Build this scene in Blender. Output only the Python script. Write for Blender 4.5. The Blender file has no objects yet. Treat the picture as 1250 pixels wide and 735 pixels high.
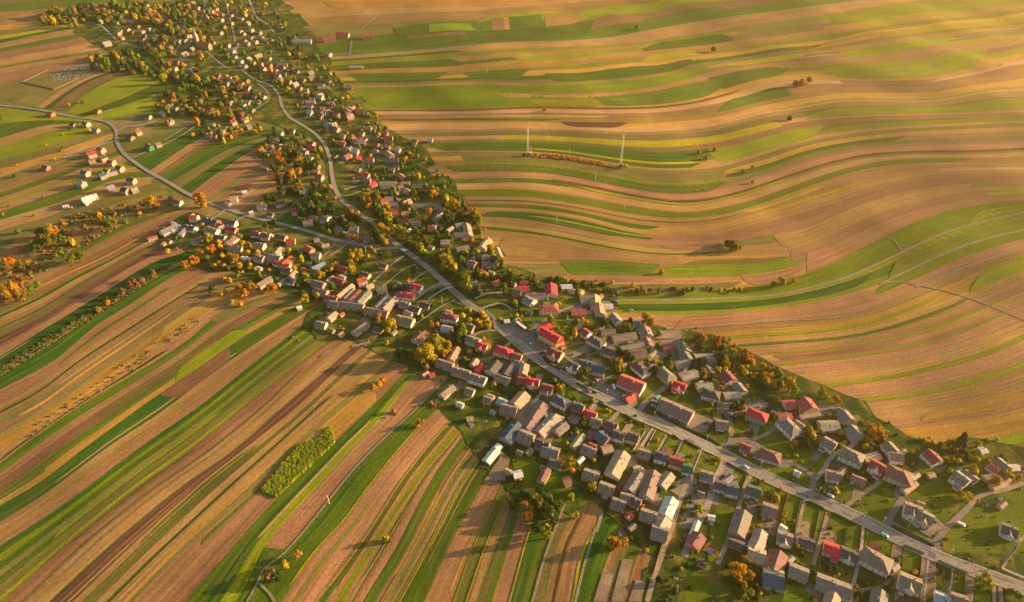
import bpy, bmesh, math, random
import numpy as np
from mathutils import Vector, Matrix, geometry, noise
random.seed(7)
R = math.radians
HAZE = 0.00008
sc = bpy.context.scene
col = sc.collection

# ------------------------------------------------------------------ camera
CAMH, PITCH, FPX = 402.0, R(37.8), 833.3
cam_d = bpy.data.cameras.new('camera'); cam = bpy.data.objects.new('camera', cam_d); col.objects.link(cam)
cam.location = (0, 0, CAMH); cam.rotation_euler = (math.pi/2 - PITCH, 0, 0)
cam_d.sensor_width = 36; cam_d.lens = 24.0; cam_d.clip_start = 1; cam_d.clip_end = 20000
sc.camera = cam
# ------------------------------------------------------------------ light
SUN_EL, SUN_AZ = R(12.5), R(11.0)            # azimuth measured from +X towards +Y
w = bpy.data.worlds.new('World'); sc.world = w; w.use_nodes = True
nt = w.node_tree; nt.nodes.clear()
sky = nt.nodes.new('ShaderNodeTexSky'); sky.sky_type = 'NISHITA'; sky.sun_disc = False
sky.sun_elevation = SUN_EL; sky.sun_rotation = math.pi/2 - SUN_AZ
sky.air_density = 1.0; sky.dust_density = 2.5; sky.ozone_density = 1.0
bg = nt.nodes.new('ShaderNodeBackground'); bg.inputs[1].default_value = 0.08
wo = nt.nodes.new('ShaderNodeOutputWorld')
nt.links.new(sky.outputs[0], bg.inputs[0]); nt.links.new(bg.outputs[0], wo.inputs[0])
sd = bpy.data.lights.new('sun', 'SUN'); sd.energy = 5.0; sd.angle = R(0.5); sd.color = (1.0, 0.65, 0.32)
sun = bpy.data.objects.new('sun', sd); col.objects.link(sun)
sv = Vector((math.cos(SUN_EL)*math.cos(SUN_AZ), math.cos(SUN_EL)*math.sin(SUN_AZ), math.sin(SUN_EL)))
sun.rotation_euler = sv.to_track_quat('Z', 'Y').to_euler()
sc.view_settings.view_transform = 'Standard'; sc.view_settings.look = 'None'
sc.view_settings.exposure = 1.45; sc.view_settings.gamma = 1.0; sc.view_settings.use_curve_mapping = False

# ------------------------------------------------------------------ terrain and picture-to-place mapping
def hgt(x, y):
    """height of the land; numpy friendly. The village lies in a shallow valley."""
    x = np.asarray(x, float); y = np.asarray(y, float)
    m = 1/(1+np.exp(-((x - 40) + (y-420)*0.35)/90.0))          # right-hand rolling fields
    z = 7.5*np.sin(x/118.0 + 0.6*np.sin(y/210.0) + 1.9)*m + 1.3*np.sin(x/31.0 + y/57.0 + np.sin(y/90.0))*m
    z = z + 0.02*np.maximum(0, x-150)*m + 3.0*np.sin(y/150.0 + x/260.0)*m
    l = 1/(1+np.exp((x + 120)/60.0))
    z = z + 2.2*np.sin((x*0.8 + y*0.6)/95.0)*l + 0.012*np.maximum(0, -x-150)
    z = z + 0.35*np.sin(x/17.0+1.3)*np.sin(y/23.0) + 0.5*np.sin(x/41.0+y/37.0)
    return z
CP, SP = math.cos(PITCH), math.sin(PITCH)
def ray(px, py):
    u = (px-625)/FPX; v = (367.5-py)/FPX
    return u, CP + v*SP, -SP + v*CP
def gp(px, py, up=0.0):
    """point over the land, 'up' metres above it, under a given bearing"""
    dx, dy, dz = ray(px, py); z = 0.0
    for _ in range(14):
        t = (z+up-CAMH)/dz
        x, y = dx*t, dy*t
        z = 0.5*z + 0.5*float(hgt(x, y))
    return Vector((x, y, z))
def gpa(P, up=0.0):
    P = np.asarray(P, float); u = (P[:, 0]-625)/FPX; v = (367.5-P[:, 1])/FPX
    dy = CP + v*SP; dz = -SP + v*CP; z = np.zeros(len(P))
    for _ in range(14):
        t = (z+up-CAMH)/dz; x = u*t; y = dy*t; z = 0.5*z+0.5*hgt(x, y)
    return np.stack([x, y], 1)
def w2p(x, y, z):
    d = y*CP - (z-CAMH)*SP; v = y*SP + (z-CAMH)*CP
    return 625 + FPX*x/d, 367.5 - FPX*v/d
def mpp(py):                                   # metres per picture pixel at ground
    dz = -(-SP + (367.5-py)/FPX*CP)
    return (CAMH/dz)/FPX

# ------------------------------------------------------------------ materials
MATS = {}
def new_mat(name):
    m = bpy.data.materials.new(name); m.use_nodes = True; MATS[name] = m
    nt = m.node_tree; b = nt.nodes['Principled BSDF']
    return m, nt, b
def N(nt, t, **kw):
    n = nt.nodes.new(t)
    for k, v in kw.items(): setattr(n, k, v)
    return n
def ramp(nt, src, stops):
    r = N(nt, 'ShaderNodeValToRGB'); e = r.color_ramp.elements
    e[0].position, e[0].color = stops[0][0], (*stops[0][1], 1)
    e[1].position, e[1].color = stops[-1][0], (*stops[-1][1], 1)
    for p, c in stops[1:-1]:
        k = e.new(p); k.color = (*c, 1)
    nt.links.new(src, r.inputs[0]); return r.outputs[0]
def mixc(nt, fac, a, b, mode='MIX'):
    m = N(nt, 'ShaderNodeMix', data_type='RGBA', blend_type=mode)
    for s, v in ((m.inputs[0], fac), (m.inputs[6], a), (m.inputs[7], b)):
        if hasattr(v, 'is_linked') or isinstance(v, bpy.types.NodeSocket): nt.links.new(v, s)
        elif isinstance(v, (int, float)): s.default_value = v
        else: s.default_value = (*v, 1)
    return m.outputs[2]
def noise_n(nt, vec, scale, detail=3, rough=0.55):
    n = N(nt, 'ShaderNodeTexNoise'); n.inputs['Scale'].default_value = scale
    n.inputs['Detail'].default_value = detail; n.inputs['Roughness'].default_value = rough
    nt.links.new(vec, n.inputs['Vector']); return n.outputs[0]
def mapping(nt, vec, sx, sy, sz=1):
    m = N(nt, 'ShaderNodeMapping'); m.inputs['Scale'].default_value = (sx, sy, sz)
    nt.links.new(vec, m.inputs[0]); return m.outputs[0]
def bump(nt, b, h, dist, strength=1.0):
    n = N(nt, 'ShaderNodeBump'); n.inputs['Strength'].default_value = strength
    n.inputs['Distance'].default_value = dist
    nt.links.new(h, n.inputs['Height']); nt.links.new(n.outputs[0], b.inputs['Normal'])
def sc3(c, k): return tuple(x*k for x in c)

def field_mat(name, a, b_, c_, furrow=0.6, blot=0.35, leafy=False):
    """soil or crop: furrows run along the strip (UV in metres), blotches across it"""
    m, nt, b = new_mat(name)
    uv = N(nt, 'ShaderNodeUVMap').outputs[0]
    pos = N(nt, 'ShaderNodeNewGeometry').outputs[0]
    oi = N(nt, 'ShaderNodeObjectInfo')
    # per object offset
    add = N(nt, 'ShaderNodeVectorMath', operation='ADD')
    comb = N(nt, 'ShaderNodeCombineXYZ')
    mul = N(nt, 'ShaderNodeMath', operation='MULTIPLY'); mul.inputs[1].default_value = 137.0
    nt.links.new(oi.outputs['Random'], mul.inputs[0]); nt.links.new(mul.outputs[0], comb.inputs[1])
    nt.links.new(uv, add.inputs[0]); nt.links.new(comb.outputs[0], add.inputs[1])
    long1 = noise_n(nt, mapping(nt, add.outputs[0], 0.004, 0.30), 1.0, 4, 0.65)
    long2 = noise_n(nt, mapping(nt, add.outputs[0], 0.012, 0.75), 1.0, 3, 0.7)
    blob = noise_n(nt, mapping(nt, pos, 1, 1, 0), 0.018, 4, 0.6)
    fine = noise_n(nt, mapping(nt, pos, 1, 1, 0), 0.45, 3, 0.7)
    c = ramp(nt, long1, [(0.32, a), (0.5, b_), (0.68, c_)])
    c2 = ramp(nt, long2, [(0.41, sc3(a, .82)), (0.56, c_)])
    c = mixc(nt, furrow*0.85, c, c2)
    c = mixc(nt, blot, c, mixc(nt, 1.0, c, ramp(nt, blob, [(0.3, (0.45, 0.45, 0.45)), (0.7, (1.6, 1.55, 1.4))]), 'MULTIPLY'))
    c = mixc(nt, 0.55, c, mixc(nt, 1.0, c, ramp(nt, fine, [(0.3, (0.5, 0.5, 0.5)), (0.7, (1.5, 1.5, 1.5))]), 'MULTIPLY'))
    weed = noise_n(nt, mapping(nt, add.outputs[0], 0.009, 0.22), 1.0, 5, 0.7)
    wm = ramp(nt, weed, [(0.52, (0, 0, 0)), (0.66, (1, 1, 1))])
    k = N(nt, 'ShaderNodeMath', operation='MULTIPLY'); k.inputs[1].default_value = 0.38 if leafy else 0.34
    nt.links.new(wm, k.inputs[0])
    c = mixc(nt, k.outputs[0], c, (.24, .17, .06) if leafy else (.105, .115, .018))
    # each strip a little lighter or darker than its neighbour
    rv = N(nt, 'ShaderNodeMapRange'); rv.inputs['To Min'].default_value = 0.82; rv.inputs['To Max'].default_value = 1.22
    nt.links.new(oi.outputs['Random'], rv.inputs[0])
    cc = N(nt, 'ShaderNodeCombineColor')
    for i in range(3): nt.links.new(rv.outputs[0], cc.inputs[i])
    c = mixc(nt, 1.0, c, cc.outputs[0], 'MULTIPLY')
    nt.links.new(c, b.inputs['Base Color']); b.inputs['Roughness'].default_value = 0.95
    b.inputs['Specular IOR Level'].default_value = 0.1
    bump(nt, b, long2 if not leafy else fine, 0.22 if not leafy else 0.3, 0.5)
    return m
FC = {
 'T':  ((0.245, 0.138, 0.042), (0.331, 0.190, 0.059), (0.427, 0.253, 0.083)),    # stubble
 'B':  ((0.171, 0.082, 0.037), (0.245, 0.120, 0.053), (0.331, 0.171, 0.077)),    # ploughed
 'B2': ((0.264, 0.126, 0.055), (0.342, 0.169, 0.074), (0.424, 0.224, 0.099)),    # pinkish loam
 'D':  ((0.091, 0.037, 0.022), (0.135, 0.057, 0.035), (0.217, 0.102, 0.060)),    # dark wet soil
 'G':  ((0.033, 0.093, 0.004), (0.062, 0.125, 0.006), (0.131, 0.165, 0.010)),    # winter crop
 'DG': ((0.014, 0.075, 0.006), (0.027, 0.105, 0.008), (0.063, 0.135, 0.010)),    # lush grass
 'BG': ((0.073, 0.139, 0.003), (0.112, 0.171, 0.004), (0.179, 0.205, 0.006)),    # bright meadow
 'Y':  ((.230, .220, .005), (.330, .290, .007), (.420, .330, .010)),    # mustard
 'YG': ((0.112, 0.171, 0.005), (0.189, 0.234, 0.006), (0.291, 0.291, 0.011)),    # yellowing crop
 'O':  ((0.331, 0.168, 0.028), (0.427, 0.235, 0.041), (0.513, 0.296, 0.060)),    # dry grass
 'OL': ((.105, .110, .024), (.160, .148, .034), (.250, .185, .056)),    # weedy stubble
 'P':  ((0.376, 0.214, 0.083), (0.467, 0.275, 0.110), (0.547, 0.337, 0.143)),    # pale stubble
}
FM = {k: field_mat('soil_'+k.lower(), *v, leafy=k in ('G', 'DG', 'Y', 'YG', 'BG')) for k, v in FC.items()}

def ground_mat(name, stops, s1=0.03, s2=0.5, vor=None):
    m, nt, b = new_mat(name)
    pos = mapping(nt, N(nt, 'ShaderNodeNewGeometry').outputs[0], 1, 1, 0)
    a = noise_n(nt, pos, s1, 5, 0.65); f = noise_n(nt, pos, s2, 4, 0.7)
    c = ramp(nt, a, stops)
    if vor:
        v = N(nt, 'ShaderNodeTexVoronoi', distance='MANHATTAN'); v.inputs['Scale'].default_value = vor
        nt.links.new(mapping(nt, pos, 1, .45, 1), v.inputs['Vector']); s = N(nt, 'ShaderNodeSeparateColor'); nt.links.new(v.outputs['Color'], s.inputs[0])
        c = mixc(nt, .85, c, mixc(nt, 1.0, c, ramp(nt, s.outputs[0], [(0.0, (.45, .6, .6)), (.45, (.9, 1, .9)), (.7, (1.3, 1.15, 1)), (.85, (2.2, 1.5, 1.9)), (1, (1.2, 1.3, .9))]), 'MULTIPLY'))
    c = mixc(nt, 0.7, c, mixc(nt, 1.0, c, ramp(nt, f, [(0.3, (0.45, 0.45, 0.45)), (0.7, (1.6, 1.6, 1.5))]), 'MULTIPLY'))
    nt.links.new(c, b.inputs['Base Color']); b.inputs['Roughness'].default_value = 0.95
    b.inputs['Specular IOR Level'].default_value = 0.1
    bump(nt, b, f, 0.25, 0.5); return m
M_ground = ground_mat('pasture', [(.3, (.06, .11, .01)), (.5, (.14, .15, .03)), (.62, (.28, .20, .09)), (.75, (.11, .14, .02))], 0.012)
M_garden = ground_mat('garden_grass', [(.30, (.022, .044, .006)), (.46, (.045, .074, .008)), (.56, (.095, .105, .014)), (.68, (.19, .135, .05))], 0.06, 0.5, vor=.055)
M_lawn = ground_mat('lawn', [(.3, (.060, .098, .004)), (.55, (.105, .138, .006)), (.7, (.18, .165, .014)), (.82, (.26, .19, .06))], 0.06, 0.7)
M_pitch = ground_mat('pitch_turf', [(.3, (.13, .24, .01)), (.6, (.17, .28, .015)), (.8, (.20, .30, .02))], 0.04, 0.4)
M_scrub = ground_mat('rough_grass', [(.3, (.06, .07, .02)), (.45, (.13, .12, .03)), (.58, (.32, .17, .05)), (.75, (.09, .10, .025))], 0.035, 0.3)
M_dry = ground_mat('dry_earth', [(.3, (.20, .14, .085)), (.6, (.27, .20, .13)), (.8, (.34, .26, .17))], 0.08, 0.8)
M_yard = ground_mat('yard_paving', [(.3, (.16, .14, .115)), (.6, (.22, .19, .155)), (.8, (.29, .25, .20))], 0.09, 0.9)
M_asph = ground_mat('asphalt', [(.3, (.25, .22, .18)), (.6, (.30, .265, .22)), (.8, (.35, .31, .26))], 0.05, 0.8)
M_patch = ground_mat('asphalt_repair', [(.3, (.13, .12, .105)), (.6, (.17, .155, .135)), (.8, (.21, .19, .165))], 0.2, 1.2)
M_gravel = ground_mat('gravel_track', [(.3, (.28, .24, .18)), (.6, (.36, .31, .24)), (.8, (.42, .36, .28))], 0.1, 0.8)
M_dirt = ground_mat('dirt_track', [(.3, (.22, .17, .11)), (.6, (.32, .25, .17)), (.8, (.38, .31, .22))], 0.1, 0.8)
M_walk = ground_mat('pavement_slabs', [(.3, (.30, .26, .20)), (.6, (.38, .33, .26)), (.8, (.44, .39, .31))], 0.1, 0.8)

def tint_mat(name, rough=0.8, n1=0.4, spec=0.3, ribs=None, metal=0):
    """surface whose own colour is the colour set on the object"""
    m, nt, b = new_mat(name)
    oi = N(nt, 'ShaderNodeObjectInfo')
    tc = N(nt, 'ShaderNodeTexCoord').outputs['Object']
    f = noise_n(nt, tc, 0.9, 4, 0.7); g = noise_n(nt, tc, 4.0, 2, 0.7)
    c = oi.outputs['Color']
    c = mixc(nt, n1, c, mixc(nt, 1.0, c, ramp(nt, f, [(0.3, (0.4, 0.4, 0.42)), (0.7, (1.5, 1.45, 1.4))]), 'MULTIPLY'))
    c = mixc(nt, n1, c, mixc(nt, 1.0, c, ramp(nt, g, [(0.3, (0.55, 0.55, 0.55)), (0.7, (1.4, 1.4, 1.4))]), 'MULTIPLY'))
    if ribs:
        st = noise_n(nt, mapping(nt, tc, 1.1, .12, .12), 1.0, 3, .7)
        c = mixc(nt, .55, c, mixc(nt, 1.0, c, ramp(nt, st, [(.34, (.55, .52, .5)), (.5, (1, 1, 1)), (.66, (1.35, 1.3, 1.2))]), 'MULTIPLY'))
        wv = N(nt, 'ShaderNodeTexWave', wave_type='BANDS', bands_direction='X'); wv.inputs['Scale'].default_value = ribs
        nt.links.new(tc, wv.inputs[0]); bump(nt, b, wv.outputs[1], 0.012, 0.4)
    nt.links.new(c, b.inputs['Base Color']); b.inputs['Roughness'].default_value = rough
    b.inputs['Specular IOR Level'].default_value = spec; b.inputs['Metallic'].default_value = metal
    return m
M_roof = tint_mat('roof_covering', 0.75, 0.45, 0.3, ribs=0.5)
M_wall = tint_mat('rendered_wall', 0.9, 0.3, 0.2)
M_paint = tint_mat('car_paint', 0.3, 0.05, 0.6)
M_wood = tint_mat('weathered_wood', 0.9, 0.5, 0.1)
m, nt, b = new_mat('window_glass'); b.inputs['Base Color'].default_value = (.03, .04, .05, 1); b.inputs['Roughness'].default_value = 0.15
M_glass = m
m, nt, b = new_mat('rubber'); b.inputs['Base Color'].default_value = (.02, .02, .02, 1); b.inputs['Roughness'].default_value = 0.9
M_rub = m
m, nt, b = new_mat('white_paint'); b.inputs['Base Color'].default_value = (.75, .75, .72, 1); b.inputs['Roughness'].default_value = 0.7
M_white = m
def leaf_mat(name, attr=None):
    m, nt, b = new_mat(name)
    if attr: c = N(nt, 'ShaderNodeAttribute', attribute_name=attr).outputs['Color']
    else: c = N(nt, 'ShaderNodeObjectInfo').outputs['Color']
    tc = N(nt, 'ShaderNodeNewGeometry').outputs[0]
    f = noise_n(nt, tc, 0.35, 3, 0.7)
    c = mixc(nt, 0.8, c, mixc(nt, 1.0, c, ramp(nt, f, [(0.3, (0.35, 0.5, 0.5)), (0.5, (1, 1, 1)), (0.72, (1.7, 1.5, 1.0))]), 'MULTIPLY'))
    nt.links.new(c, b.inputs['Base Color']); b.inputs['Roughness'].default_value = 0.8
    b.inputs['Specular IOR Level'].default_value = 0.15
    tr = N(nt, 'ShaderNodeBsdfTranslucent'); nt.links.new(c, tr.inputs[0])
    ms = N(nt, 'ShaderNodeMixShader'); ms.inputs[0].default_value = 0.2
    nt.links.new(b.outputs[0], ms.inputs[1]); nt.links.new(tr.outputs[0], ms.inputs[2])
    nt.links.new(ms.outputs[0], nt.nodes['Material Output'].inputs[0])
    return m
M_leaf = leaf_mat('foliage'); M_leaf_far = leaf_mat('foliage_far', 'tint')
m, nt, b = new_mat('bark'); b.inputs['Base Color'].default_value = (.09, .065, .045, 1); b.inputs['Roughness'].default_value = 0.95
M_bark = m

# ------------------------------------------------------------------ helpers
def link(name, me, mat=None, parent=None, colr=None):
    o = bpy.data.objects.new(name, me); col.objects.link(o)
    if mat and not me.materials: me.materials.append(mat)
    if parent: o.parent = parent
    if colr: o.color = (*colr, 1)
    return o
def mesh(name, vs, fs, mat=None):
    me = bpy.data.meshes.new(name); me.from_pydata([tuple(v) for v in vs], [], fs)
    if mat: me.materials.append(mat)
    return me
def tag(o, label=None, cat=None, group=None, kind=None):
    if label: o['label'] = label
    if cat: o['category'] = cat
    if group: o['group'] = group
    if kind: o['kind'] = kind
    return o
def box_vf(x0, x1, y0, y1, z0, z1, vs, fs):
    n = len(vs)
    vs += [(x0, y0, z0), (x1, y0, z0), (x1, y1, z0), (x0, y1, z0), (x0, y0, z1), (x1, y0, z1), (x1, y1, z1), (x0, y1, z1)]
    fs += [tuple(n+i for i in f) for f in ((0, 3, 2, 1), (4, 5, 6, 7), (0, 1, 5, 4), (1, 2, 6, 5), (2, 3, 7, 6), (3, 0, 4, 7))]
def box_me(name, x0, x1, y0, y1, z0, z1, mat):
    vs, fs = [], []; box_vf(x0, x1, y0, y1, z0, z1, vs, fs); return mesh(name, vs, fs, mat)
# ------------------------------------------------------------------ the ground
xs = np.arange(-1500, 2300, 10.0); ys = np.arange(-260, 2900, 10.0)
X, Y = np.meshgrid(xs, ys); Z = hgt(X, Y) - 0.02
V = np.stack([X.ravel(), Y.ravel(), Z.ravel()], 1); nx, ny = len(xs), len(ys)
I = np.arange(nx*ny).reshape(ny, nx)
F = np.stack([I[:-1, :-1].ravel(), I[:-1, 1:].ravel(), I[1:, 1:].ravel(), I[1:, :-1].ravel()], 1)
gm = bpy.data.meshes.new('ground'); gm.from_pydata(V.tolist(), [], F.tolist()); gm.shade_smooth()
ground = link('ground', gm, M_ground); tag(ground, kind='structure')
# the land beyond the mapped part, out to the horizon
def ring():
    vs, fs = [], []
    x0, x1, y0, y1 = xs[0]+5, xs[-1]-5, ys[0]+5, ys[-1]-5
    B = 12000
    o = [(-B, -B, -30), (B, -B, -30), (B, B, -30), (-B, B, -30)]
    # inner edge sampled on the terrain edge, tucked 1 m below it
    inner = [(x, y0) for x in np.arange(x0, x1, 60)] + [(x1, y) for y in np.arange(y0, y1, 60)] + \
            [(x, y1) for x in np.arange(x1, x0, -60)] + [(x0, y) for y in np.arange(y1, y0, -60)]
    n = len(inner)
    cx, cy = (x0+x1)/2, (y0+y1)/2
    for k in (1.0, 1.7, 3.2, 7.0):
        for (x, y) in inner:
            z = float(hgt(x, y)) - 1.0 if k == 1.0 else float(hgt(x, y))*0.6 - 1 + (k-1)*2
            vs.append((cx+(x-cx)*k, cy+(y-cy)*k, z))
    for r in range(3):
        for i in range(n):
            j = (i+1) % n
            fs.append((r*n+i, (r+1)*n+i, (r+1)*n+j, r*n+j))
    return mesh('terrain', vs, fs)
tag(link('terrain', ring(), M_ground), kind='structure')

def drape(name, verts2, faces, up, mat, uvs=None, parent=ground):
    if name != 'field_strip': up += .24
    v = np.asarray(verts2, float); z = hgt(v[:, 0], v[:, 1]) + up
    me = bpy.data.meshes.new(name)
    me.from_pydata(np.column_stack([v, z]).tolist(), [], [tuple(map(int, f)) for f in faces])
    uvl = me.uv_layers.new(name='UVMap')
    uvs = v if uvs is None else np.asarray(uvs, float)
    li = np.empty(len(me.loops), int); me.loops.foreach_get('vertex_index', li)
    uvl.data.foreach_set('uv', uvs[li].ravel())
    me.shade_smooth()
    o = link(name, me, mat)
    if parent: o.parent = parent
    else: tag(o, kind='structure')
    return o

def resample(P, n):
    P = np.asarray(P, float); d = np.r_[0, np.cumsum(np.hypot(*np.diff(P, axis=0).T))]
    # smooth a little: Catmull style by cubic hermite through chord length
    t = np.linspace(0, d[-1], n)
    m = np.gradient(P, d, axis=0)
    i = np.clip(np.searchsorted(d, t, side='right')-1, 0, len(d)-2)
    h = (d[i+1]-d[i]); s = ((t-d[i])/h)[:, None]; h = h[:, None]
    return (2*s**3-3*s**2+1)*P[i] + (s**3-2*s**2+s)*h*m[i] + (-2*s**3+3*s**2)*P[i+1] + (s**3-s**2)*h*m[i+1]

class Patch:
    """a family of field boundaries; a strip lies between boundary numbers v0 and v1"""
    def __init__(self, guides): self.G = guides              # array [k][n][2] world points
    def line(self, v, n0, n1):
        k = int(min(max(math.floor(v), 0), len(self.G)-2)); f = v-k
        return self.G[k][n0:n1+1]*(1-f) + self.G[k+1][n0:n1+1]*f
    def strip(self, v0, v1, n0, n1, cls, up, taper=False):
        wmax = float(np.max(np.hypot(*(self.line(v1, n0, n1)-self.line(v0, n0, n1)).T)))
        m = int(min(70, max(math.ceil((v1-v0)*2), math.ceil(wmax/13))))
        vv = np.linspace(v0, v1, m+1)
        L = [self.line(v, n0, n1) for v in vv]; n = n1-n0+1
        if n1-n0 > 6 and v1-v0 < .95 and taper:      # strip ends run out obliquely
            s = 1 if (n0+n1) % 2 else -1
            for e, idx in ((0, (0, 1, 2)), (1, (-1, -2, -3))):
                for q, i in enumerate(idx):
                    f = (.8, .2, .0)[q]; anc = L[-1][i] if s > 0 else L[0][i]; anc = anc.copy()
                    for l in L: l[i] = l[i]*(1-f)+anc*f
        verts = np.concatenate(L)
        u = np.r_[0, np.cumsum(np.hypot(*np.diff(L[0], axis=0).T))]
        uvs = []; acc = np.zeros(n)
        for k, l in enumerate(L):
            if k: acc = acc + np.hypot(*(l-L[k-1]).T)
            uvs.append(np.stack([u, np.full(n, acc.mean())], 1))
        fs = [(k*n+i, k*n+i+1, (k+1)*n+i+1, (k+1)*n+i) for k in range(len(L)-1) for i in range(n-1)]
        return drape('field_strip', verts, fs, up, FM[cls], np.concatenate(uvs))

rnd = random.Random(11)
# ---- right-hand fields: boundaries traced left to right
RX = np.arange(325, 1336, 10.0)
RG = [
 [(395, -60), (1335, -60)],
 [(395, 22), (420, 19), (558, 14), (638, 8), (714, 3), (850, -12), (1000, -26), (1335, -40)],
 [(395, 70), (425, 68.6), (522, 61), (584, 55), (630, 52), (700, 50), (748, 45.6), (796, 37), (849, 27.6), (892, 21), (950, 14), (1000, 7), (1050, 1), (1090, -4), (1335, -22)],
 [(395, 76), (425, 75), (522, 68), (584, 62), (630, 59), (700, 57), (748, 54), (796, 50), (873, 38), (916, 29.5), (950, 26), (1010, 18), (1070, 7), (1118, 0), (1335, -12)],
 [(395, 90), (450, 88), (543, 87), (612, 82), (676, 77), (740, 71), (760, 68), (820, 63), (868, 58), (916, 52), (1000, 42), (1070, 30), (1118, 24), (1166, 19), (1250, 8), (1335, -2)],
 [(395, 105), (489, 104), (600, 99), (650, 103), (700, 102), (760, 98), (808, 91), (856, 82), (892, 76), (952, 67), (1000, 62), (1070, 50), (1118, 43), (1166, 38), (1250, 30), (1335, 20)],
 [(395, 113), (489, 114), (594, 113), (700, 115), (760, 113), (808, 106), (868, 91), (916, 82), (950, 79), (1010, 76), (1070, 73), (1130, 62), (1156, 56), (1250, 47), (1335, 36)],
 [(395, 136), (446, 134), (574, 134), (650, 130), (700, 131), (740, 132), (796, 131), (844, 126), (892, 113), (940, 99), (964, 94), (1010, 94), (1070, 98), (1142, 96), (1190, 84), (1250, 70), (1335, 52)],
 [(395, 148), (471, 147), (574, 146), (676, 147), (740, 148), (796, 147), (875, 140), (916, 128), (950, 120), (1027, 110), (1142, 108), (1200, 98), (1250, 88), (1335, 70)],
 [(395, 176), (500, 172), (560, 170.6), (622, 168.5), (664, 169.5), (726, 173.7), (758, 176), (800, 178.5), (840, 175), (876, 171.6), (924, 160), (960, 150), (1010, 145), (1060, 142), (1150, 140), (1250, 137), (1335, 132)],
 [(395, 190), (500, 186), (560, 185), (639, 186), (685, 189), (737, 198), (758, 203), (800, 209), (852, 208), (888, 202), (948, 184), (996, 169), (1080, 158), (1190, 152), (1250, 150), (1335, 146)],
 [(395, 224), (500, 221), (560, 219), (620, 217), (664, 218), (706, 225), (768, 238), (828, 248), (864, 245), (912, 233), (960, 216), (1008, 200), (1056, 189), (1106, 185.5), (1190, 185), (1250, 182), (1335, 177)],
 [(395, 244), (500, 241), (560, 240), (643, 240), (706, 249), (768, 261), (820, 267), (840, 267), (888, 262), (948, 243), (1010, 219), (1070, 203), (1130, 198), (1250, 198), (1335, 197)],
 [(395, 262), (500, 258), (591, 256), (664, 259), (726, 270), (758, 281), (799, 287), (876, 282), (948, 263), (1022, 243), (1070, 226), (1130, 213), (1250, 210), (1335, 209)],
 [(395, 272), (500, 268), (586, 265), (630, 266), (680, 275), (740, 288), (800, 294), (870, 294), (900, 288), (950, 276), (998, 264), (1046, 244), (1094, 229), (1166, 220), (1250, 221), (1335, 222)],
 [(395, 284), (500, 279), (589, 277), (630, 280.5), (680, 288), (740, 301), (792, 310), (834, 311), (886, 307), (930, 310), (964, 309), (1010, 290), (1058, 267), (1118, 246), (1190, 233), (1250, 232), (1335, 233)],
 [(395, 326), (500, 322), (615, 322), (649, 323), (740, 320), (792, 324), (844, 325), (927, 323), (965, 316), (1010, 302), (1058, 280), (1118, 257), (1190, 242), (1250, 238), (1335, 238)],
 [(395, 362), (600, 360), (761, 358.6), (834, 358), (906, 352), (942, 348), (979, 336), (1008, 326), (1058, 301), (1106, 275), (1154, 258), (1190, 251), (1250, 245), (1335, 243)],
 [(395, 370), (600, 368), (757, 367), (844, 365.7), (900, 363.5), (948, 360), (998, 349), (1029, 340), (1070, 323), (1118, 300), (1142, 289), (1202, 270), (1250, 260), (1335, 250)],
 [(395, 386), (600, 384), (761, 383), (823, 385), (896, 382), (948, 376), (1010, 366), (1070, 350), (1118, 326), (1178, 300), (1250, 281), (1335, 266)],
 [(395, 408), (700, 406), (823, 402), (896, 397), (950, 393), (1022, 386), (1070, 374), (1118, 354), (1166, 331), (1250, 301), (1335, 280)],
 [(395, 440), (700, 436), (823, 430), (950, 420), (1022, 415), (1070, 407), (1118, 393), (1178, 370), (1250, 336), (1335, 304)],
 [(395, 452), (700, 448), (823, 442), (950, 432), (998, 427), (1070, 418), (1118, 408), (1166, 391), (1214, 372), (1250, 355), (1335, 322)],
 [(395, 466), (700, 460), (823, 455), (950, 444), (1022, 437), (1094, 426), (1154, 411), (1190, 398), (1231, 380), (1250, 372), (1335, 340)],
 [(395, 492), (823, 486), (974, 473), (1046, 466), (1118, 454), (1178, 439), (1214, 427), (1250, 410), (1335, 372)],
 [(395, 530), (950, 516), (1060, 506), (1120, 500), (1200, 486), (1250, 472), (1335, 440)],
 [(395, 560), (950, 548), (1120, 530), (1200, 522), (1250, 510), (1335, 486)],
 [(395, 600), (950, 585), (1120, 566), (1250, 545), (1335, 528)],
]
RGp = []
for g in RG:
    a = np.array(g, float); yy = np.interp(RX, a[:, 0], a[:, 1])
    k = np.array([1, 2, 3, 4, 3, 2, 1.0]); k /= k.sum()
    yy = np.convolve(np.pad(yy, 3, mode='edge'), k, mode='valid'); RGp.append(yy)
for i in range(1, len(RGp)): RGp[i] = np.maximum(RGp[i], RGp[i-1]+2.0)
PR = Patch([gpa(np.stack([RX, yy], 1)) for yy in RGp])
def rx(x): return int(min(max(round((x-325)/10), 0), len(RX)-1))
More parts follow.
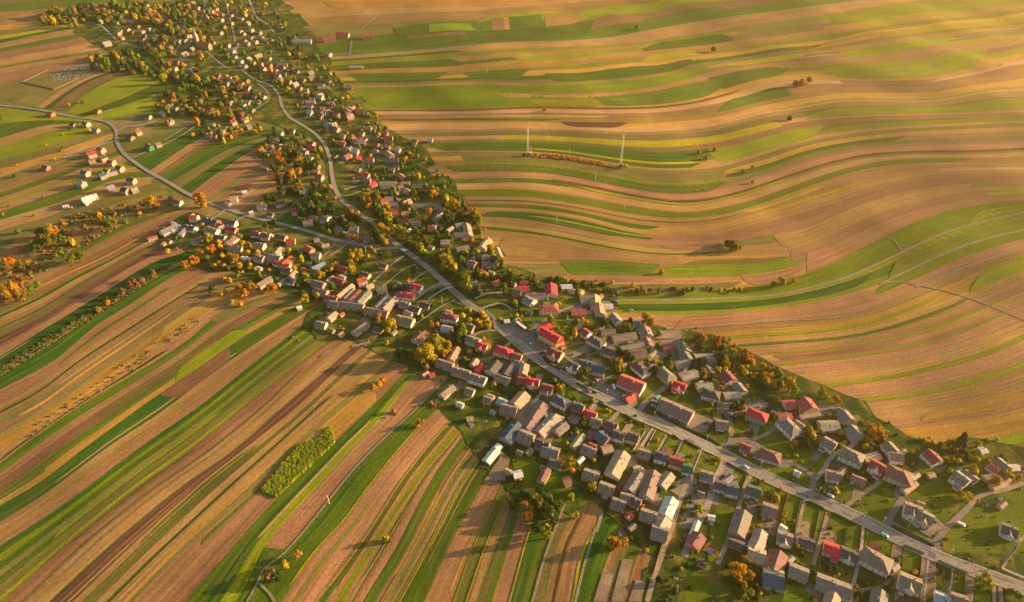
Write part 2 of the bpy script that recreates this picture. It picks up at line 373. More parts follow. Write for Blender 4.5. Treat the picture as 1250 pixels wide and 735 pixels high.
fillR = {0: 'TGOBT', 1: ['T', 'OL', 'B', 'G'], 2: ['T', 'B2'], 3: ['YG', 'T', 'G', 'O'], 4: ['T', 'YG', 'O', 'G', 'OL'], 5: ['T', 'OL', 'B2'],
 6: ['T', 'B', 'YG', 'O'], 7: ['T', 'P', 'B', 'T'], 8: ['T', 'O', 'P', 'T', 'OL', 'T'], 9: ['B', 'OL', 'T'], 10: ['OL', 'O', 'T', 'OL', 'B2', 'T'], 11: ['OL', 'P', 'B', 'T'],
 12: ['T', 'B2', 'O', 'T'], 13: ['T', 'B'], 14: ['B2', 'OL', 'T'], 15: ['T', 'O', 'B2'], 16: ['OL', 'B2', 'O'], 17: ['BG'], 18: ['BG', 'G', 'YG'],
 19: ['B2', 'B2'], 20: ['T', 'O', 'T'], 21: ['T', 'B2'], 22: ['T', 'B2'], 23: ['B2', 'T'], 24: ['B2', 'T'], 25: ['T', 'B2', 'O'], 26: ['O', 'T']}
X0 = [325]*5+[395]*8+[500]*3+[590]*3+[700]+[790]*2+[880]*3+[950, 1000]
for k in range(27):
    cl = list(fillR[k]); n = len(cl)
    cuts = [0]+[ (i+rnd.uniform(-.2, .2))/n for i in range(1, n)]+[1]
    for i in range(n): PR.strip(k+cuts[i], k+cuts[i+1], rx(X0[k]), len(RX)-1, cl[i], 0.12)
SR = [ # v0 v1 x0 x1 class
 (0.55, .7, 395, 760, 'B'), (0.8, .93, 395, 1335, 'O'), (1.2, 1.45, 590, 1335, 'YG'), (1.5, 1.95, 560, 730, 'G'), (1.55, 1.9, 395, 500, 'G'), (1.62, 1.9, 780, 880, 'G'),
 (2.5, 2.9, 395, 560, 'G'), (3.3, 3.75, 395, 560, 'G'), (3.25, 3.8, 790, 892, 'G'), (3.5, 3.8, 620, 790, 'YG'), (3.1, 3.8, 892, 1000, 'OL'), (3.05, 3.7, 1000, 1335, 'YG'), (3.7, 3.95, 1050, 1335, 'Y'),
 (4.05, 4.35, 789, 853, 'Y'), (4.1, 4.7, 430, 545, 'G'), (4.2, 4.8, 560, 640, 'G'), (4.55, 4.93, 660, 850, 'G'), (4.15, 4.4, 950, 1335, 'YG'), (4.6, 4.9, 1060, 1335, 'Y'),
 (5.06, 5.9, 640, 868, 'BG'), (5.15, 5.6, 880, 990, 'Y'), (5.3, 5.8, 1020, 1170, 'YG'), (5.7, 5.95, 1150, 1335, 'Y'),
 (5.25, 6.0, 420, 660, 'BG'), (6.0, 6.95, 425, 730, 'BG'), (6.45, 6.9, 640, 760, 'Y'), (6.05, 6.3, 600, 760, 'T'), (6.2, 6.9, 730, 880, 'G'), (6.1, 6.75, 865, 965, 'G'), (6.3, 6.95, 1000, 1200, 'YG'), (6.1, 6.25, 950, 1110, 'Y'),
 (7.0, 7.12, 446, 900, 'D'), (7.15, 7.6, 1020, 1150, 'B'), (7.4, 7.95, 878, 965, 'G'), (7.9, 8.03, 470, 680, 'G'), (8.08, 8.33, 680, 760, 'D'), (8.86, 9.1, 600, 955, 'Y'), (8.7, 8.95, 990, 1335, 'YG'), (8.35, 8.42, 940, 1335, 'Y'),
 (8.6, 8.8, 560, 830, 'OL'), (9.28, 9.92, 530, 860, 'G'), (9.42, 9.56, 560, 850, 'DG'), (9.7, 9.78, 640, 860, 'Y'), (9.35, 9.9, 870, 1010, 'YG'), (9.5, 9.8, 1010, 1335, 'YG'),
 (10.12, 10.75, 560, 880, 'OL'), (10.42, 10.5, 560, 880, 'YG'), (10.52, 10.76, 540, 890, 'G'), (10.35, 10.5, 890, 1100, 'G'), (10.78, 10.96, 540, 1335, 'B2'), (10.96, 11.07, 660, 1335, 'D'), (11.0, 11.25, 540, 700, 'G'),
 (11.08, 11.2, 700, 960, 'YG'), (11.28, 11.6, 540, 1335, 'T'), (11.66, 11.98, 545, 1190, 'BG'), (12.25, 12.32, 560, 900, 'G'), (12.55, 12.8, 560, 800, 'G'), (12.2, 12.35, 900, 1010, 'Y'), (12.6, 12.7, 880, 1050, 'Y'), (12.5, 12.8, 1150, 1335, 'P'),
 (13.15, 13.92, 590, 798, 'DG'), (13.45, 13.56, 640, 798, 'Y'), (14.3, 14.7, 800, 880, 'B'), (14.96, 15.06, 590, 890, 'DG'), (14.3, 14.9, 940, 1190, 'T'), (15.0, 15.98, 965, 1200, 'B2'), (15.1, 15.9, 1205, 1335, 'Y'),
 (15.1, 15.9, 600, 838, 'T'), (15.15, 15.5, 838, 960, 'O'), (15.55, 15.9, 838, 960, 'OL'), (15.92, 16.4, 690, 805, 'G'), (15.95, 16.45, 800, 975, 'BG'), (16.42, 16.6, 600, 804, 'B2'), (16.45, 16.99, 905, 985, 'B2'), (16.0, 16.98, 985, 1335, 'B2'),
 (16.7, 16.98, 600, 905, 'OL'), (17.0, 17.98, 750, 1335, 'BG'), (18.02, 18.3, 750, 1335, 'YG'), (18.3, 18.75, 750, 1060, 'DG'), (18.1, 18.98, 1080, 1335, 'BG'), (19.0, 19.5, 1060, 1335, 'BG'), (17.3, 17.9, 1180, 1335, 'YG'),
 (19.05, 19.95, 823, 1075, 'B2'), (20.5, 20.62, 850, 1150, 'YG'), (20.9, 21.02, 890, 1190, 'G'), (20.3, 20.8, 1190, 1335, 'YG'), (21.85, 22.05, 950, 1230, 'YG'), (22.1, 22.8, 950, 1110, 'B'), (22.95, 23.08, 950, 1235, 'YG'), (23.95, 24.08, 960, 1335, 'YG'), (24.55, 24.65, 1000, 1335, 'YG'),
 (25.1, 25.5, 1130, 1335, 'O'), (26.0, 26.3, 1080, 1335, 'O'), (26.5, 26.9, 1060, 1335, 'YG')]
for i, (a, b_, x0, x1, c) in enumerate(SR): PR.strip(a, b_, rx(x0), rx(x1), c, (.26 if b_-a > .2 else .36)+0.001*i, taper=True)

r2 = random.Random(77)
for k in range(3, 25):
    for j in range((2 if k < 12 else 1) if k < 17 else 0):
        v = k+r2.uniform(.1, .8); L0 = r2.randint(rx(X0[k]+40), len(RX)-25); L1 = min(len(RX)-1, L0+r2.randint(14, 55))
        PR.strip(v, v+r2.uniform(.06, .18), L0, L1, r2.choice(['T', 'P', 'B2', 'O', 'YG', 'G', 'OL', 'O', 'YG']), 0.185+0.0004*k, taper=True)
# ---- left-hand fields: boundaries traced from lower left to upper right
LG = [
 [(-60, 372), (0, 350), (29, 338), (77, 319), (107, 300), (154, 278), (192, 261), (230, 251)],
 [(-60, 400), (0, 372), (38, 355), (86, 332), (125, 315), (173, 288), (205, 270), (245, 255)],
 [(-60, 446), (0, 412), (60, 382), (107, 349), (173, 312), (225, 290), (270, 270)],
 [(-60, 468), (0, 435), (55, 401), (88, 381), (134, 353), (173, 328), (238, 303), (280, 285)],
 [(-60, 490), (0, 454), (72, 408), (134, 370), (203, 330), (250, 311), (290, 295)],
 [(-60, 510), (0, 475.6), (67, 440), (120, 396), (158, 372), (200, 344), (243, 322), (300, 300)],
 [(-60, 540), (0, 504), (48, 478), (96, 442), (144, 411), (209, 370), (272, 332), (330, 300)],
 [(-60, 580), (0, 543), (72, 500), (120, 466), (156, 440), (216, 396), (272, 361), (308, 346), (350, 325)],
 [(-60, 606), (0, 566), (26, 546), (96, 497), (168, 454), (228, 416), (272, 380), (308, 366), (354, 352), (390, 330)],
 [(-60, 642), (0, 601), (80, 543), (156, 492), (216, 452), (248, 428), (300, 394), (354, 363), (400, 338)],
 [(-60, 658), (0, 617), (42, 593), (106, 545), (192, 483), (248, 445), (301, 409), (334, 390), (358, 376), (410, 345)],
 [(-60, 680), (0, 638), (53, 604), (136, 543), (207, 496), (248, 464), (320, 414), (378, 378), (430, 345)],
 [(-60, 710), (0, 667), (80, 614), (180, 540), (243, 496), (300, 451), (345, 416), (390, 382), (440, 350)],
 [(-60, 785), (0, 735), (80, 665), (159, 601), (239, 543), (298, 496), (344, 459), (400, 418), (470, 370)],
 [(-40, 795), (29, 735), (106, 662), (186, 598), (265, 543), (322, 496), (382, 440), (425, 405), (485, 365)],
 [(-8, 800), (61, 735), (159, 646), (225, 593), (292, 545), (346, 496), (392, 457), (440, 416), (500, 375)],
 [(20, 800), (88, 735), (186, 643), (252, 584), (305, 543), (366, 494), (401, 461), (452, 416), (510, 378)],
 [(68, 800), (133, 735), (191, 678), (265, 609), (329, 551), (384, 501), (418, 470), (460, 432), (520, 385)],
 [(102, 800), (164, 735), (225, 673), (305, 602), (350, 558), (394, 517), (437, 481), (480, 445), (535, 400)],
 [(166, 800), (225, 735), (278, 675), (325, 622), (394, 553), (430, 519), (466, 484), (510, 440), (560, 405)],
 [(235, 800), (290, 735), (332, 654), (370, 612), (400, 580), (432, 544), (466, 510), (490, 478), (530, 440), (575, 408)],
 [(262, 800), (302, 735), (316, 708), (326, 692), (358, 664), (390, 626), (437, 568), (478, 527), (545, 462), (600, 415)],
 [(300, 800), (344, 735), (398, 660), (416, 642), (452, 594), (490, 547), (514, 520), (540, 494), (575, 462), (625, 420)],
 [(350, 800), (388, 735), (444, 658), (488, 589), (509, 561), (538, 526), (560, 505), (595, 472), (640, 435)],
 [(382, 800), (418, 735), (456, 670), (498, 606), (520, 573), (546, 544), (565, 522), (600, 485), (650, 445)],
 [(410, 800), (446, 735), (486, 670), (516, 610), (530, 585), (556, 547), (575, 522), (610, 490), (660, 455)],
 [(450, 800), (487, 735), (536, 647), (570, 583), (585, 562), (620, 520), (670, 470)],
 [(486, 800), (518, 735), (554, 656), (594, 583), (615, 548), (640, 515), (690, 475)],
 [(530, 800), (554, 735), (582, 659), (594, 635), (621, 580), (655, 530), (710, 480)],
 [(580, 800), (600, 735), (624, 659), (642, 598), (670, 545), (725, 490)],
 [(602, 800), (621, 735), (645, 650), (662, 602), (690, 556), (740, 500)],
 [(628, 800), (648, 735), (673, 650), (691, 610), (715, 560), (755, 510)],
 [(684, 800), (700, 735), (712, 674), (731, 638), (755, 575), (790, 520)],
 [(708, 800), (724, 735), (737, 695), (757, 645), (775, 600), (805, 540)],
 [(732, 800), (746, 735), (761, 683), (780, 640), (800, 600), (825, 550)],
 [(770, 800), (785, 735), (794, 708), (812, 655), (830, 610), (850, 560)],
]
NL = 70
PL = Patch([gpa(resample(g, NL)) for g in LG])
def lt(t): return int(round(t*(NL-1)))
fillL = {0: ['B', 'T', 'B'], 1: ['B', 'OL', 'T', 'B', 'OL'], 2: ['D', 'B2'], 3: ['DG'], 4: ['DG'], 5: ['B', 'B2', 'T'], 6: ['B2', 'OL', 'B', 'OL', 'O'], 7: ['O', 'T', 'B2'],
 8: ['G', 'B2', 'B'], 9: ['G', 'OL', 'O'], 10: ['DG'], 11: ['B2', 'T', 'B2'], 12: ['DG', 'YG', 'G', 'OL', 'G', 'OL', 'YG'], 13: ['B', 'B2'], 14: ['T', 'T'], 15: ['D'], 16: ['T', 'OL', 'T'], 17: ['T', 'T', 'O', 'OL'],
 18: ['B2', 'B2', 'B'], 19: ['G', 'G', 'YG'], 20: ['B2'], 21: ['G'], 22: ['B2', 'B2'], 23: ['G', 'B2', 'YG'], 24: ['T', 'B2'], 25: ['G', 'B2', 'OL', 'T'], 26: ['G'], 27: ['B2', 'B2'], 28: ['OL', 'G', 'T', 'OL', 'G'],
 29: ['B2'], 30: ['DG', 'G'], 31: ['OL', 'T', 'B2'], 32: ['DG', 'G'], 33: ['B', 'OL'], 34: ['G', 'B', 'OL']}
for k in range(35):
    cl = fillL[k]; n = len(cl)
    cuts = [0]+[(i+rnd.uniform(-.15, .15))/n for i in range(1, n)]+[1]
    for i in range(n): PL.strip(k+cuts[i], k+cuts[i+1], 0, NL-1, cl[i], 0.10)
SL = [(0.97, 1.06, .1, .8, 'O'), (1.35, 1.42, .15, .9, 'DG'), (1.7, 1.76, .1, .9, 'DG'), (3.85, 4.15, .05, .85, 'OL'), (4.15, 4.22, .1, .85, 'O'), (5.95, 6.03, .05, .8, 'DG'), (6.4, 6.5, .2, .7, 'O'), (6.8, 7.06, .05, .65, 'O'),
 (8.0, 8.5, .72, .95, 'OL'), (9.0, 9.95, .6, .78, 'YG'), (9.5, 9.9, .25, .6, 'O'), (10.05, 10.95, .55, .72, 'B'), (10.05, 10.95, .72, .97, 'G'), (11.48, 11.52, .1, .9, 'O'), (12.9, 13.0, .05, .7, 'YG'), (13.0, 13.06, .2, .7, 'D'),
 (13.93, 14.04, .05, .8, 'OL'), (15.0, 15.1, .05, .7, 'DG'), (15.45, 15.6, .05, .75, 'B'), (16.95, 17.06, .05, .75, 'DG'), (16.3, 16.4, .1, .6, 'G'), (18.05, 18.95, .60, .80, 'O'), (19.45, 19.55, .05, .8, 'DG'), (20.0, 20.98, 0, .3, 'G'),
 (21.9, 21.98, .2, .7, 'Y'), (22.98, 23.1, .2, .75, 'O'), (23.4, 23.5, .2, .8, 'O'), (24.45, 24.5, .1, .8, 'OL'), (24.94, 25.06, .1, .8, 'G'), (25.45, 25.52, .1, .8, 'O'), (25.9, 25.97, .1, .8, 'YG'), (27.96, 28.04, .1, .7, 'YG'),
 (28.3, 28.36, .1, .6, 'O'), (29.95, 29.99, .1, .5, 'D'), (29.02, 29.98, .62, 1, 'DG'), (30.0, 30.07, .1, .5, 'Y'), (31.5, 31.56, .1, .6, 'D'), (31.95, 32.05, .1, .6, 'Y'), (26.0, 26.06, .1, .8, 'O')]
for i, (a, b_, x0, x1, c) in enumerate(SL): PL.strip(a, b_, lt(x0), lt(x1), c, (.22 if b_-a > .2 else .30)+0.001*i, taper=True)
for k in list(range(1, 29)):
    for j in range(1):
        v = k+r2.uniform(.08, .85); t0 = r2.uniform(0, .4); t1 = t0+r2.uniform(.25, .5)
        PL.strip(v, v+r2.uniform(.05, .14), lt(t0), lt(min(.95, t1)), r2.choice(['T', 'P', 'B2', 'O', 'G', 'DG', 'G', 'B', 'G', 'YG']), 0.155+0.0004*k, taper=True)
def pset(G, spec, up=0.14, n=40):
    P = Patch([gpa(resample(g, n)) for g in G])
    for i, s in enumerate(spec):
        a, b_, c = s[:3]; t0, t1 = (s[3], s[4]) if len(s) > 3 else (0, 1)
        P.strip(a, b_, int(t0*(n-1)), int(t1*(n-1)), c, up+0.0011*i)
    return P
# between the left road and the scrub
pset([[(-60, 142), (0, 133), (60, 140), (115, 148)], [(-60, 184), (0, 169), (51, 154.5), (120, 150)], [(-60, 210), (0, 196), (51, 183), (102, 165), (138, 157)], [(-60, 240), (0, 222), (41, 207), (102, 189), (142, 170)],
      [(-60, 258), (0, 240), (61, 220), (110, 200), (150, 186)], [(-60, 270), (0, 252), (75, 226), (143, 207), (170, 204)], [(-60, 288), (0, 269), (82, 244), (143, 220), (185, 216)], [(-60, 306), (0, 282), (60, 264), (110, 245), (185, 224)],
      [(-60, 340), (0, 312), (60, 285), (130, 262), (215, 240)], [(-60, 378), (0, 352), (77, 320), (154, 279), (230, 252)]],
     [(0, .55, 'YG'), (.55, 1, 'G'), (1, 1.35, 'T'), (1.35, 2, 'YG'), (2, 2.4, 'OL'), (2.4, 2.8, 'O'), (2.8, 3.3, 'OL'), (3.3, 3.75, 'T'), (3.75, 4.1, 'G'), (4.1, 4.6, 'B2'), (4.6, 5, 'YG'), (5, 5.4, 'B2'), (5.4, 6, 'G'), (6, 6.5, 'P'), (6.5, 7, 'T'), (7, 7.6, 'OL'), (7.6, 8, 'YG'), (8, 8.4, 'O'), (8.4, 9, 'G')])
# far left corner
pset([[(-60, 0), (0, -12), (130, -30)], [(-60, 14), (0, 6), (130, -4), (170, -8)], [(-60, 36), (0, 31), (60, 26), (140, 18)], [(-60, 64), (0, 53), (61, 40), (125, 31)], [(-60, 80), (0, 69), (61, 59), (135, 44)], [(-60, 94), (0, 84), (51, 75), (115, 66)], [(-60, 106), (0, 97), (57, 84), (115, 74)], [(-60, 132), (0, 123), (60, 112), (120, 90)]],
     [(0, .5, 'T'), (.5, 1, 'OL'), (1, 1.4, 'G'), (1.4, 2, 'T'), (2, 2.3, 'O'), (2.3, 2.6, 'OL'), (2.6, 2.8, 'Y'), (2.8, 3, 'DG'), (3, 3.4, 'T'), (3.4, 3.7, 'G'), (3.7, 4.2, 'B'), (4.2, 4.8, 'T'), (4.8, 5, 'OL'), (5, 5.5, 'T'), (5.5, 6.2, 'B'), (6.2, 7, 'OL')])
pset([[(15, 124), (60, 104), (105, 88), (140, 82)], [(45, 131), (80, 108), (115, 91), (150, 83)], [(62, 133), (92, 110), (124, 94), (156, 87)], [(82, 137), (105, 116), (135, 99), (165, 91)], [(95, 141), (150, 120), (200, 100), (262, 92)], [(110, 148), (170, 138), (215, 128), (270, 110)]],
     [(0, 1, 'OL'), (1, 1.5, 'B2'), (1.5, 2, 'DG'), (2, 2.4, 'B'), (2.4, 3, 'OL'), (3, 4, 'YG'), (4, 4.4, 'G'), (4.4, 5, 'YG')])
# the gardens and strips between the two roads
pset([[(150, 200), (190, 178), (235, 152), (250, 146)], [(165, 205), (200, 184), (245, 160), (262, 152)], [(178, 212), (210, 190), (241, 171), (290, 158)], [(190, 218), (216, 201), (262, 174), (310, 165)], [(205, 224), (230, 210), (280, 182), (330, 165)], [(228, 240), (262, 214), (310, 183), (340, 168)], [(244, 248), (280, 224), (322, 196), (352, 178)], [(262, 254), (300, 228), (340, 203), (370, 190)], [(288, 262), (318, 240), (363, 211), (385, 198)], [(330, 275), (355, 255), (385, 232), (402, 215)], [(400, 296), (410, 275), (418, 255), (424, 250)]],
     [(0, 1, 'G'), (1, 2, 'DG'), (2, 2.6, 'T'), (2.6, 3, 'B'), (3, 3.6, 'G'), (3.6, 4, 'DG'), (4, 4.5, 'OL'), (4.5, 5, 'DG'), (5, 6, 'B'), (6, 6.5, 'OL'), (6.5, 7, 'B'), (7, 7.5, 'T'), (7.5, 8, 'B2'), (8, 9, 'OL'), (9, 10, 'DG')], up=0.16)

# ------------------------------------------------------------------ sheets of a traced outline
def densify(P, step):
    out = []
    for i in range(len(P)):
        a, b_ = np.array(P[i]), np.array(P[(i+1) % len(P)]); n = max(1, int(np.hypot(*(b_-a))/step))
        out += [a+(b_-a)*k/n for k in range(n)]
    return out
def inpoly(x, y, P):
    c = False; j = len(P)-1
    for i in range(len(P)):
        if (P[i][1] > y) != (P[j][1] > y) and x < (P[j][0]-P[i][0])*(y-P[i][1])/(P[j][1]-P[i][1])+P[i][0]: c = not c
        j = i
    return c
def sheet(name, px, up, mat, step=12.0, parent=None, kind='structure', rag=0.0):
    W = gpa(px)
    if rag:
        rr = random.Random(8); D = densify(W.tolist(), 11.0); W2 = []; ph = (0, 0)
        for i, q in enumerate(D):
            if i % 3 == 0: ph = (rr.uniform(-rag, rag)*2.6, rr.uniform(-rag, rag)*2.6)
            W2.append((q[0]+ph[0]+rr.uniform(-rag, rag)*.4, q[1]+ph[1]+rr.uniform(-rag, rag)*.4))
        W = np.array(W2)
    B = densify(W.tolist(), step)
    x0, y0 = W.min(0); x1, y1 = W.max(0); inn = []
    for x in np.arange(x0+step/2, x1, step):
        for y in np.arange(y0+step/2, y1, step):
            if inpoly(x, y, W): inn.append((x, y))
    pts = [Vector(p) for p in B] + [Vector(p) for p in inn]
    n = len(B)
    r = geometry.delaunay_2d_cdt(pts, [(i, (i+1) % n) for i in range(n)], [], 1, 1e-4)
    o = drape(name, [tuple(p) for p in r[0]], r[2], up, mat, parent=parent)
    return o
VILLAGE = [
 [(100, 20), (330, -20), (372, 30), (420, 110), (470, 150), (520, 190), (545, 222), (575, 250), (600, 290), (625, 330), (700, 345), (750, 352), (745, 392), (800, 400), (830, 412), (870, 416), (925, 440), (975, 462), (1000, 480), (1050, 500), (1095, 525),
  (1130, 545), (1180, 530), (1250, 545), (1330, 545), (1330, 830), (800, 830), (798, 720), (800, 672), (770, 650), (745, 625), (715, 600), (690, 612), (655, 600), (620, 600), (600, 575), (585, 545), (570, 520), (550, 500), (535, 490), (545, 465), (500, 450), (470, 425), (440, 412), (400, 412),
  (378, 400), (385, 382), (370, 365), (330, 352), (310, 345), (275, 335), (240, 320), (200, 300), (185, 288), (230, 258), (300, 280), (400, 296), (470, 305), (480, 295), (430, 262), (405, 240), (398, 200), (380, 170), (330, 150), (250, 140), (190, 130), (200, 100), (120, 60), (95, 40)]]
sheet('village_green', VILLAGE[0], 0.26, M_garden, rag=4.0)
sheet('valley_scrub', [(-50, 400), (-50, 320), (30, 285), (100, 262), (150, 248), (215, 235), (230, 250), (150, 275), (80, 312), (30, 335), (0, 360)], 0.30, M_scrub)
LAWNS = [  # origin, scale, outlines traced on enlargements
 (980, 590, .12, [[(40, 200), (215, 290), (150, 560), (0, 520)], [(300, 300), (580, 430), (540, 700), (250, 600)], [(640, 480), (900, 590), (880, 733), (610, 733)], [(490, 250), (720, 50), (860, 10), (950, 150), (820, 420)], [(900, 430), (1250, 600), (1250, 560), (930, 400)], [(380, 30), (640, 30), (480, 170), (400, 150)]]),
 (1100, 590, .12, [[(150, 100), (500, 0), (620, 200), (450, 420), (200, 230)], [(500, 460), (760, 240), (1250, 200), (1250, 733), (420, 700), (400, 580)], [(880, 100), (1250, 0), (1250, 200), (1000, 150)]]),
 (1100, 520, .12, [[(190, 620), (450, 480), (600, 660), (560, 733), (60, 733)], [(430, 330), (850, 400), (880, 600), (700, 500), (480, 440)], [(150, 420), (200, 330), (460, 380), (250, 480), (160, 560)]]),
 (980, 520, .12, [[(0, 330), (150, 260), (260, 330), (130, 520), (60, 440), (0, 410)], [(640, 620), (860, 540), (900, 640), (880, 733), (560, 733)]]),
 (860, 520, .12, [[(520, 140), (730, 60), (960, 200), (1240, 300), (1140, 520), (950, 390), (620, 240)], [(290, 240), (420, 330), (760, 430), (900, 430), (1050, 500), (1060, 600), (1000, 640), (300, 320)], [(310, 60), (470, 120), (650, 30), (640, 0), (330, 0)], [(280, 440), (440, 490), (380, 600), (250, 560)], [(480, 540), (600, 560), (850, 660), (820, 733), (580, 700), (570, 640), (470, 590)]]),
 (740, 520, .12, [[(510, 90), (600, 50), (540, 230), (420, 200)], [(650, 110), (740, 160), (700, 290), (560, 240)], [(800, 180), (950, 240), (880, 420), (740, 290)], [(1060, 300), (1170, 320), (1100, 470), (990, 440)], [(180, 0), (440, 0), (360, 120), (200, 40)]]),
 (680, 440, .12, [[(120, 320), (200, 320), (250, 360), (210, 410), (110, 370)], [(620, 540), (710, 570), (650, 670), (550, 600)], [(440, 430), (560, 500), (500, 600), (390, 520)], [(860, 160), (1000, 150), (1080, 250), (930, 390), (860, 380), (900, 260)], [(420, 310), (770, 470), (760, 500), (400, 340)]]),
 (680, 360, .12, [[(100, 540), (290, 500), (350, 570), (200, 630), (120, 600)], [(0, 260), (380, 250), (420, 320), (220, 340), (60, 400), (0, 340)]]),
 (560, 300, .144, [[(520, 600), (560, 500), (700, 520), (720, 620), (660, 690), (600, 690)], [(800, 640), (1150, 620), (1170, 700), (1000, 700), (860, 720)], [(160, 500), (330, 490), (270, 420), (150, 470)], [(230, 540), (340, 540), (450, 570), (470, 600), (350, 650), (280, 610)], [(840, 470), (1010, 470), (1010, 520), (840, 530)]]),
 (400, 300, .144, [[(400, 320), (640, 170), (700, 140), (560, 290), (470, 340)], [(500, 340), (700, 190), (830, 240), (700, 320), (620, 310)], [(720, 480), (990, 370), (950, 400), (850, 470), (740, 500)], [(860, 470), (1000, 390), (1080, 450), (880, 540)], [(900, 560), (1070, 470), (1150, 490), (1170, 560), (950, 620), (770, 690)], [(730, 320), (840, 250), (930, 320), (810, 370)]]),
 (780, 647, .12, [[(560, 430), (640, 470), (760, 550), (860, 560), (860, 733), (450, 733), (480, 500)], [(690, 330), (720, 170), (850, 0), (900, 0), (800, 320)]]),
 (900, 647, .12, [[(500, 560), (690, 600), (780, 640), (940, 700), (940, 733), (450, 733)], [(660, 250), (800, 210), (720, 380), (560, 360)], [(900, 20), (1080, 20), (1060, 180), (890, 130)]]),
 (860, 590, .12, [[(120, 260), (280, 290), (180, 600), (150, 640), (20, 640), (60, 440)], [(1030, 200), (1210, 270), (1130, 550), (980, 520)], [(850, 110), (980, 150), (930, 400), (790, 380)], [(440, 440), (520, 300), (560, 400), (700, 430), (700, 600), (600, 640), (610, 500), (520, 450)]]),
 (620, 520, .12, [[(20, 300), (250, 320), (330, 420), (290, 560), (500, 460), (560, 560), (600, 680), (300, 640), (180, 600), (60, 430)], [(520, 110), (640, 130), (650, 200), (700, 310), (600, 300), (520, 200)]]),
 (1100, 647, .12, [[(30, 180), (210, 240), (180, 430), (0, 400)], [(540, 410), (650, 450), (650, 640), (510, 650)], [(760, 500), (920, 560), (900, 733), (740, 733)], [(1060, 590), (1250, 640), (1250, 733), (1060, 733)]]),
]
for ox, oy, s, L in LAWNS:
    for P in L: sheet('lawn', [(ox+x*s, oy+y*s) for x, y in P], 0.34, M_lawn, 8.0)
YARDS = [
 (580, 380, .12, M_yard, [[(270, 140), (390, 85), (490, 180), (535, 225), (625, 190), (650, 260), (830, 365), (740, 375), (720, 450), (650, 490), (560, 400), (400, 290)]]),
 (800, 440, .12, M_yard, [[(0, 540), (320, 650), (400, 540), (590, 615), (510, 733), (330, 733), (0, 600)], [(620, 500), (700, 430), (1030, 375), (1150, 450), (1130, 490), (900, 560), (750, 600)]]),
 (680, 440, .12, M_yard, [[(420, 300), (560, 240), (760, 330), (820, 440), (780, 490), (520, 370)], [(460, 190), (580, 150), (480, 240), (400, 320), (340, 310)]]),
 (860, 520, .12, M_yard, [[(330, 150), (460, 150), (760, 330), (950, 400), (800, 440), (560, 350), (440, 260)], [(190, 370), (320, 430), (240, 560), (160, 540)]]),
 (740, 590, .12, M_yard, [[(880, 20), (1000, 60), (1010, 180), (870, 470), (730, 460), (800, 250)]]),
 (740, 520, .12, M_yard, [[(740, 550), (880, 500), (930, 560), (830, 733), (740, 733), (680, 640)]]),
 (900, 440, .12, M_yard, [[(830, 450), (1070, 490), (1000, 530), (800, 560)]]),
 (740, 280, .208, M_dry, [[(270, 600), (440, 590), (440, 640), (290, 645)]]),
 (680, 360, .12, M_yard, [[(980, 480), (1250, 440), (1250, 600), (900, 680), (920, 560)], [(100, 610), (340, 480), (360, 560), (160, 650)], [(480, 440), (560, 440), (580, 520), (480, 520)]]),
 (1100, 590, .12, M_yard, [[(0, 380), (300, 560), (440, 430), (330, 330), (90, 180), (60, 170), (120, 250), (0, 330)]]),
 (1100, 647, .12, M_dry, [[(270, 310), (350, 310), (350, 733), (240, 733)], [(660, 470), (740, 480), (730, 733), (660, 733)], [(210, 260), (270, 290), (230, 733), (190, 733)]]),
 (1000, 647, .12, M_dry, [[(740, 150), (800, 150), (760, 480), (700, 560), (600, 600), (420, 640), (400, 733), (350, 733), (420, 600), (620, 560), (700, 500)], [(800, 160), (840, 180), (800, 470), (820, 680), (760, 733), (750, 600)]]),
 (560, 450, .12, M_yard, [[(560, 500), (650, 330), (720, 300), (860, 330), (640, 620)], [(900, 330), (960, 430), (740, 590), (690, 580)]]),
 (400, 300, .144, M_dry, [[(820, 400), (1000, 340), (950, 330), (800, 380), (720, 450), (740, 470)]]),
 (450, 470, .16, M_dry, [[(980, 480), (1080, 560), (1040, 733), (880, 733), (1000, 560)]]),
 (460, 580, .304, M_dry, [[(905, 390), (950, 400), (920, 510), (870, 510)], [(985, 340), (1030, 340), (990, 510), (940, 510)], [(1040, 420), (1080, 430), (1060, 510), (1010, 510)]]),
]
for ox, oy, s, mt, L in YARDS:
    for P in L: sheet('yard', [(ox+x*s, oy+y*s) for x, y in P], 0.42, mt, 8.0)

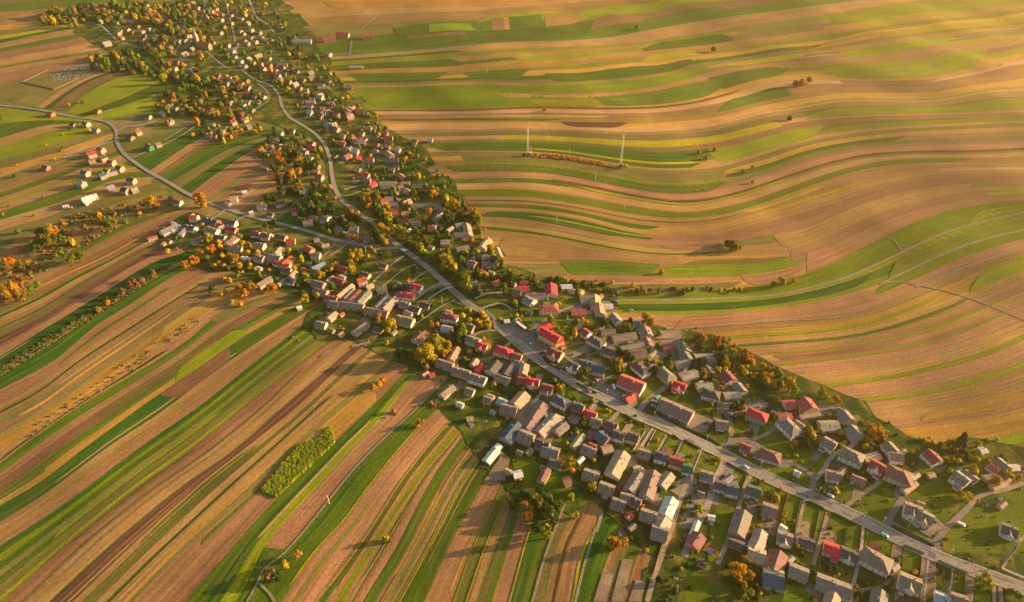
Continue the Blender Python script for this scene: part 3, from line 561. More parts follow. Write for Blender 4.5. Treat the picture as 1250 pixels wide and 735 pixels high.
# ------------------------------------------------------------------ roads
def road(name, px, width, up, mat, off=0.0, n=None, parent=None, taperw=None):
    L = sum(math.dist(px[i], px[i+1]) for i in range(len(px)-1))
    P = resample(px, n or max(4, int(L/4))); W = gpa(P)
    T = np.gradient(W, axis=0); T /= np.hypot(*T.T)[:, None]; Nn = np.stack([T[:, 1], -T[:, 0]], 1)
    if taperw: width = np.interp(P[:, 1], [60, 380], [taperw, width])[:, None]
    a = W + Nn*(off-width/2); b_ = W + Nn*(off+width/2); m = len(W)
    c = (a+b_)/2
    vv = np.concatenate([a, c, b_])
    fs = [(k*m+i, (k+1)*m+i, (k+1)*m+i+1, k*m+i+1) for k in range(2) for i in range(m-1)]
    # faces must look up
    me_o = drape(name, vv, [f[::-1] for f in fs], up, mat, parent=parent)
    ROADS.append((P, float(np.max(width))))
    return me_o
ROADS = []
MAIN = [(262, -40), (275, 0), (285, 40), (298, 88), (314, 99), (332, 106), (341, 118), (344, 130), (353, 143), (372, 155), (386, 165), (396, 177), (402, 191), (405, 212), (409, 230), (418, 246), (433, 257), (455, 273), (487, 301), (512, 319), (544, 347), (577, 375), (594, 384), (610, 402), (628, 417), (652, 438), (676, 453),
        (710, 475), (740, 489), (774, 506), (812, 522), (854, 542), (884, 556), (908, 569), (944, 587), (980, 603), (1028, 624), (1064, 641), (1100, 660), (1130, 674), (1160, 687), (1196, 700), (1250, 720), (1330, 752)]
SIDE = [(-60, 121), (0, 129), (50, 135), (95, 144), (120, 147), (135, 152), (142, 160), (143, 173), (150, 186), (165, 199), (180, 209), (200, 220), (235, 240), (278, 256), (322, 269), (355, 277), (380, 284), (409, 293), (438, 299), (461, 304), (487, 303)]
road('main_road', MAIN, 7.2, 0.62, M_asph, taperw=3.2)
road('village_road', SIDE, 6.0, 0.58, M_asph, taperw=3.8)
m0 = MAIN[24:]
road('pavement', m0, 1.6, 0.74, M_walk, off=-4.6)
road('pavement', MAIN[28:], 1.5, 0.74, M_walk, off=4.5)
def dashes(px, up):
    P = resample(px, 900); W = gpa(P); vs, fs = [], []
    d = np.r_[0, np.cumsum(np.hypot(*np.diff(W, axis=0).T))]
    for s in np.arange(0, d[-1]-4, 8.0):
        a = np.array([np.interp(s, d, W[:, 0]), np.interp(s, d, W[:, 1])]); b_ = np.array([np.interp(s+4, d, W[:, 0]), np.interp(s+4, d, W[:, 1])])
        t = (b_-a)/np.hypot(*(b_-a)); nn = np.array([-t[1], t[0]])*0.06; k = len(vs)
        vs += [a-nn, b_-nn, b_+nn, a+nn]; fs.append((k, k+1, k+2, k+3))
    drape('road_marking', vs, fs, up, M_white, parent=None)
dashes(MAIN[24:], 0.66)
TR = [ # width, material, level, outline points
 (5.0, M_asph, .54, [(143, 160), (152, 156), (170, 154), (192, 148)]), (3.0, M_gravel, .50, [(143, 172), (120, 178), (100, 184), (80, 190)]), (2.6, M_gravel, .50, [(166, 205), (140, 212), (100, 222), (60, 240), (50, 203)][:3]),
 (2.5, M_gravel, .50, [(163, 193), (185, 183), (204, 175), (225, 164), (241, 153)]), (2.2, M_gravel, .50, [(200, 172), (215, 163), (232, 152)]), (3, M_dirt, .50, [(168, 222), (185, 218), (192, 216)]), (2.4, M_gravel, .50, [(77, 193), (95, 189), (118, 180), (137, 166)]),
 (2.4, M_gravel, .50, [(50, 206), (80, 196), (104, 189)]), (3.0, M_gravel, .50, [(118, 142), (130, 136), (139, 133)]),
 (3.4, M_gravel, .30, [(395, 71), (425, 68.6), (522, 61), (584, 55), (630, 52), (700, 50), (748, 45.6), (796, 37), (849, 27.6), (892, 21), (950, 14), (1000, 7), (1050, 1), (1110, -8)]),
 (4.0, M_gravel, .50, [(301, -10), (308, 10), (314, 22), (326, 30), (335, 40)]), (3.0, M_gravel, .34, [(510, -6), (490, 5), (465, 16), (450, 28), (441, 36)]), (5.0, M_yard, .5, [(429, 50), (428, 60), (426, 69)]), (3, M_gravel, .5, [(400, 68), (428, 66)]),
 (2.6, M_dirt, .30, [(757, 367), (800, 366.5), (844, 365.7), (900, 363.5), (948, 360), (998, 349), (1029, 340), (1070, 323), (1118, 300), (1142, 289), (1202, 270), (1250, 260), (1330, 248)]),
 (2.4, M_dirt, .30, [(1075, 347), (1118, 326), (1178, 300), (1250, 281), (1330, 268)]), (2.2, M_dirt, .30, [(1118, 351), (1166, 331), (1210, 315), (1250, 301), (1330, 276)]), (2.0, M_dirt, .32, [(1075, 346), (1094, 344), (1118, 348), (1156, 356), (1190, 366), (1220, 378), (1260, 395)]),
 (1.8, M_dirt, .32, [(1079, 290), (1090, 293), (1100, 305)]), (1.6, M_dirt, .32, [(823, 402), (896, 396.5), (950, 392), (1022, 387), (1060, 377)]), (1.6, M_dirt, .32, [(1160, 170), (1172, 178)]),
 (4.4, M_yard, .54, [(884, 551), (889, 544), (901, 538), (914, 538), (927, 546), (950, 560), (974, 569), (989, 580), (993, 590), (985, 602)]), (3.2, M_gravel, .52, [(993, 588), (1006, 573), (1012, 562), (1020, 554), (1038, 546), (1046, 540)]), (3.2, M_yard, .52, [(889, 544), (893, 528), (890, 512), (878, 500)]), (3, M_dirt, .5, [(914, 538), (930, 533), (948, 522)]),
 (3.0, M_dirt, .52, [(1033, 618), (1048, 606), (1064, 596), (1078, 584), (1092, 574)]), (4.2, M_yard, .52, [(1080, 645), (1090, 626), (1102, 608)]), (3.6, M_yard, .52, [(1085, 636), (1100, 646), (1118, 656), (1137, 663), (1143, 672)]), (4.0, M_yard, .52, [(1140, 664), (1153, 647), (1165, 636), (1184, 618)]), (3.2, M_dirt, .5, [(1182, 620), (1190, 610), (1204, 603), (1224, 599), (1250, 590)]), (4, M_yard, .5, [(1143, 664), (1146, 674)]),
 (2.0, M_dirt, .5, [(1222, 694), (1232, 678), (1245, 660), (1256, 650)]), (2.0, M_walk, .5, [(1222, 694), (1235, 700), (1255, 708), (1300, 728)]),
 (4.6, M_asph, .54, [(886, 558), (880, 572), (873, 586), (868, 604), (858, 630), (846, 650), (835, 680)]), (3.2, M_dirt, .5, [(856, 545), (846, 570), (838, 590), (830, 612), (822, 640), (812, 668), (800, 700), (790, 735)]), (3.0, M_dirt, .5, [(918, 578), (912, 590), (902, 618), (893, 645), (884, 670), (876, 690)]),
 (2.4, M_dirt, .5, [(982, 611), (978, 628), (975, 645), (972, 665)]), (2.6, M_dirt, .5, [(1010, 627), (1004, 650), (999, 668), (992, 690)]), (2.2, M_walk, .5, [(1053, 643), (1051, 668), (1047, 690), (1040, 720), (1037, 745)]),
 (1.2, M_walk, .54, [(1133, 682), (1131, 700), (1128, 735), (1127, 760)]), (1.2, M_walk, .54, [(1162, 694), (1160, 715), (1158, 727)]), (2.4, M_dirt, .5, [(1220, 717), (1222, 735), (1222, 760)]), (2.0, M_dirt, .5, [(1213, 715), (1213, 745)]),
 (2.6, M_walk, .5, [(797, 524), (790, 535), (783, 546)]), (1.8, M_dirt, .5, [(813, 532), (808, 542), (803, 550)]), (1.6, M_dirt, .5, [(830, 538), (825, 555), (822, 560)]), (3.2, M_dirt, .5, [(756, 502), (748, 512), (744, 516)]), (2.6, M_walk, .5, [(730, 490), (720, 500)]),
 (4.6, M_yard, .52, [(776, 508), (785, 495), (795, 486), (808, 476), (818, 468)]), (2.6, M_dirt, .5, [(800, 480), (812, 472), (822, 466)]), (4.0, M_yard, .52, [(714, 478), (724, 468), (732, 462)]), (3.0, M_yard, .52, [(679, 452), (692, 446)]), (3.0, M_walk, .5, [(668, 472), (658, 484), (650, 494)]),
 (3.6, M_yard, .52, [(645, 405), (660, 396), (672, 386), (690, 378), (703, 374)]), (3.6, M_yard, .52, [(684, 428), (695, 440), (705, 446), (730, 430), (750, 425)]), (2.8, M_yard, .5, [(690, 425), (705, 420), (718, 418)]), (2.6, M_walk, .5, [(580, 365), (595, 359), (622, 358)]), (2.4, M_walk, .5, [(588, 377), (600, 373), (612, 371), (625, 378)]),
 (3.0, M_gravel, .5, [(493, 313), (480, 322), (468, 333), (456, 345)]), (1.8, M_gravel, .5, [(508, 323), (495, 328), (480, 340), (465, 352)]), (2.6, M_gravel, .5, [(520, 332), (512, 337), (503, 345)]), (2.6, M_gravel, .5, [(538, 346), (525, 352), (516, 359), (505, 368)]), (1.6, M_gravel, .5, [(556, 366), (535, 377), (518, 389), (500, 402)]),
 (2.4, M_gravel, .5, [(545, 352), (535, 358), (523, 366)]), (3.0, M_dirt, .5, [(626, 416), (612, 428), (598, 438), (585, 440)]), (2.2, M_gravel, .5, [(607, 404), (590, 405), (578, 410)]), (2.4, M_dirt, .5, [(411, 295), (403, 305), (396, 312)]), (2.8, M_dirt, .5, [(424, 298), (412, 307), (403, 313)]),
 (2.0, M_gravel, .5, [(276, 254), (290, 244), (308, 233)]), (2.6, M_gravel, .5, [(275, 257), (268, 262), (260, 267)]), (2.6, M_gravel, .5, [(300, 264), (292, 268), (286, 272)]), (2.4, M_gravel, .5, [(420, 232), (430, 229), (444, 226)]), (2.2, M_dirt, .5, [(421, 240), (430, 238), (440, 234)]),
 (1.3, M_dirt, .36, [(302, 735), (316, 708), (320, 698), (326, 692), (342, 680), (358, 664), (390, 626), (437, 568), (478, 527), (500, 507), (545, 462)]), (1.6, M_dirt, .30, [(316, 712), (330, 726), (340, 745)]), (3.0, M_dirt, .5, [(452, 418), (430, 424), (410, 430)][:2]),
 (3.5, M_yard, .5, [(314, 102), (326, 112), (329, 120), (318, 130), (305, 137)]), (3.5, M_yard, .5, [(258, -20), (236, 40), (220, 55), (213, 66), (235, 76)]), (3.5, M_yard, .5, [(236, 40), (233, 52), (225, 60)]), (3.5, M_gravel, .4, [(112, 28), (125, 33), (135, 42), (142, 49)]), (3.0, M_gravel, .4, [(150, 52), (160, 55)]), (3.0, M_gravel, .5, [(95, 28), (112, 28)]),
 (2, M_dirt, .3, [(735, 626), (728, 650), (710, 690), (700, 735)][:2]), (1.6, M_dirt, .3, [(690, 614), (680, 640), (668, 672), (650, 735)]), (1.6, M_dirt, .3, [(727, 645), (716, 680), (700, 745)]), (2.2, M_dirt, .5, [(800, 700), (794, 716), (790, 745)]),
 (2.0, M_dirt, .5, [(404, 428), (397, 432), (392, 436)]), (2.2, M_gravel, .5, [(252, 63), (262, 72), (275, 82), (298, 88)]), (2.2, M_gravel, .5, [(300, 58), (280, 60)][:2]), (2.6, M_walk, .5, [(318, 52), (300, 55), (285, 60)]),
]
for wd, mt, up, P in TR: road('track', P, wd, up, mt)
# football pitch far off
sheet('sports_pitch', [(524, 30), (573, 29), (580, 38), (524, 40)], 0.45, M_pitch, 10)
sheet('sports_ground', [(480, 34), (583, 26), (587, 39), (500, 44), (484, 42)], 0.36, M_lawn, 10)
for P, c in (([(587, 27), (600, 25), (602, 37), (587, 38)], 'G'), ([(600, 23), (614, 22), (617, 37), (602, 38)], 'B'), ([(614, 22), (620, 21), (623, 36), (617, 37)], 'B2'), ([(620, 21), (638, 20), (641, 35), (623, 36)], 'G'), ([(638, 20), (661, 18), (663, 33), (641, 35)], 'G'), ([(664, 17), (705, 15), (710, 24), (700, 30), (666, 33)], 'T')):
    sheet('field', P, 0.37, FM[c], 12)

# ------------------------------------------------------------------ buildings
RC = {'gy': (.225, .19, .15), 'dk': (.10, .093, .088), 'rd': (.54, .045, .06), 'or': (.48, .10, .04), 'br': (.22, .11, .085), 'tn': (.43, .30, .18), 'bl': (.20, .30, .33), 'gn': (.03, .14, .09),
      'wh': (.60, .58, .53), 'mg': (.26, .065, .055), 'mv': (.24, .17, .125), 'bu': (.03, .17, .45), 'lg': (.38, .32, .23), 'dt': (.07, .11, .13), 'tq': (.30, .42, .42), 'dr': (.46, .10, .08)}
WC = {'w': (.70, .67, .60), 'c': (.62, .50, .32), 'b': (.40, .17, .10), 'g': (.42, .39, .33), 'y': (.62, .52, .20), 'n': (.10, .45, .22), 'o': (.62, .32, .18), 't': (.42, .32, .22)}
RN = {'gy': 'grey', 'dk': 'dark slate', 'rd': 'bright red', 'or': 'orange-red', 'br': 'brown', 'tn': 'tan', 'bl': 'pale blue', 'gn': 'dark green', 'wh': 'white', 'mg': 'maroon', 'mv': 'mauve', 'bu': 'blue', 'lg': 'light grey', 'dt': 'dark teal', 'tq': 'turquoise', 'dr': 'dusty red'}
WN = {'w': 'white', 'c': 'cream', 'b': 'brick', 'g': 'grey', 'y': 'yellow', 'n': 'green', 'o': 'peach', 't': 'beige'}
LM = [('the church', 252, 58), ("the far red school", 412, 42), ('the sports ground', 540, 34), ("the far bungalows", 155, 30), ('the cemetery', 95, 88), ('the left road fork', 145, 160), ("the red left-hand farm", 118, 184),
      ("the lone orange tree", 245, 243), ("the left field houses", 130, 225), ("the churchside road bend", 345, 125), ("the roadside yellow poplars", 402, 158), ("the main road curve", 408, 215), ("the white field barn", 525, 170), ("the maroon barn", 473, 167),
      ('the long dark barn', 480, 195), ('the two-road junction', 487, 303), ("the junction golden trees", 470, 287), ('the grey twin barns', 535, 250), ("the field-edge tan barn", 597, 297), ("the magenta house pair", 500, 358), ("the joined barn row", 430, 365),
      ("the red cross-gabled house", 345, 320), ('the grey farm complex', 205, 280), ("the golden grove", 522, 435), ("the magenta-gabled shop", 676, 352), ('the grey farmyard sheds', 722, 366), ('the yellow-walled school', 672, 408), ('the bus parking place', 640, 405),
      ("the blue shed", 777, 395), ("the field-edge orange tree", 791, 393), ('the dusty red hall', 767, 472), ("the long mauve block", 825, 500), ('the green-walled house', 925, 509), ("the big orange-red house", 983, 494), ("the double-gabled magenta house", 829, 473),
      ("the slip road kiosks", 920, 552), ('the large orange maples', 1068, 530), ("the corner villa", 1122, 632), ('the lone dark villa', 1232, 651), ('the solitary golden tree', 1178, 605), ('the roadside yellow tree', 1202, 708), ("the biggest orange tree", 905, 703),
      ("the bottom red roof", 1017, 673), ("the bright white shed", 816, 618), ('the white plastic heap', 600, 555), ('the dark copse', 662, 622), ('the large tan barn', 754, 570), ("the white-walled long barn", 655, 510), ("the barnside magenta house", 650, 467),
      ("the roadside red roof", 720, 505), ("the grey hip-roofed villa", 1068, 690), ("the field-edge conifer", 1174, 538), ("the far woods", 215, 20)]
BLD = []
CLAIM = []
ORD = ['leftmost', 'second from left', 'third from left', 'fourth from left', 'fifth from left', 'sixth from left', 'seventh from left', 'eighth from left', 'ninth from left', 'tenth from left', 'eleventh from left', 'twelfth from left', 'thirteenth from left', 'fourteenth from left']
def near(px, py):
    best = sorted(LM, key=lambda l: math.hypot((l[1]-px), (l[2]-py)*1.3))[0]
    dx, dy = px-best[1], py-best[2]; d = math.hypot(dx, dy)
    if d < 9: rel = 'beside'
    elif abs(dx) > 2.2*abs(dy): rel = 'right of' if dx > 0 else 'left of'
    elif abs(dy) > 2.2*abs(dx): rel = 'below' if dy > 0 else 'above'
    else: rel = ('lower right of' if dx > 0 else 'lower left of') if dy > 0 else ('upper right of' if dx > 0 else 'upper left of')
    return rel + ' ' + best[0]
def claim(o, look, px, py): CLAIM.append((o, look, near(px, py), px, py))
def name_all():
    G = {}
    for c in CLAIM: G.setdefault((c[1], c[2]), []).append(c)
    for (look, nr), L in G.items():
        L.sort(key=lambda c: c[3])
        for i, c in enumerate(L):
            s = look + ' ' + nr
            if len(L) > 1: s += ', ' + (ORD[i] if i < len(ORD) else 'far right')
            c[0]['label'] = s
WIN = {}
def win_me(wd, ht):
    k = (round(wd, 1), round(ht, 1))
    if k not in WIN:
        vs, fs = [], []; w_, h_ = wd/2, ht/2; t = .09
        for b_ in ((-w_, w_, 0, .06, h_-t, h_), (-w_, w_, 0, .08, -h_, -h_+t), (-w_, -w_+t, 0, .06, -h_+t, h_-t), (w_-t, w_, 0, .06, -h_+t, h_-t), (-.03, .03, 0, .05, -h_+t, h_-t)): box_vf(*b_, vs, fs)
        nf = len(fs); k0 = len(vs); vs += [(-w_+t, .02, -h_+t), (w_-t, .02, -h_+t), (w_-t, .02, h_-t), (-w_+t, .02, h_-t)]; fs.append((k0+1, k0, k0+3, k0+2))
        me = mesh('window', vs, fs); me.materials.append(M_white); me.materials.append(M_glass)
        me.polygons[nf].material_index = 1; WIN[k] = me
    return WIN[k]
DOOR = box_me('door', -.5, .5, 0, .07, 0, 2.1, M_wood)
GATE = box_me('barn_door', -1.4, 1.4, 0, .08, 0, 2.6, M_wood)
CHIM = box_me('chimney', -.32, .32, -.32, .32, -.8, 1.5, M_wall)
SKYL = box_me('skylight', -.45, .45, -.6, .6, 0, .07, M_glass)
ca_, sa_ = math.cos, math.sin
def roof_mesh(L, W, hr, he, hip, ov=0.45, th=0.16):
    a, b_ = L/2, W/2; s = (hr-he)/b_
    if not hip:
        A = a+ov; B = b_+ov; ze = hr-s*B
        P = [(-A, -B, ze), (A, -B, ze), (A, 0, hr), (-A, 0, hr), (A, B, ze), (-A, B, ze)]
        vs = [(x, y, z+th) for x, y, z in P] + P
        fs = [(0, 1, 2, 3), (3, 2, 4, 5), (9, 8, 7, 6), (11, 10, 8, 9), (0, 6, 7, 1), (1, 7, 8, 2), (2, 8, 10, 4), (4, 10, 11, 5), (5, 11, 9, 3), (3, 9, 6, 0)]
    else:
        A = a+ov; B = b_+ov; ze = hr-s*B; r = max(A-B, .3)
        P = [(-A, -B, ze), (A, -B, ze), (A, B, ze), (-A, B, ze), (-r, 0, hr), (r, 0, hr)]
        vs = [(x, y, z+th) for x, y, z in P] + P[:4]
        fs = [(0, 1, 5, 4), (1, 2, 5), (2, 3, 4, 5), (3, 0, 4), (9, 8, 7, 6), (0, 6, 7, 1), (1, 7, 8, 2), (2, 8, 9, 3), (3, 9, 6, 0)]
    return mesh('roof', vs, fs, M_roof)
def wall_mesh(L, W, hr, he, hip):
    a, b_ = L/2, W/2; g = -1.2
    vs = [(-a, -b_, g), (a, -b_, g), (a, b_, g), (-a, b_, g), (-a, -b_, he), (a, -b_, he), (a, b_, he), (-a, b_, he)]
    fs = [(0, 1, 5, 4), (2, 3, 7, 6)]
    if hip: fs += [(1, 2, 6, 5), (3, 0, 4, 7)]
    else:
        vs += [(a, 0, hr-.02), (-a, 0, hr-.02)]; fs += [(1, 2, 6, 8, 5), (3, 0, 4, 9, 7)]
    return mesh('wall', vs, fs, M_wall)
def building(x1, y1, x2, y2, W, rc, wc, h=None, opt=''):
    W *= .93
    hip = 'H' in opt; cxp, cyp = (x1+x2)/2, (y1+y2)/2
    px_m = 1/mpp(cyp)
    house = ('D' in opt) or hip or wc in 'wcbyno'
    he = h if h else (4.6 if (house and W >= 8 and wc in 'wcyno') else (2.5 if W <= 6 else 3.4))
    if 'F' in opt: rise = 0.9
    else: rise = W/2*math.tan(R(30 if W > 7 else 27))
    hr = he+rise
    A, B = gp(x1, y1, hr), gp(x2, y2, hr)
    L = (B-A).length
    if hip: L += W
    L = max(L, 4.5 if W < 7 else W*0.9)
    c = (A+B)/2; ang = math.atan2(B.y-A.y, B.x-A.x); z = float(hgt(c.x, c.y))
    kind = 'house' if house and W >= 7 else ('barn' if W >= 7 else 'shed')
    if 'K' in opt: kind = 'hall'
    root = bpy.data.objects.new({'house': 'house', 'barn': 'barn', 'shed': 'shed', 'hall': 'hall'}[kind], None); col.objects.link(root)
    root.location = (c.x, c.y, z+.48); root.rotation_euler = (0, 0, ang)
    tag(root, cat=kind, group='village '+kind+'s')
    j = lambda v: tuple(min(1, max(0, q*(1+random.uniform(-.12, .12)))) for q in v)
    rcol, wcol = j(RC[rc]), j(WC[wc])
    if cyp < 230: rcol = tuple(q*(.6 if rc in ('wh', 'tq') else .85) for q in rcol); wcol = tuple(q*w_ for q, w_ in zip(wcol, (.52, .46, .38)))  # distant roofs and walls dimmed, walls warmed: haze muting put into their colour
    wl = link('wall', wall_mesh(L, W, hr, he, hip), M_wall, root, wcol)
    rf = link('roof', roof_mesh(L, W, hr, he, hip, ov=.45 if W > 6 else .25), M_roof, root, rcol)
    big = W*px_m
    if big > 7 and kind in ('house', 'hall'):
        for k in range(1 if L < 14 else 2):
            ch = link('chimney', CHIM, None, rf, (.42, .2, .13) if random.random() < .6 else (.5, .48, .45))
            ch.location = (L*(random.uniform(.05, .3))*(1 if k == 0 else -1), random.choice((-1, 1))*W*.12, hr-.1)
    elif big > 7 and random.random() < .35:
        ch = link('chimney', CHIM, None, rf, (.42, .2, .13)); ch.location = (L*.2, W*.15, hr-.3)
    if px_m > .95 or (cyp > 280):
        # which long side and gable face the viewer
        storeys = [1.6] + ([4.0] if he > 4.2 else [])
        ca, sa = math.cos(ang), math.sin(ang)
        for side in (-1, 1):
            nvec = Vector((-sa*side, ca*side, 0))
            if nvec.dot(Vector((c.x, c.y, 0))) > 0 and random.random() < .6: continue
            if kind == 'house' or kind == 'hall':
                n = max(2, int(L/3.2))
                for zz in storeys:
                    for i in range(n):
                        xx = -L/2 + L*(i+.5)/n
                        if zz < 2 and i == n//2:
                            d = link('door', DOOR, None, wl, (.25, .12, .06)); d.location = (xx, side*(W/2+.01), 0); d.rotation_euler = (0, 0, 0 if side > 0 else math.pi); continue
                        o = link('window', win_me(1.2, 1.3), None, wl); o.location = (xx, side*(W/2+.005), zz); o.rotation_euler = (0, 0, 0 if side > 0 else math.pi)
            elif W >= 7:
                d = link('barn_door', GATE, None, wl, (.2, .13, .08)); d.location = (L*random.uniform(-.2, .2), side*(W/2+.01), 0); d.rotation_euler = (0, 0, 0 if side > 0 else math.pi)
        if not hip and kind == 'house':
            for side in (-1, 1):
                for zz in storeys + ([he+.9] if rise > 2.4 else []):
                    for yy in ((-W*.22, W*.22) if zz < he else (0,)):
                        o = link('window', win_me(1.1, 1.2), None, wl); o.location = (side*(L/2+.005), yy, zz); o.rotation_euler = (0, 0, -side*math.pi/2)
    if px_m > 1.0 and kind in ('house', 'barn') and W > 6.5:
        ns = -1 if (ca_(ang)*c.y - sa_(ang)*c.x) > 0 else 1
        sl_ = (hr-he)/(W/2)
        if random.random() < .45:
            for k in range(random.choice((1, 2, 2))):
                s_ = link('skylight', SKYL, None, rf); yy = ns*W*.27; s_.location = (L*random.uniform(-.35, .35), yy, hr-sl_*abs(yy)+.18); s_.rotation_euler = (-ns*math.atan(sl_), 0, 0)
        if random.random() < .4 and not hip:          # lean-to or porch against a long wall
            q = random.uniform(2.5, 4.5); dp = random.uniform(1.8, 3.0); x0 = L*random.uniform(-.3, .3)-q/2; sd_ = random.choice((-1, 1)); y0, y1 = W/2, W/2+dp; t0, t1 = min(he-.35, 2.9), 2.1
            vs = [(x0, sd_*y0, -1), (x0+q, sd_*y0, -1), (x0+q, sd_*y1, -1), (x0, sd_*y1, -1), (x0, sd_*y0, t0), (x0+q, sd_*y0, t0), (x0+q, sd_*y1, t1), (x0, sd_*y1, t1)]
            link('lean_to', mesh('lean_to', vs, [(2, 3, 7, 6), (1, 2, 6, 5), (3, 0, 4, 7)], M_wall), None, root, wcol)
            e = .25; vs = [(x0-e, sd_*(y0+.01), t0+.1), (x0+q+e, sd_*(y0+.01), t0+.1), (x0+q+e, sd_*(y1+e), t1+.02), (x0-e, sd_*(y1+e), t1+.02)]; vs += [(p[0], p[1], p[2]-.1) for p in vs]
            link('lean_to_roof', mesh('lean_to_roof', vs, [(0, 1, 2, 3), (7, 6, 5, 4), (2, 6, 7, 3), (1, 5, 6, 2), (0, 3, 7, 4)], M_roof), None, root, tuple(min(1, v*random.uniform(.7, 1.5)) for v in rcol))
    if 'X' in opt:      # cross gable / dormer wing on the roof
        wv, fv = [], []
        q = W*.55; hh = hr-.5; a = q*.5; d0 = W/2+.9
        side = -1 if (math.cos(ang)*c.y - math.sin(ang)*c.x) > 0 else 1
        vs = [(-a, side*d0, -1), (a, side*d0, -1), (a, 0, -1), (-a, 0, -1), (-a, side*d0, hh-a*.8), (a, side*d0, hh-a*.8), (a, 0, hh-a*.8), (-a, 0, hh-a*.8), (0, side*d0, hh), (0, 0, hh)]
        link('bay', mesh('bay', vs, [(0, 1, 5, 8, 4), (1, 2, 6, 5), (3, 0, 4, 7)], M_wall), None, root, wcol)
        e = a+.35; ze = hh-a*.8-.28
        P = [(-e, side*(d0+.35), ze), (0, side*(d0+.35), hh+.02), (e, side*(d0+.35), ze), (-e, 0, ze), (0, 0, hh+.02), (e, 0, ze)]
        vs = [(x, y, z+.14) for x, y, z in P]+P
        link('bay_roof', mesh('bay_roof', vs, [(0, 1, 4, 3), (1, 2, 5, 4), (9, 10, 7, 6), (10, 11, 8, 7), (0, 6, 7, 1), (1, 7, 8, 2), (0, 3, 9, 6), (2, 8, 11, 5)], M_roof), None, rf, rcol)
    look = RN[rc]+'-roofed '
    if hip: look = RN[rc]+' hip-roofed '
    if L > 20: look = 'long '+look
    elif W <= 6: look = 'small '+look
    look += WN[wc]+'-walled '+kind
    claim(root, look, cxp, cyp)
    BLD.append((c.x, c.y, max(L, W)/2))
    return root
def B(ox, oy, s, rows):
    for r in rows:
        x1, y1, x2, y2, W, rc, wc = r[:7]
        building(ox+x1*s, oy+y1*s, ox+x2*s, oy+y2*s, W, rc, wc, *(r[7:]))
Z = None
B(470, 380, .12, [(615, 30, 690, 42, 9, 'mg', 'w', 5.2, 'H'), (575, 150, 680, 170, 8, 'tq', 'w'), (820, 130, 900, 155, 9, 'dk', 'o'), (300, 285, 405, 200, 9.5, 'br', 'w', 3.6), (665, 480, 735, 365, 7, 'tn', 'g', 3), (835, 255, 955, 295, 9, 'gy', 'w'),
  (940, 320, 1035, 350, 9.5, 'rd', 'c', 4.4, 'X'), (1165, 372, 1235, 392, 9.5, 'rd', 'c', 4.6, 'H'), (530, 495, 685, 545, 9, 'gy', 't'), (690, 575, 855, 625, 9, 'gy', 'o', 3.6), (860, 640, 1020, 690, 9, 'gy', 'w'), (885, 545, 930, 480, 6, 'tn', 'g'), (925, 610, 985, 535, 5.5, 'rd', 'b'), (455, 645, 495, 632, 4, 'rd', 'c')])
B(400, 300, .144, [(440, 150, 500, 165, 7, 'dk', 'o'), (280, 225, 350, 245, 7, 'dk', 'c'), (250, 285, 325, 268, 8.5, 'or', 'w', 4.4), (80, 425, 205, 325, 7, 'tn', 'g'), (140, 445, 220, 365, 6, 'gy', 'g', 3), (185, 455, 270, 375, 7, 'mg', 'w', 3.4), (255, 475, 350, 375, 8, 'gy', 'c', 3.4), (325, 345, 380, 320, 6, 'tn', 'g'),
  (5, 470, 88, 485, 10, 'gy', 't'), (97, 478, 190, 492, 10, 'gy', 't'), (205, 490, 300, 505, 9, 'gy', 't'), (320, 530, 398, 545, 10, 'gy', 't'), (405, 545, 505, 560, 10, 'gy', 't'), (0, 610, 65, 560, 7, 'tn', 'g'), (415, 352, 500, 345, 9, 'gy', 'c'), (470, 530, 570, 432, 10, 'lg', 'b'), (405, 520, 510, 415, 7, 'gy', 'g'),
  (640, 322, 712, 332, 8, 'dk', 'w'), (710, 328, 790, 345, 9.5, 'rd', 'w', 4.6, 'X'), (620, 398, 690, 402, 9.5, 'rd', 'w', 4.6, 'H'), (610, 475, 690, 490, 8, 'gy', 'c'), (700, 510, 780, 535, 8, 'dk', 'c'), (790, 480, 865, 500, 8, 'dk', 'w'), (650, 550, 715, 575, 6, 'tn', 'g'), (580, 595, 720, 630, 10.5, 'gy', 'c'), (390, 685, 460, 705, 7, 'dk', 'o', 3), (215, 730, 325, 650, 8, 'gy', 'g')])
B(280, 300, .144, [(215, 80, 290, 95, 9, 'gy', 'c'), (330, 75, 430, 95, 9, 'gy', 'c'), (388, 60, 430, 12, 8, 'tn', 'c'), (445, 145, 525, 90, 8.5, 'or', 'o', 4), (375, 130, 510, 165, 6.5, 'or', 'w'), (440, 190, 520, 200, 8, 'dk', 'c'), (510, 255, 560, 210, 6, 'tn', 'g'), (655, 5, 700, 30, 7.5, 'or', 'o'), (695, 65, 765, 70, 8, 'gy', 'w'),
  (700, 185, 800, 138, 8, 'bl', 'g', 3), (680, 205, 740, 210, 8, 'dk', 'g'), (825, 295, 880, 255, 6, 'tn', 'g'), (875, 270, 965, 300, 7, 'mg', 'b'), (920, 175, 990, 190, 7.5, 'mg', 'b'), (700, 295, 800, 320, 8.5, 'gy', 'o', 3.4), (715, 360, 825, 385, 9.5, 'gy', 'o', 3.8), (810, 425, 910, 445, 7, 'mg', 'o'),
  (235, 325, 345, 262, 8.5, 'gy', 'g'), (408, 325, 470, 282, 5, 'lg', 'g'), (480, 280, 545, 287, 8, 'dk', 'w', 3.6), (572, 520, 608, 510, 5, 'wh', 'g'), (730, 645, 815, 660, 8.5, 'gy', 'c', 3)])
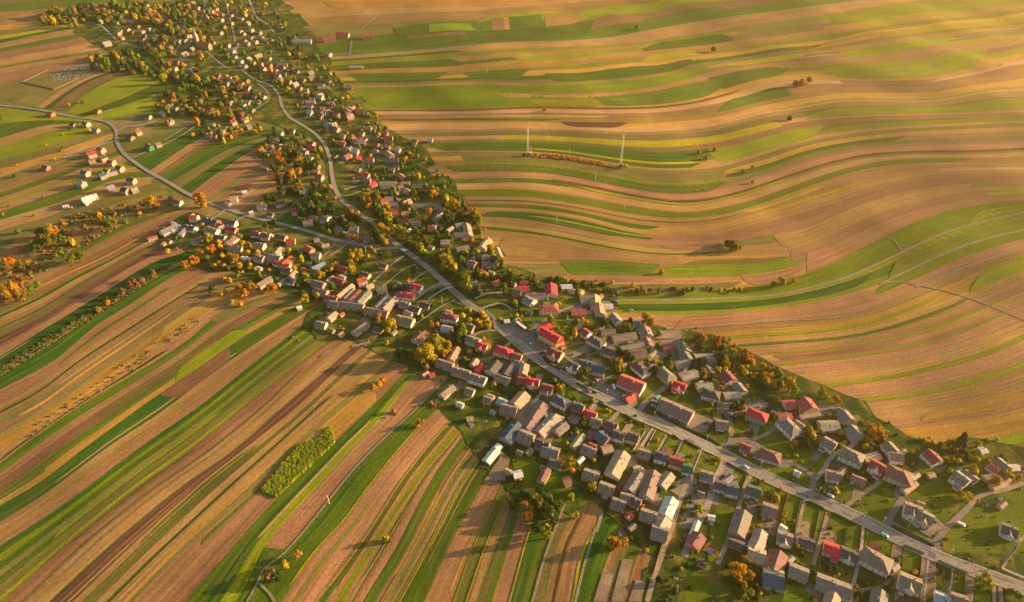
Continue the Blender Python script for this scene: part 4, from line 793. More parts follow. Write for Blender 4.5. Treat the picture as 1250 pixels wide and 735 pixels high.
B(180, 220, .144, [(215, 165, 280, 178, 7, 'mg', 'w', 2.8), (655, 190, 695, 202, 6, 'tn', 'g'), (700, 148, 755, 142, 9, 'tn', 'w'), (800, 95, 840, 88, 6, 'wh', 'g'), (855, 55, 885, 50, 4.5, 'rd', 'g'), (930, 210, 1000, 208, 8.5, 'gy', 'w'), (1085, 190, 1150, 175, 8, 'dk', 'w'), (1020, 278, 1065, 285, 6.5, 'dk', 'w', 3), (862, 268, 892, 262, 5, 'wh', 'g'), (1222, 245, 1270, 240, 9, 'rd', 'w'),
  (355, 300, 420, 302, 9, 'rd', 'w', 4.2), (110, 432, 245, 368, 11, 'gy', 'w', 3.4), (195, 425, 270, 378, 6, 'bl', 'w', 3), (268, 455, 330, 390, 7, 'gy', 'w', 3), (310, 378, 400, 400, 9, 'dk', 'w', 3.4), (475, 312, 590, 345, 11, 'dk', 'b'), (665, 340, 745, 350, 9, 'dk', 'w'), (490, 395, 590, 420, 9, 'gy', 'w'), (670, 395, 750, 412, 8, 'mg', 'o'), (545, 462, 655, 480, 8, 'dk', 'w'), (665, 528, 770, 455, 8, 'br', 'w', 3), (690, 552, 800, 565, 10, 'gy', 'c'), (598, 398, 665, 372, 5.5, 'lg', 'g'), (370, 520, 450, 482, 7, 'gy', 'g'),
  (880, 435, 945, 447, 8.5, 'mg', 'w'), (960, 450, 1035, 458, 9.5, 'dk', 'c'), (900, 530, 985, 542, 9, 'gy', 'c'), (1090, 460, 1170, 475, 8, 'dk', 'o'), (1175, 505, 1248, 500, 8.5, 'rd', 'c'), (0, 490, 80, 470, 5, 'or', 'g')])
B(380, 220, .144, [(5, 300, 48, 312, 8, 'gy', 'w'), (100, 320, 150, 290, 7, 'wh', 'w', 3), (225, 310, 275, 298, 7, 'gy', 'g'), (215, 400, 270, 400, 8, 'gy', 'g'), (322, 395, 395, 395, 9, 'gy', 'c'), (285, 450, 330, 430, 6, 'gy', 'g'), (298, 500, 365, 485, 6, 'mg', 'g'), (400, 460, 450, 448, 7, 'dk', 'g'), (452, 510, 500, 460, 6, 'gy', 'g'), (20, 500, 65, 490, 5, 'gy', 'g'), (90, 550, 150, 540, 7, 'tn', 'g'),
  (490, 35, 540, 12, 9, 'rd', 'c'), (520, 95, 562, 88, 8, 'tn', 'c'), (445, 5, 500, 10, 7.5, 'mg', 'w'), (580, 12, 720, 12, 10, 'lg', 'g', 3), (585, 45, 690, 45, 9, 'gy', 'g', 3), (730, 50, 775, 40, 8, 'gy', 'g'), (790, 70, 832, 85, 8, 'tn', 'w', 3.6), (765, 15, 830, 15, 7, 'tn', 'g'), (858, 38, 945, 38, 9, 'gy', 'g'), (630, 145, 695, 145, 7, 'tq', 'g'), (585, 160, 640, 150, 10, 'or', 'c'), (655, 195, 730, 195, 7, 'gy', 'g'),
  (780, 180, 840, 160, 9, 'tn', 'g'), (850, 205, 1015, 200, 9, 'gy', 'g', 3.4), (1035, 202, 1105, 192, 10, 'gy', 'w', 3.6), (660, 243, 730, 243, 8, 'mg', 'g'), (655, 275, 735, 272, 6.5, 'or', 'g'), (765, 270, 845, 265, 8, 'tn', 'g'), (750, 330, 830, 338, 8, 'mg', 'w', 3.4), (845, 350, 925, 350, 8, 'gy', 'c', 3), (1040, 320, 1090, 290, 8.5, 'gy', 'g'), (990, 385, 1050, 390, 8.5, 'or', 'c', 4.2), (1100, 510, 1175, 510, 9.5, 'lg', 'b', 4.4), (1150, 420, 1200, 392, 6, 'tn', 'g')])
B(500, 220, .144, [(388, 370, 475, 355, 9, 'gy', 'g'), (385, 450, 495, 450, 9, 'gy', 'g', 3.6), (480, 360, 505, 465, 9, 'tn', 't'), (610, 560, 665, 490, 10, 'tn', 'w'), (612, 640, 690, 640, 9, 'gy', 'g'), (612, 695, 690, 695, 9, 'dk', 'g'), (738, 570, 775, 650, 6, 'tn', 'g'), (700, 722, 740, 680, 6, 'gy', 'g'), (400, 572, 500, 556, 9, 'gy', 'g'), (495, 680, 560, 700, 9, 'gy', 'o', 4), (400, 235, 460, 235, 6, 'dk', 'g'), (488, 232, 535, 228, 6, 'rd', 'g')])
B(560, 300, .144, [(290, 310, 340, 292, 6, 'or', 'g'), (108, 312, 155, 305, 8, 'gy', 'w'), (450, 370, 525, 378, 8.5, 'dk', 'b', 4.4), (495, 350, 595, 352, 7, 'rd', 'c', 3), (515, 303, 590, 303, 4.5, 'mg', 'g'), (560, 428, 630, 465, 9.5, 'gy', 'w', 4), (780, 315, 785, 398, 13, 'rd', 'w', 3.6, 'K'), (565, 412, 740, 410, 8, 'gy', 'w', 3), (725, 515, 800, 515, 10, 'dr', 'w', 4.8, 'H'), (870, 337, 960, 337, 7, 'wh', 'g'), (930, 370, 985, 380, 6, 'tn', 'g')])
B(680, 360, .12, [(240, 20, 380, 18, 11, 'gy', 'g', 3.2), (385, -5, 390, 75, 11, 'tn', 't'), (425, 80, 440, 178, 10.5, 'tn', 'w', 3.4), (150, 160, 288, 160, 8.5, 'dr', 'c', 2.8), (492, 105, 565, 105, 7.5, 'wh', 'g', 2.8), (565, 185, 635, 262, 9, 'lg', 'w', 3.4), (262, 342, 325, 388, 9.5, 'mg', 'w', 4.4), (375, 435, 430, 465, 10, 'dk', 'w', 4.8, 'H'), (450, 360, 590, 358, 8, 'gy', 'c', 3.4), (510, 545, 575, 565, 10, 'dk', 'w', 4.8, 'H'), (575, 420, 800, 398, 9.5, 'gy', 'c', 4), (655, 530, 880, 497, 7, 'gy', 'c', 3), (885, 315, 925, 398, 12, 'gy', 'g', 4), (905, 432, 940, 510, 9, 'mv', 'g', 3.4), (785, 280, 840, 280, 6.5, 'bu', 'g'), (765, 580, 905, 570, 9, 'br', 'w', 4), (1080, 515, 1180, 512, 8, 'mg', 'g', 2.8)])
B(780, 380, .12, [(430, 303, 485, 395, 11.5, 'gy', 'g', 4), (455, 402, 510, 482, 9.5, 'gy', 'g', 4), (380, 520, 515, 490, 9, 'gy', 'w', 3), (575, 462, 765, 450, 8, 'lg', 'g', 2.8, 'F'), (695, 497, 785, 495, 6, 'mv', 'g'), (245, 590, 300, 640, 11, 'gy', 'o', 4.6, 'H'), (435, 640, 590, 612, 9, 'lg', 'w', 3.2), (680, 548, 735, 620, 8.5, 'gy', 'g'), (872, 602, 950, 692, 12, 'mg', 'c', 4.4)])
B(680, 440, .12, [(830, 42, 880, 85, 10, 'dk', 'w', 4.4, 'H'), (645, 150, 880, 255, 15, 'dr', 'w', 4.6, 'K'), (700, 385, 780, 345, 8, 'or', 'b', 3), (225, 0, 345, 30, 11, 'dt', 'c', 4), (345, 40, 490, 75, 11, 'dt', 'c', 5), (500, 620, 612, 660, 8.5, 'dk', 'o', 4), (345, 590, 445, 622, 9, 'gy', 'c', 4), (290, 512, 398, 552, 8.5, 'rd', 'g', 4), (160, 430, 270, 472, 8.5, 'dk', 'b', 4)])
B(800, 440, .12, [(190, 215, 310, 262, 9.5, 'rd', 'w', 4, 'X'), (55, 395, 375, 545, 15, 'mv', 'c', 3.6, 'K'), (430, 250, 575, 237, 9, 'lg', 'c', 3.2), (545, 310, 600, 325, 10.5, 'dk', 'w', 4.6, 'H'), (830, 225, 900, 308, 9.5, 'gy', 'g', 3.6), (705, 345, 860, 330, 8, 'lg', 'g', 2.8), (1010, 520, 1080, 545, 11, 'rd', 'n', 4.8, 'H'), (640, 625, 730, 640, 10.5, 'mv', 'w', 3)])
B(900, 440, .12, [(482, 430, 605, 420, 9, 'dr', 'w', 3), (685, 380, 765, 475, 14, 'dr', 'c', 4.6, 'K'), (420, 562, 548, 545, 8, 'dr', 'w', 2.8), (510, 620, 570, 675, 12, 'gy', 'w', 5, 'H'), (590, 612, 680, 675, 6, 'gy', 'g'), (1080, 508, 1150, 592, 10.5, 'gy', 'g', 3.4), (850, 645, 1030, 635, 11, 'lg', 'g', 3.2), (645, 568, 840, 537, 4.5, 'tn', 'g')])
B(560, 450, .12, [(1010, 295, 1060, 320, 10, 'dt', 'w', 4.4, 'H'), (690, 600, 855, 345, 10, 'mv', 'w', 3.6), (470, 700, 600, 545, 12, 'dt', 'g', 3.6), (430, 373, 588, 405, 11, 'gy', 'o', 3.8), (565, 355, 672, 237, 11.5, 'tn', 'g', 3), (400, 308, 488, 342, 7.5, 'tq', 'g', 2.8), (255, 290, 330, 315, 7.5, 'gy', 'c', 2.8), (70, 205, 150, 230, 7.5, 'gy', 'c', 2.8), (380, 60, 510, 110, 8.5, 'gy', 'g', 3), (700, 108, 815, 130, 9, 'rd', 'w', 4.6, 'X'), (842, 165, 955, 195, 10, 'mg', 'c', 4.4), (600, 92, 690, 112, 8.5, 'mg', 'g'), (5, 355, 30, 365, 5, 'wh', 'g'), (815, 640, 990, 465, 11, 'lg', 'o', 3.4), (985, 625, 1085, 545, 9, 'gy', 'c', 3.4), (82, 508, 145, 500, 5, 'tn', 'g')])
B(450, 470, .16, [(895, 580, 975, 485, 7, 'wh', 'g', 2), (550, 70, 640, 0, 8, 'gy', 'c', 3), (680, 140, 702, 145, 4.5, 'wh', 'g')])
B(620, 520, .12, [(115, 50, 258, 112, 13, 'gy', 'o', 3.6), (290, 142, 415, 185, 9, 'dk', 'o'), (350, 215, 515, 262, 11, 'gy', 'o', 3.4), (420, 350, 542, 382, 7.5, 'dk', 'g'), (335, 555, 400, 430, 6.5, 'br', 'g'), (570, 558, 635, 540, 6.5, 'br', 'o'), (60, 490, 140, 470, 6.5, 'wh', 'o'), (660, 210, 760, 82, 6, 'lg', 'g'), (762, 200, 890, 255, 10, 'gy', 'o', 3.2), (822, 180, 895, 212, 6.5, 'mg', 'g'), (945, 75, 1000, 115, 11, 'dt', 'o', 3.6), (960, 232, 1060, 210, 7.5, 'tn', 'g'), (772, 455, 922, 505, 10, 'gy', 'o', 3.2), (932, 588, 1078, 640, 9.5, 'gy', 'o', 3.2)])
B(740, 520, .12, [(70, 50, 180, 92, 9, 'dk', 'w'), (222, 72, 332, 110, 9.5, 'dk', 'c'), (332, 245, 452, 285, 9, 'gy', 'b'), (500, 268, 625, 305, 9, 'dk', 'w', 4.8), (652, 322, 782, 368, 9, 'mg', 'c', 4.8), (782, 405, 878, 430, 8.5, 'gn', 'w', 4.2), (966, 468, 1088, 505, 9.5, 'gy', 'w', 3.6), (58, 480, 178, 258, 12, 'tn', 'w', 3.4), (290, 440, 370, 450, 8, 'lg', 'g'), (235, 640, 345, 475, 9.5, 'gy', 'c', 3.4), (405, 700, 488, 455, 11, 'mv', 'w', 3.4), (562, 595, 655, 478, 8.5, 'lg', 'g', 3)])
B(860, 520, .12, [(110, 570, 212, 600, 9, 'dk', 'w', 4.4), (222, 612, 350, 642, 9.5, 'dt', 'w', 4.6), (430, 615, 572, 665, 10, 'dk', 'w', 5), (380, 182, 470, 222, 8.5, 'mg', 'w', 3), (650, 268, 705, 285, 11.5, 'br', 'w', 3.4, 'H'), (918, 462, 972, 488, 4.5, 'wh', 'w', 2.4, 'F')])
B(740, 590, .12, [(62, 165, 195, 212, 9.5, 'gy', 'o', 3.2), (150, 110, 248, 140, 8, 'gy', 'g'), (245, 135, 350, 190, 8.5, 'dk', 'o'), (355, 278, 515, 335, 9.5, 'gy', 'o', 3.6), (600, 312, 672, 145, 10, 'wh', 'w', 3.4), (545, 440, 600, 345, 11, 'lg', 'o', 3.6), (478, 448, 618, 492, 12, 'gy', 'o', 3.6), (882, 520, 932, 382, 4.5, 'wh', 'w'), (880, 620, 955, 510, 10, 'br', 'o', 3.2), (1045, 338, 1100, 350, 4.5, 'wh', 'g')])
B(860, 590, .12, [(335, 500, 405, 278, 12, 'gy', 't', 3.2), (260, 575, 400, 635, 7, 'dk', 'o', 2.8), (602, 222, 738, 272, 11, 'gy', 'o', 4), (552, 575, 582, 475, 9.5, 'lg', 'g', 3.4), (505, 660, 555, 575, 10, 'lg', 'g', 3.2), (752, 510, 900, 560, 10, 'gy', 'w', 3.6, 'X'), (962, 560, 1120, 612, 8.5, 'dk', 'c', 3), (768, 430, 830, 470, 5.5, 'wh', 'g')])
B(900, 647, .12, [(120, 200, 288, 262, 11.5, 'lg', 'c', 3.6), (372, 395, 432, 215, 12, 'br', 'g', 3), (320, 395, 470, 450, 8.5, 'tn', 'g', 3), (292, 440, 460, 488, 14, 'dt', 'g', 3.6), (542, 368, 725, 445, 10, 'gy', 'o', 3.8), (892, 145, 1060, 205, 10, 'rd', 'w', 3.8), (1068, 195, 1225, 262, 9.5, 'dk', 'w', 4.4, 'X'), (822, 480, 1160, 612, 12, 'gy', 'c', 3.6), (960, 730, 990, 640, 9, 'tn', 'c', 3.2)])
B(1000, 647, .12, [(560, 258, 645, 300, 13, 'gy', 'w', 5, 'H'), (830, 465, 1045, 550, 12, 'gy', 'w', 4.4, 'X'), (632, 605, 612, 735, 9.5, 'gy', 'o', 3.4)])
B(1100, 647, .12, [(355, 650, 500, 700, 9, 'tq', 'w', 3.6), (520, 665, 685, 722, 10, 'mv', 'c', 4)])
B(980, 520, .12, [(215, 122, 338, 190, 11, 'gy', 'w', 5), (500, 5, 590, 92, 14, 'gy', 'g', 3.4), (485, 262, 540, 285, 13, 'gy', 'w', 5.2, 'H'), (702, 352, 842, 425, 10.5, 'mg', 'w', 5.2, 'X'), (862, 162, 955, 258, 10, 'gy', 'w', 4), (905, 280, 1010, 292, 10.5, 'gy', 'w', 4), (965, 455, 1030, 480, 14, 'br', 'c', 5.2, 'H'), (1025, 660, 1150, 570, 5.5, 'tn', 'g', 2.4, 'F'), (250, 468, 382, 500, 9.5, 'mv', 'w', 4), (505, 505, 640, 560, 8.5, 'mv', 'g', 3), (632, 330, 780, 292, 7, 'tn', 'g', 2.6, 'F')])
B(1100, 520, .12, [(275, 240, 395, 352, 11.5, 'mg', 'w', 4), (560, 468, 688, 560, 11.5, 'gy', 'w', 5), (650, 455, 780, 550, 7.5, 'gy', 'g', 3.2), (905, 382, 992, 452, 7.5, 'dr', 'w', 3), (980, 328, 1100, 422, 10, 'gy', 'g', 3.6), (1120, 420, 1195, 410, 6, 'wh', 'g'), (275, 500, 340, 485, 4.5, 'tn', 'g', 2, 'F'), (800, 245, 870, 235, 6, 'wh', 'g'), (925, 615, 1070, 575, 5.5, 'tn', 'o', 2.6), (850, 525, 1010, 505, 6, 'gy', 'g', 2.6)])
B(1100, 590, .12, [(62, 222, 205, 272, 12, 'gy', 'w', 4.6, 'X'), (190, 290, 322, 352, 11, 'gy', 'c', 4.6, 'X'), (1045, 430, 1180, 482, 10.5, 'dk', 'w', 4, 'X')])
B(580, 380, .12, [(372, 430, 470, 455, 8.5, 'mg', 'c', 4), (400, 505, 478, 520, 8.5, 'gy', 'c', 3.4), (505, 530, 480, 630, 8, 'tn', 'o', 4), (150, 600, 225, 500, 10, 'dk', 'w', 4.4), (300, 635, 372, 525, 9, 'dk', 'g', 3.2), (760, 378, 880, 430, 11, 'mg', 'c', 4.6, 'X'), (680, 172, 860, 275, 12, 'rd', 'y', 6.4, 'K'), (655, 162, 765, 128, 10, 'rd', 'y', 6.2), (800, 285, 885, 262, 9, 'rd', 'y', 6.2), (298, 95, 350, 88, 5.5, 'wh', 'n', 2.4), (955, 512, 1050, 560, 9.5, 'dk', 'w', 5, 'X')])
# ---- the far part of the village: centre, ridge half length and roof, all a few pixels across
def far(ox, oy, s, rows, W=9):
    for r in rows:
        x, y, rc = r[:3]; wc = r[3] if len(r) > 3 and r[3] else random.choice('wwccgo'); hl = (r[4] if len(r) > 4 else random.uniform(13, 17)); sl = r[5] if len(r) > 5 else random.choice((.10, .15, .2, -.35))
        x, y = ox+x*s, oy+y*s; h_ = hl*s/2*1.12
        building(x-h_, y-h_*sl, x+h_, y+h_*sl, r[6] if len(r) > 6 else random.uniform(8, 9.8), rc, wc)
far(200, 0, .204, [(270, 45, 'tn'), (285, 60, 'wh'), (305, 80, 'rd'), (345, 80, 'lg'), (372, 20, 'tn'), (402, 85, 'tn'), (340, 110, 'tn'), (455, 105, 'wh', 'w', 30), (487, 85, 'lg'), (515, 95, 'tn'), (400, 130, 'tn'), (355, 150, 'mg'), (500, 130, 'tn'), (520, 170, 'wh'), (475, 195, 'rd', 'w'), (455, 180, 'lg'), (335, 187, 'gy'), (270, 217, 'mg'),
 (290, 247, 'gy', 'g', 20), (380, 262, 'rd', 'w'), (432, 257, 'gy', 'g', 26), (480, 235, 'or'), (497, 252, 'tn'), (520, 217, 'wh'), (582, 217, 'lg'), (600, 232, 'tn', 'g', 24), (570, 187, 'tn'), (405, 296, 'bl', 'w', 24), (420, 332, 'tn', 'c', 20), (455, 357, 'bl'), (505, 345, 'wh'), (530, 367, 'dr'), (480, 386, 'lg'), (575, 375, 'rd', 'w'), (592, 402, 'or'), (560, 327, 'tn', 'g', 34), (620, 342, 'tn', 'w', 30),
 (627, 382, 'dr'), (668, 372, 'gy', 'g', 30), (712, 378, 'lg', 'g', 50), (708, 396, 'rd', 'g'), (665, 412, 'bl', 'g', 20), (655, 435, 'rd', 'b', 24), (680, 445, 'dr'), (715, 432, 'gy', 'g', 30), (692, 466, 'wh'), (745, 480, 'rd'), (782, 495, 'wh', 'w', 24), (790, 420, 'gy', 'g', 26), (872, 425, 'gy', 'g', 26), (878, 457, 'gy', 'g', 30), (828, 470, 'mg', 'g', 26), (810, 520, 'dr'), (850, 530, 'lg'),
 (815, 562, 'rd', 'n', 20), (935, 500, 'tn', 'g', 40), (955, 518, 'lg', 'w', 60, 0, 8), (980, 480, 'gy', 'g', 22), (932, 562, 'wh', 'w', 24), (888, 585, 'tq', 'g', 26), (875, 603, 'lg', 'w', 50, 0), (992, 610, 'tn', 't', 36), (822, 602, 'or', 't'), (872, 630, 'tn', 'g', 26), (945, 662, 'gy', 'g', 45), (872, 668, 'wh', 'w'), (932, 690, 'or', 't'), (1030, 680, 'dr'), (1112, 645, 'tn', 't', 28, .6, 11), (1112, 685, 'tn', 't', 26), (1160, 658, 'mg', 'w', 36, 0), (1205, 672, 'tn', 'g', 28), (1100, 518, 'mv', 't', 44, 0, 7),
 (825, 235, 'lg', 'w', 100, 0, 14), (990, 222, 'or', 'w', 66, -.1, 13), (1068, 196, 'rd', 'w', 66, 0, 15), (1150, 395, 'wh', 'w', 70, -.05, 7), (985, 315, 'wh', 'w', 20), (692, 145, 'rd', 'w', 22), (1215, 210, 'dr', 'w', 60, -.05), (165, 408, 'wh', 'w'), (75, 362, 'mg', 'w', 24), (117, 315, 'lg', 'w', 26, -.5), (40, 277, 'lg'), (87, 237, 'lg'), (122, 232, 'gy'), (133, 207, 'tn'), (20, 100, 'gy'), (170, 12, 'tn'), (210, 30, 'gy'), (60, 15, 'lg'),
 (320, 447, 'mg'), (352, 457, 'dr'), (385, 460, 'tn', 'w', 22), (370, 490, 'gy'), (412, 475, 'wh'), (460, 490, 'or', 't', 22), (490, 472, 'dk'), (500, 515, 'mg'), (495, 556, 'or', 'w', 22), (540, 572, 'gy'), (577, 557, 'gy'), (592, 572, 'lg'), (470, 620, 'lg', 'w', 24), (502, 600, 'lg'), (390, 602, 'tn'), (460, 667, 'dr', 'g', 24), (520, 650, 'gy'), (480, 698, 'tn', 'w'), (410, 718, 'or'), (265, 650, 'or'), (60, 640, 'gy', 'g', 26), (35, 622, 'gy', 'g', 20), (110, 660, 'dk'), (30, 715, 'dr', 'w'), (250, 95, 'gy'), (230, 60, 'tn'), (310, 45, 'gy'), (430, 60, 'gy'), (200, 250, 'gy'), (165, 285, 'lg'), (60, 400, 'tn'), (110, 380, 'gy'), (545, 240, 'lg', 'w'), (640, 235, 'gy')])
far(0, 0, .204, [(790, 92, 'wh'), (762, 103, 'dr'), (740, 117, 'wh'), (715, 98, 'wh'), (698, 126, 'wh', 'w', 20), (670, 110, 'lg'), (780, 122, 'wh'), (805, 93, 'or', 'w'), (822, 150, 'or'), (785, 186, 'or', 't'), (752, 168, 'mg', 'w', 30), (720, 178, 'wh'), (700, 190, 'lg', 'w', 22), (845, 180, 'wh', 'w', 22), (866, 205, 'dr'), (886, 236, 'or', 'w'), (850, 230, 'dr', 'w'), (725, 220, 'dr', 'w'), (886, 165, 'tn'), (916, 175, 'tn'), (940, 215, 'wh', 'w', 16), (840, 40, 'wh', 'w', 18), (875, 25, 'tn'), (916, 60, 'wh'), (600, 120, 'wh'), (635, 250, 'wh', 'w', 40, -.2, 12),
 (1010, 275, 'tn'), (1075, 235, 'wh'), (1105, 232, 'tn'), (1130, 207, 'tn'), (1145, 408, 'wh'), (1060, 367, 'mg'), (1098, 315, 'lg'), (578, 655, 'or', 'y', 24), (975, 665, 'wh', 'w', 12), (1040, 240, 'gy'), (1090, 150, 'gy'), (1150, 60, 'gy'), (1180, 40, 'tn'), (1120, 20, 'lg')])
far(0, 130, .204, [(435, 100, 'dk', 'w', 20), (512, 92, 'dk', 'w', 22), (565, 132, 'bl', 'w', 34), (882, 52, 'dk', 'w', 26), (1010, 80, 'dr', 'w', 24), (820, 140, 'or', 'w', 26), (775, 175, 'mg', 'g', 20), (540, 272, 'rd', 'w', 44, -.3), (598, 248, 'or', 'w', 24), (550, 322, 'tn', 'w', 34, -.2), (612, 295, 'dk', 'w', 24), (660, 322, 'or', 'w', 18), (636, 375, 'dk', 'w', 18), (712, 358, 'dk', 'w', 26), (606, 400, 'dt', 'w', 20), (665, 395, 'wh', 'w', 60, -.25, 6), (505, 385, 'dt', 'w', 22), (782, 430, 'dk', 'w', 34), (745, 488, 'dk', 'w', 20), (800, 488, 'wh', 'w', 30, -.3), (660, 475, 'wh', 'w', 36, -.25), (555, 528, 'wh', 'w', 34, -.3), (508, 544, 'wh', 'w', 18), (392, 592, 'wh', 'g', 30, -.2, 5), (888, 232, 'mg', 'n', 26), (942, 218, 'gy', 'w', 30, -.3), (270, 356, 'dt', 'g', 22), (1062, 565, 'mg', 'w', 30, .1), (480, 450, 'wh', 'w', 8), (300, 35, 'or', 't', 18)])
far(200, 130, .204, [(285, 100, 'lg', 'g', 22), (305, 135, 'tn', 'g', 22), (343, 140, 'tn', 'y', 22), (362, 120, 'lg'), (408, 82, 'rd', 'w', 18), (480, 70, 'or', 'w'), (502, 110, 'gy', 'g', 24), (465, 37, 'mg'), (270, 167, 'gy'), (302, 167, 'gy'), (590, 265, 'gy', 'g', 26), (632, 230, 'lg'), (646, 265, 'gy'), (685, 203, 'tn', 'w', 18), (692, 150, 'lg', 'w', 26), (765, 138, 'mg', 'w', 14), (840, 262, 'gy', 'w', 20), (880, 212, 'mg', 'w', 28), (885, 238, 'rd', 'w', 28), (868, 302, 'lg', 'w', 30), (910, 348, 'tn', 'g', 30), (908, 378, 'tn', 't', 30), (930, 410, 'rd', 'w', 30), (832, 505, 'wh', 'g', 14), (820, 250, 'gy'), (870, 22, 'wh', 'w', 20), (978, 97, 'wh'), (1015, 100, 'wh'), (1030, 125, 'rd', 'w', 20), (1065, 172, 'lg', 't', 20), (1068, 215, 'or', 't', 22), (1090, 257, 'gy', 'g', 26), (1143, 262, 'wh', 'w', 30), (1092, 290, 'dr', 'w', 24), (1160, 300, 'rd', 't', 24), (1155, 372, 'tn', 't', 22), (1168, 398, 'mg', 'w', 30), (1205, 405, 'rd', 'w', 30), (860, 682, 'gy', 'w', 50, -.1, 8), (890, 658, 'gy', 'g', 20), (962, 660, 'gy', 'w', 24), (1050, 722, 'gy', 'g', 22), (600, 365, 'lg', 'g', 30, .2, 4)])
far(380, 100, .204, [(52, 82, 'tq', 'w', 24), (80, 172, 'gy', 'g', 46), (120, 120, 'tn', 't', 34, 0), (212, 165, 'tn', 't', 24, .8, 11), (285, 165, 'mg', 'w', 34, 0), (228, 205, 'tn', 't', 30), (150, 187, 'dr'), (95, 245, 'wh'), (130, 255, 'wh', 'w', 20), (145, 270, 'rd', 'w', 22), (185, 315, 'lg', 'c', 24), (182, 355, 'or', 't', 24), (290, 350, 'lg', 'g', 54, 0, 11), (438, 300, 'dr', 'g', 30), (460, 325, 'mg', 'w', 44, 0, 11), (345, 270, 'tn', 'w', 24), (372, 268, 'lg'), (710, 338, 'wh', 'w', 24, 0, 8), (620, 346, 'gy', 'g', 26), (385, 367, 'or', 't', 18), (455, 380, 'tn', 't', 24), (515, 398, 'wh', 'w', 16), (380, 405, 'tq', 'w', 22), (465, 425, 'tn', 't', 28, .8, 10), (262, 405, 'wh', 'w', 24), (213, 395, 'lg', 'w', 22), (220, 432, 'mg', 'w', 24), (350, 455, 'dr', 'w', 38, 0), (482, 460, 'dt', 'g', 66, 0, 11), (430, 412, 'gy', 'g', 30), (275, 515, 'tn', 't', 26), (325, 548, 'rd', 'w', 30), (332, 578, 'mv', 'w', 24), (540, 560, 'tn', 't', 24, .8), (265, 345, 'gy'), (480, 515, 'lg', 'g', 30), (510, 500, 'gy', 'g', 24), (300, 300, 'gy', 'w', 20), (395, 330, 'gy', 'g', 24)])
# ---- the church
def church():
    P = gp(251, 60, 0); root = bpy.data.objects.new('church', None); col.objects.link(root); root.location = (P.x, P.y, P.z); root.rotation_euler = (0, 0, -.35)
    tag(root, 'pale church with orange roof and slim spired tower among the far trees', 'church')
    link('wall', wall_mesh(24, 9, 13, 8, False), M_wall, root, (.36, .26, .17)); link('roof', roof_mesh(24, 9, 13, 8, False), M_roof, root, RC['or'])
    link('tower', box_me('tower', -17.5, -12.2, -2.7, 2.7, -1, 22, M_wall), None, root, (.42, .30, .18))
    vs = [(-17.8, -3, 22), (-11.9, -3, 22), (-11.9, 3, 22), (-17.8, 3, 22), (-15.8, -1, 27), (-13.9, -1, 27), (-13.9, 1, 27), (-15.8, 1, 27), (-14.85, 0, 38)]
    link('spire', mesh('spire', vs, [(0, 1, 5, 4), (1, 2, 6, 5), (2, 3, 7, 6), (3, 0, 4, 7), (4, 5, 8), (5, 6, 8), (6, 7, 8), (7, 4, 8), (3, 2, 1, 0)], M_roof), None, root, (.45, .35, .25))
    for s in (-1, 1):
        for i in range(5):
            o = link('window', win_me(1.4, 4.0), None, root); o.location = (-8+i*4.2, s*4.52, 4.4); o.rotation_euler = (0, 0, 0 if s > 0 else math.pi)
    BLD.append((P.x, P.y, 22))
church()

# ---- little outbuildings standing behind the houses
def outbuildings(n):
    rs = random.Random(21); src = [q for q in BLD if w2p(q[0], q[1], 0)[1] > 120]; k = 0; t = 0
    while k < n and t < n*40:
        t += 1; bx, by, br = rs.choice(src); a = rs.uniform(0, 6.28); dd = br+rs.uniform(5, 12); x, y = bx+math.cos(a)*dd, by+math.sin(a)*dd
        px, py = w2p(x, y, float(hgt(x, y))); px, py = float(px), float(py)
        if not inpoly(px, py, VILLAGE[0]) or px > 1245 or py > 730: continue
        if any((x-q[0])**2+(y-q[1])**2 < (q[2]+3.6)**2 for q in BLD): continue
        if any(min(np.hypot(P_[:, 0]-px, P_[:, 1]-py)) < (w_*.5+4.5)/mpp(py) for P_, w_ in ROADS): continue
        s = 1/mpp(py); L = rs.uniform(1.8, 3.2)*s; sl = rs.choice((.42, .42, -.9, -.7)); q = math.hypot(1, sl)
        building(px-L/q, py-L*sl/q, px+L/q, py+L*sl/q, rs.uniform(3.6, 5), rs.choice(['gy', 'gy', 'tn', 'lg', 'mv', 'br', 'dk', 'wh', 'or']), rs.choice('gggtto'), 2.3, rs.choice(['', 'F'])); k += 1
outbuildings(95)
# ------------------------------------------------------------------ worn patches on the roads
rq = random.Random(17); PMx = resample(MAIN[20:], 500); WMx = gpa(PMx)
for i in range(26):
    k = rq.randint(10, 480); t = WMx[k+6]-WMx[k]; t /= np.hypot(*t); n_ = np.array([-t[1], t[0]]); o_ = rq.choice((-1.7, 1.7))*rq.uniform(.6, 1); L_, w_ = rq.uniform(3, 14), rq.uniform(1.1, 2.6); c_ = WMx[k]+n_*o_
    vs = [c_+t*L_*(u-.5)+n_*w_*(v-.5) for v in (0, 1) for u in (0, .5, 1)]
    drape('road_patch', vs, [(0, 1, 4, 3), (1, 2, 5, 4)], .632+.001*i, rq.choice((M_patch, M_patch, M_yard)), parent=None)
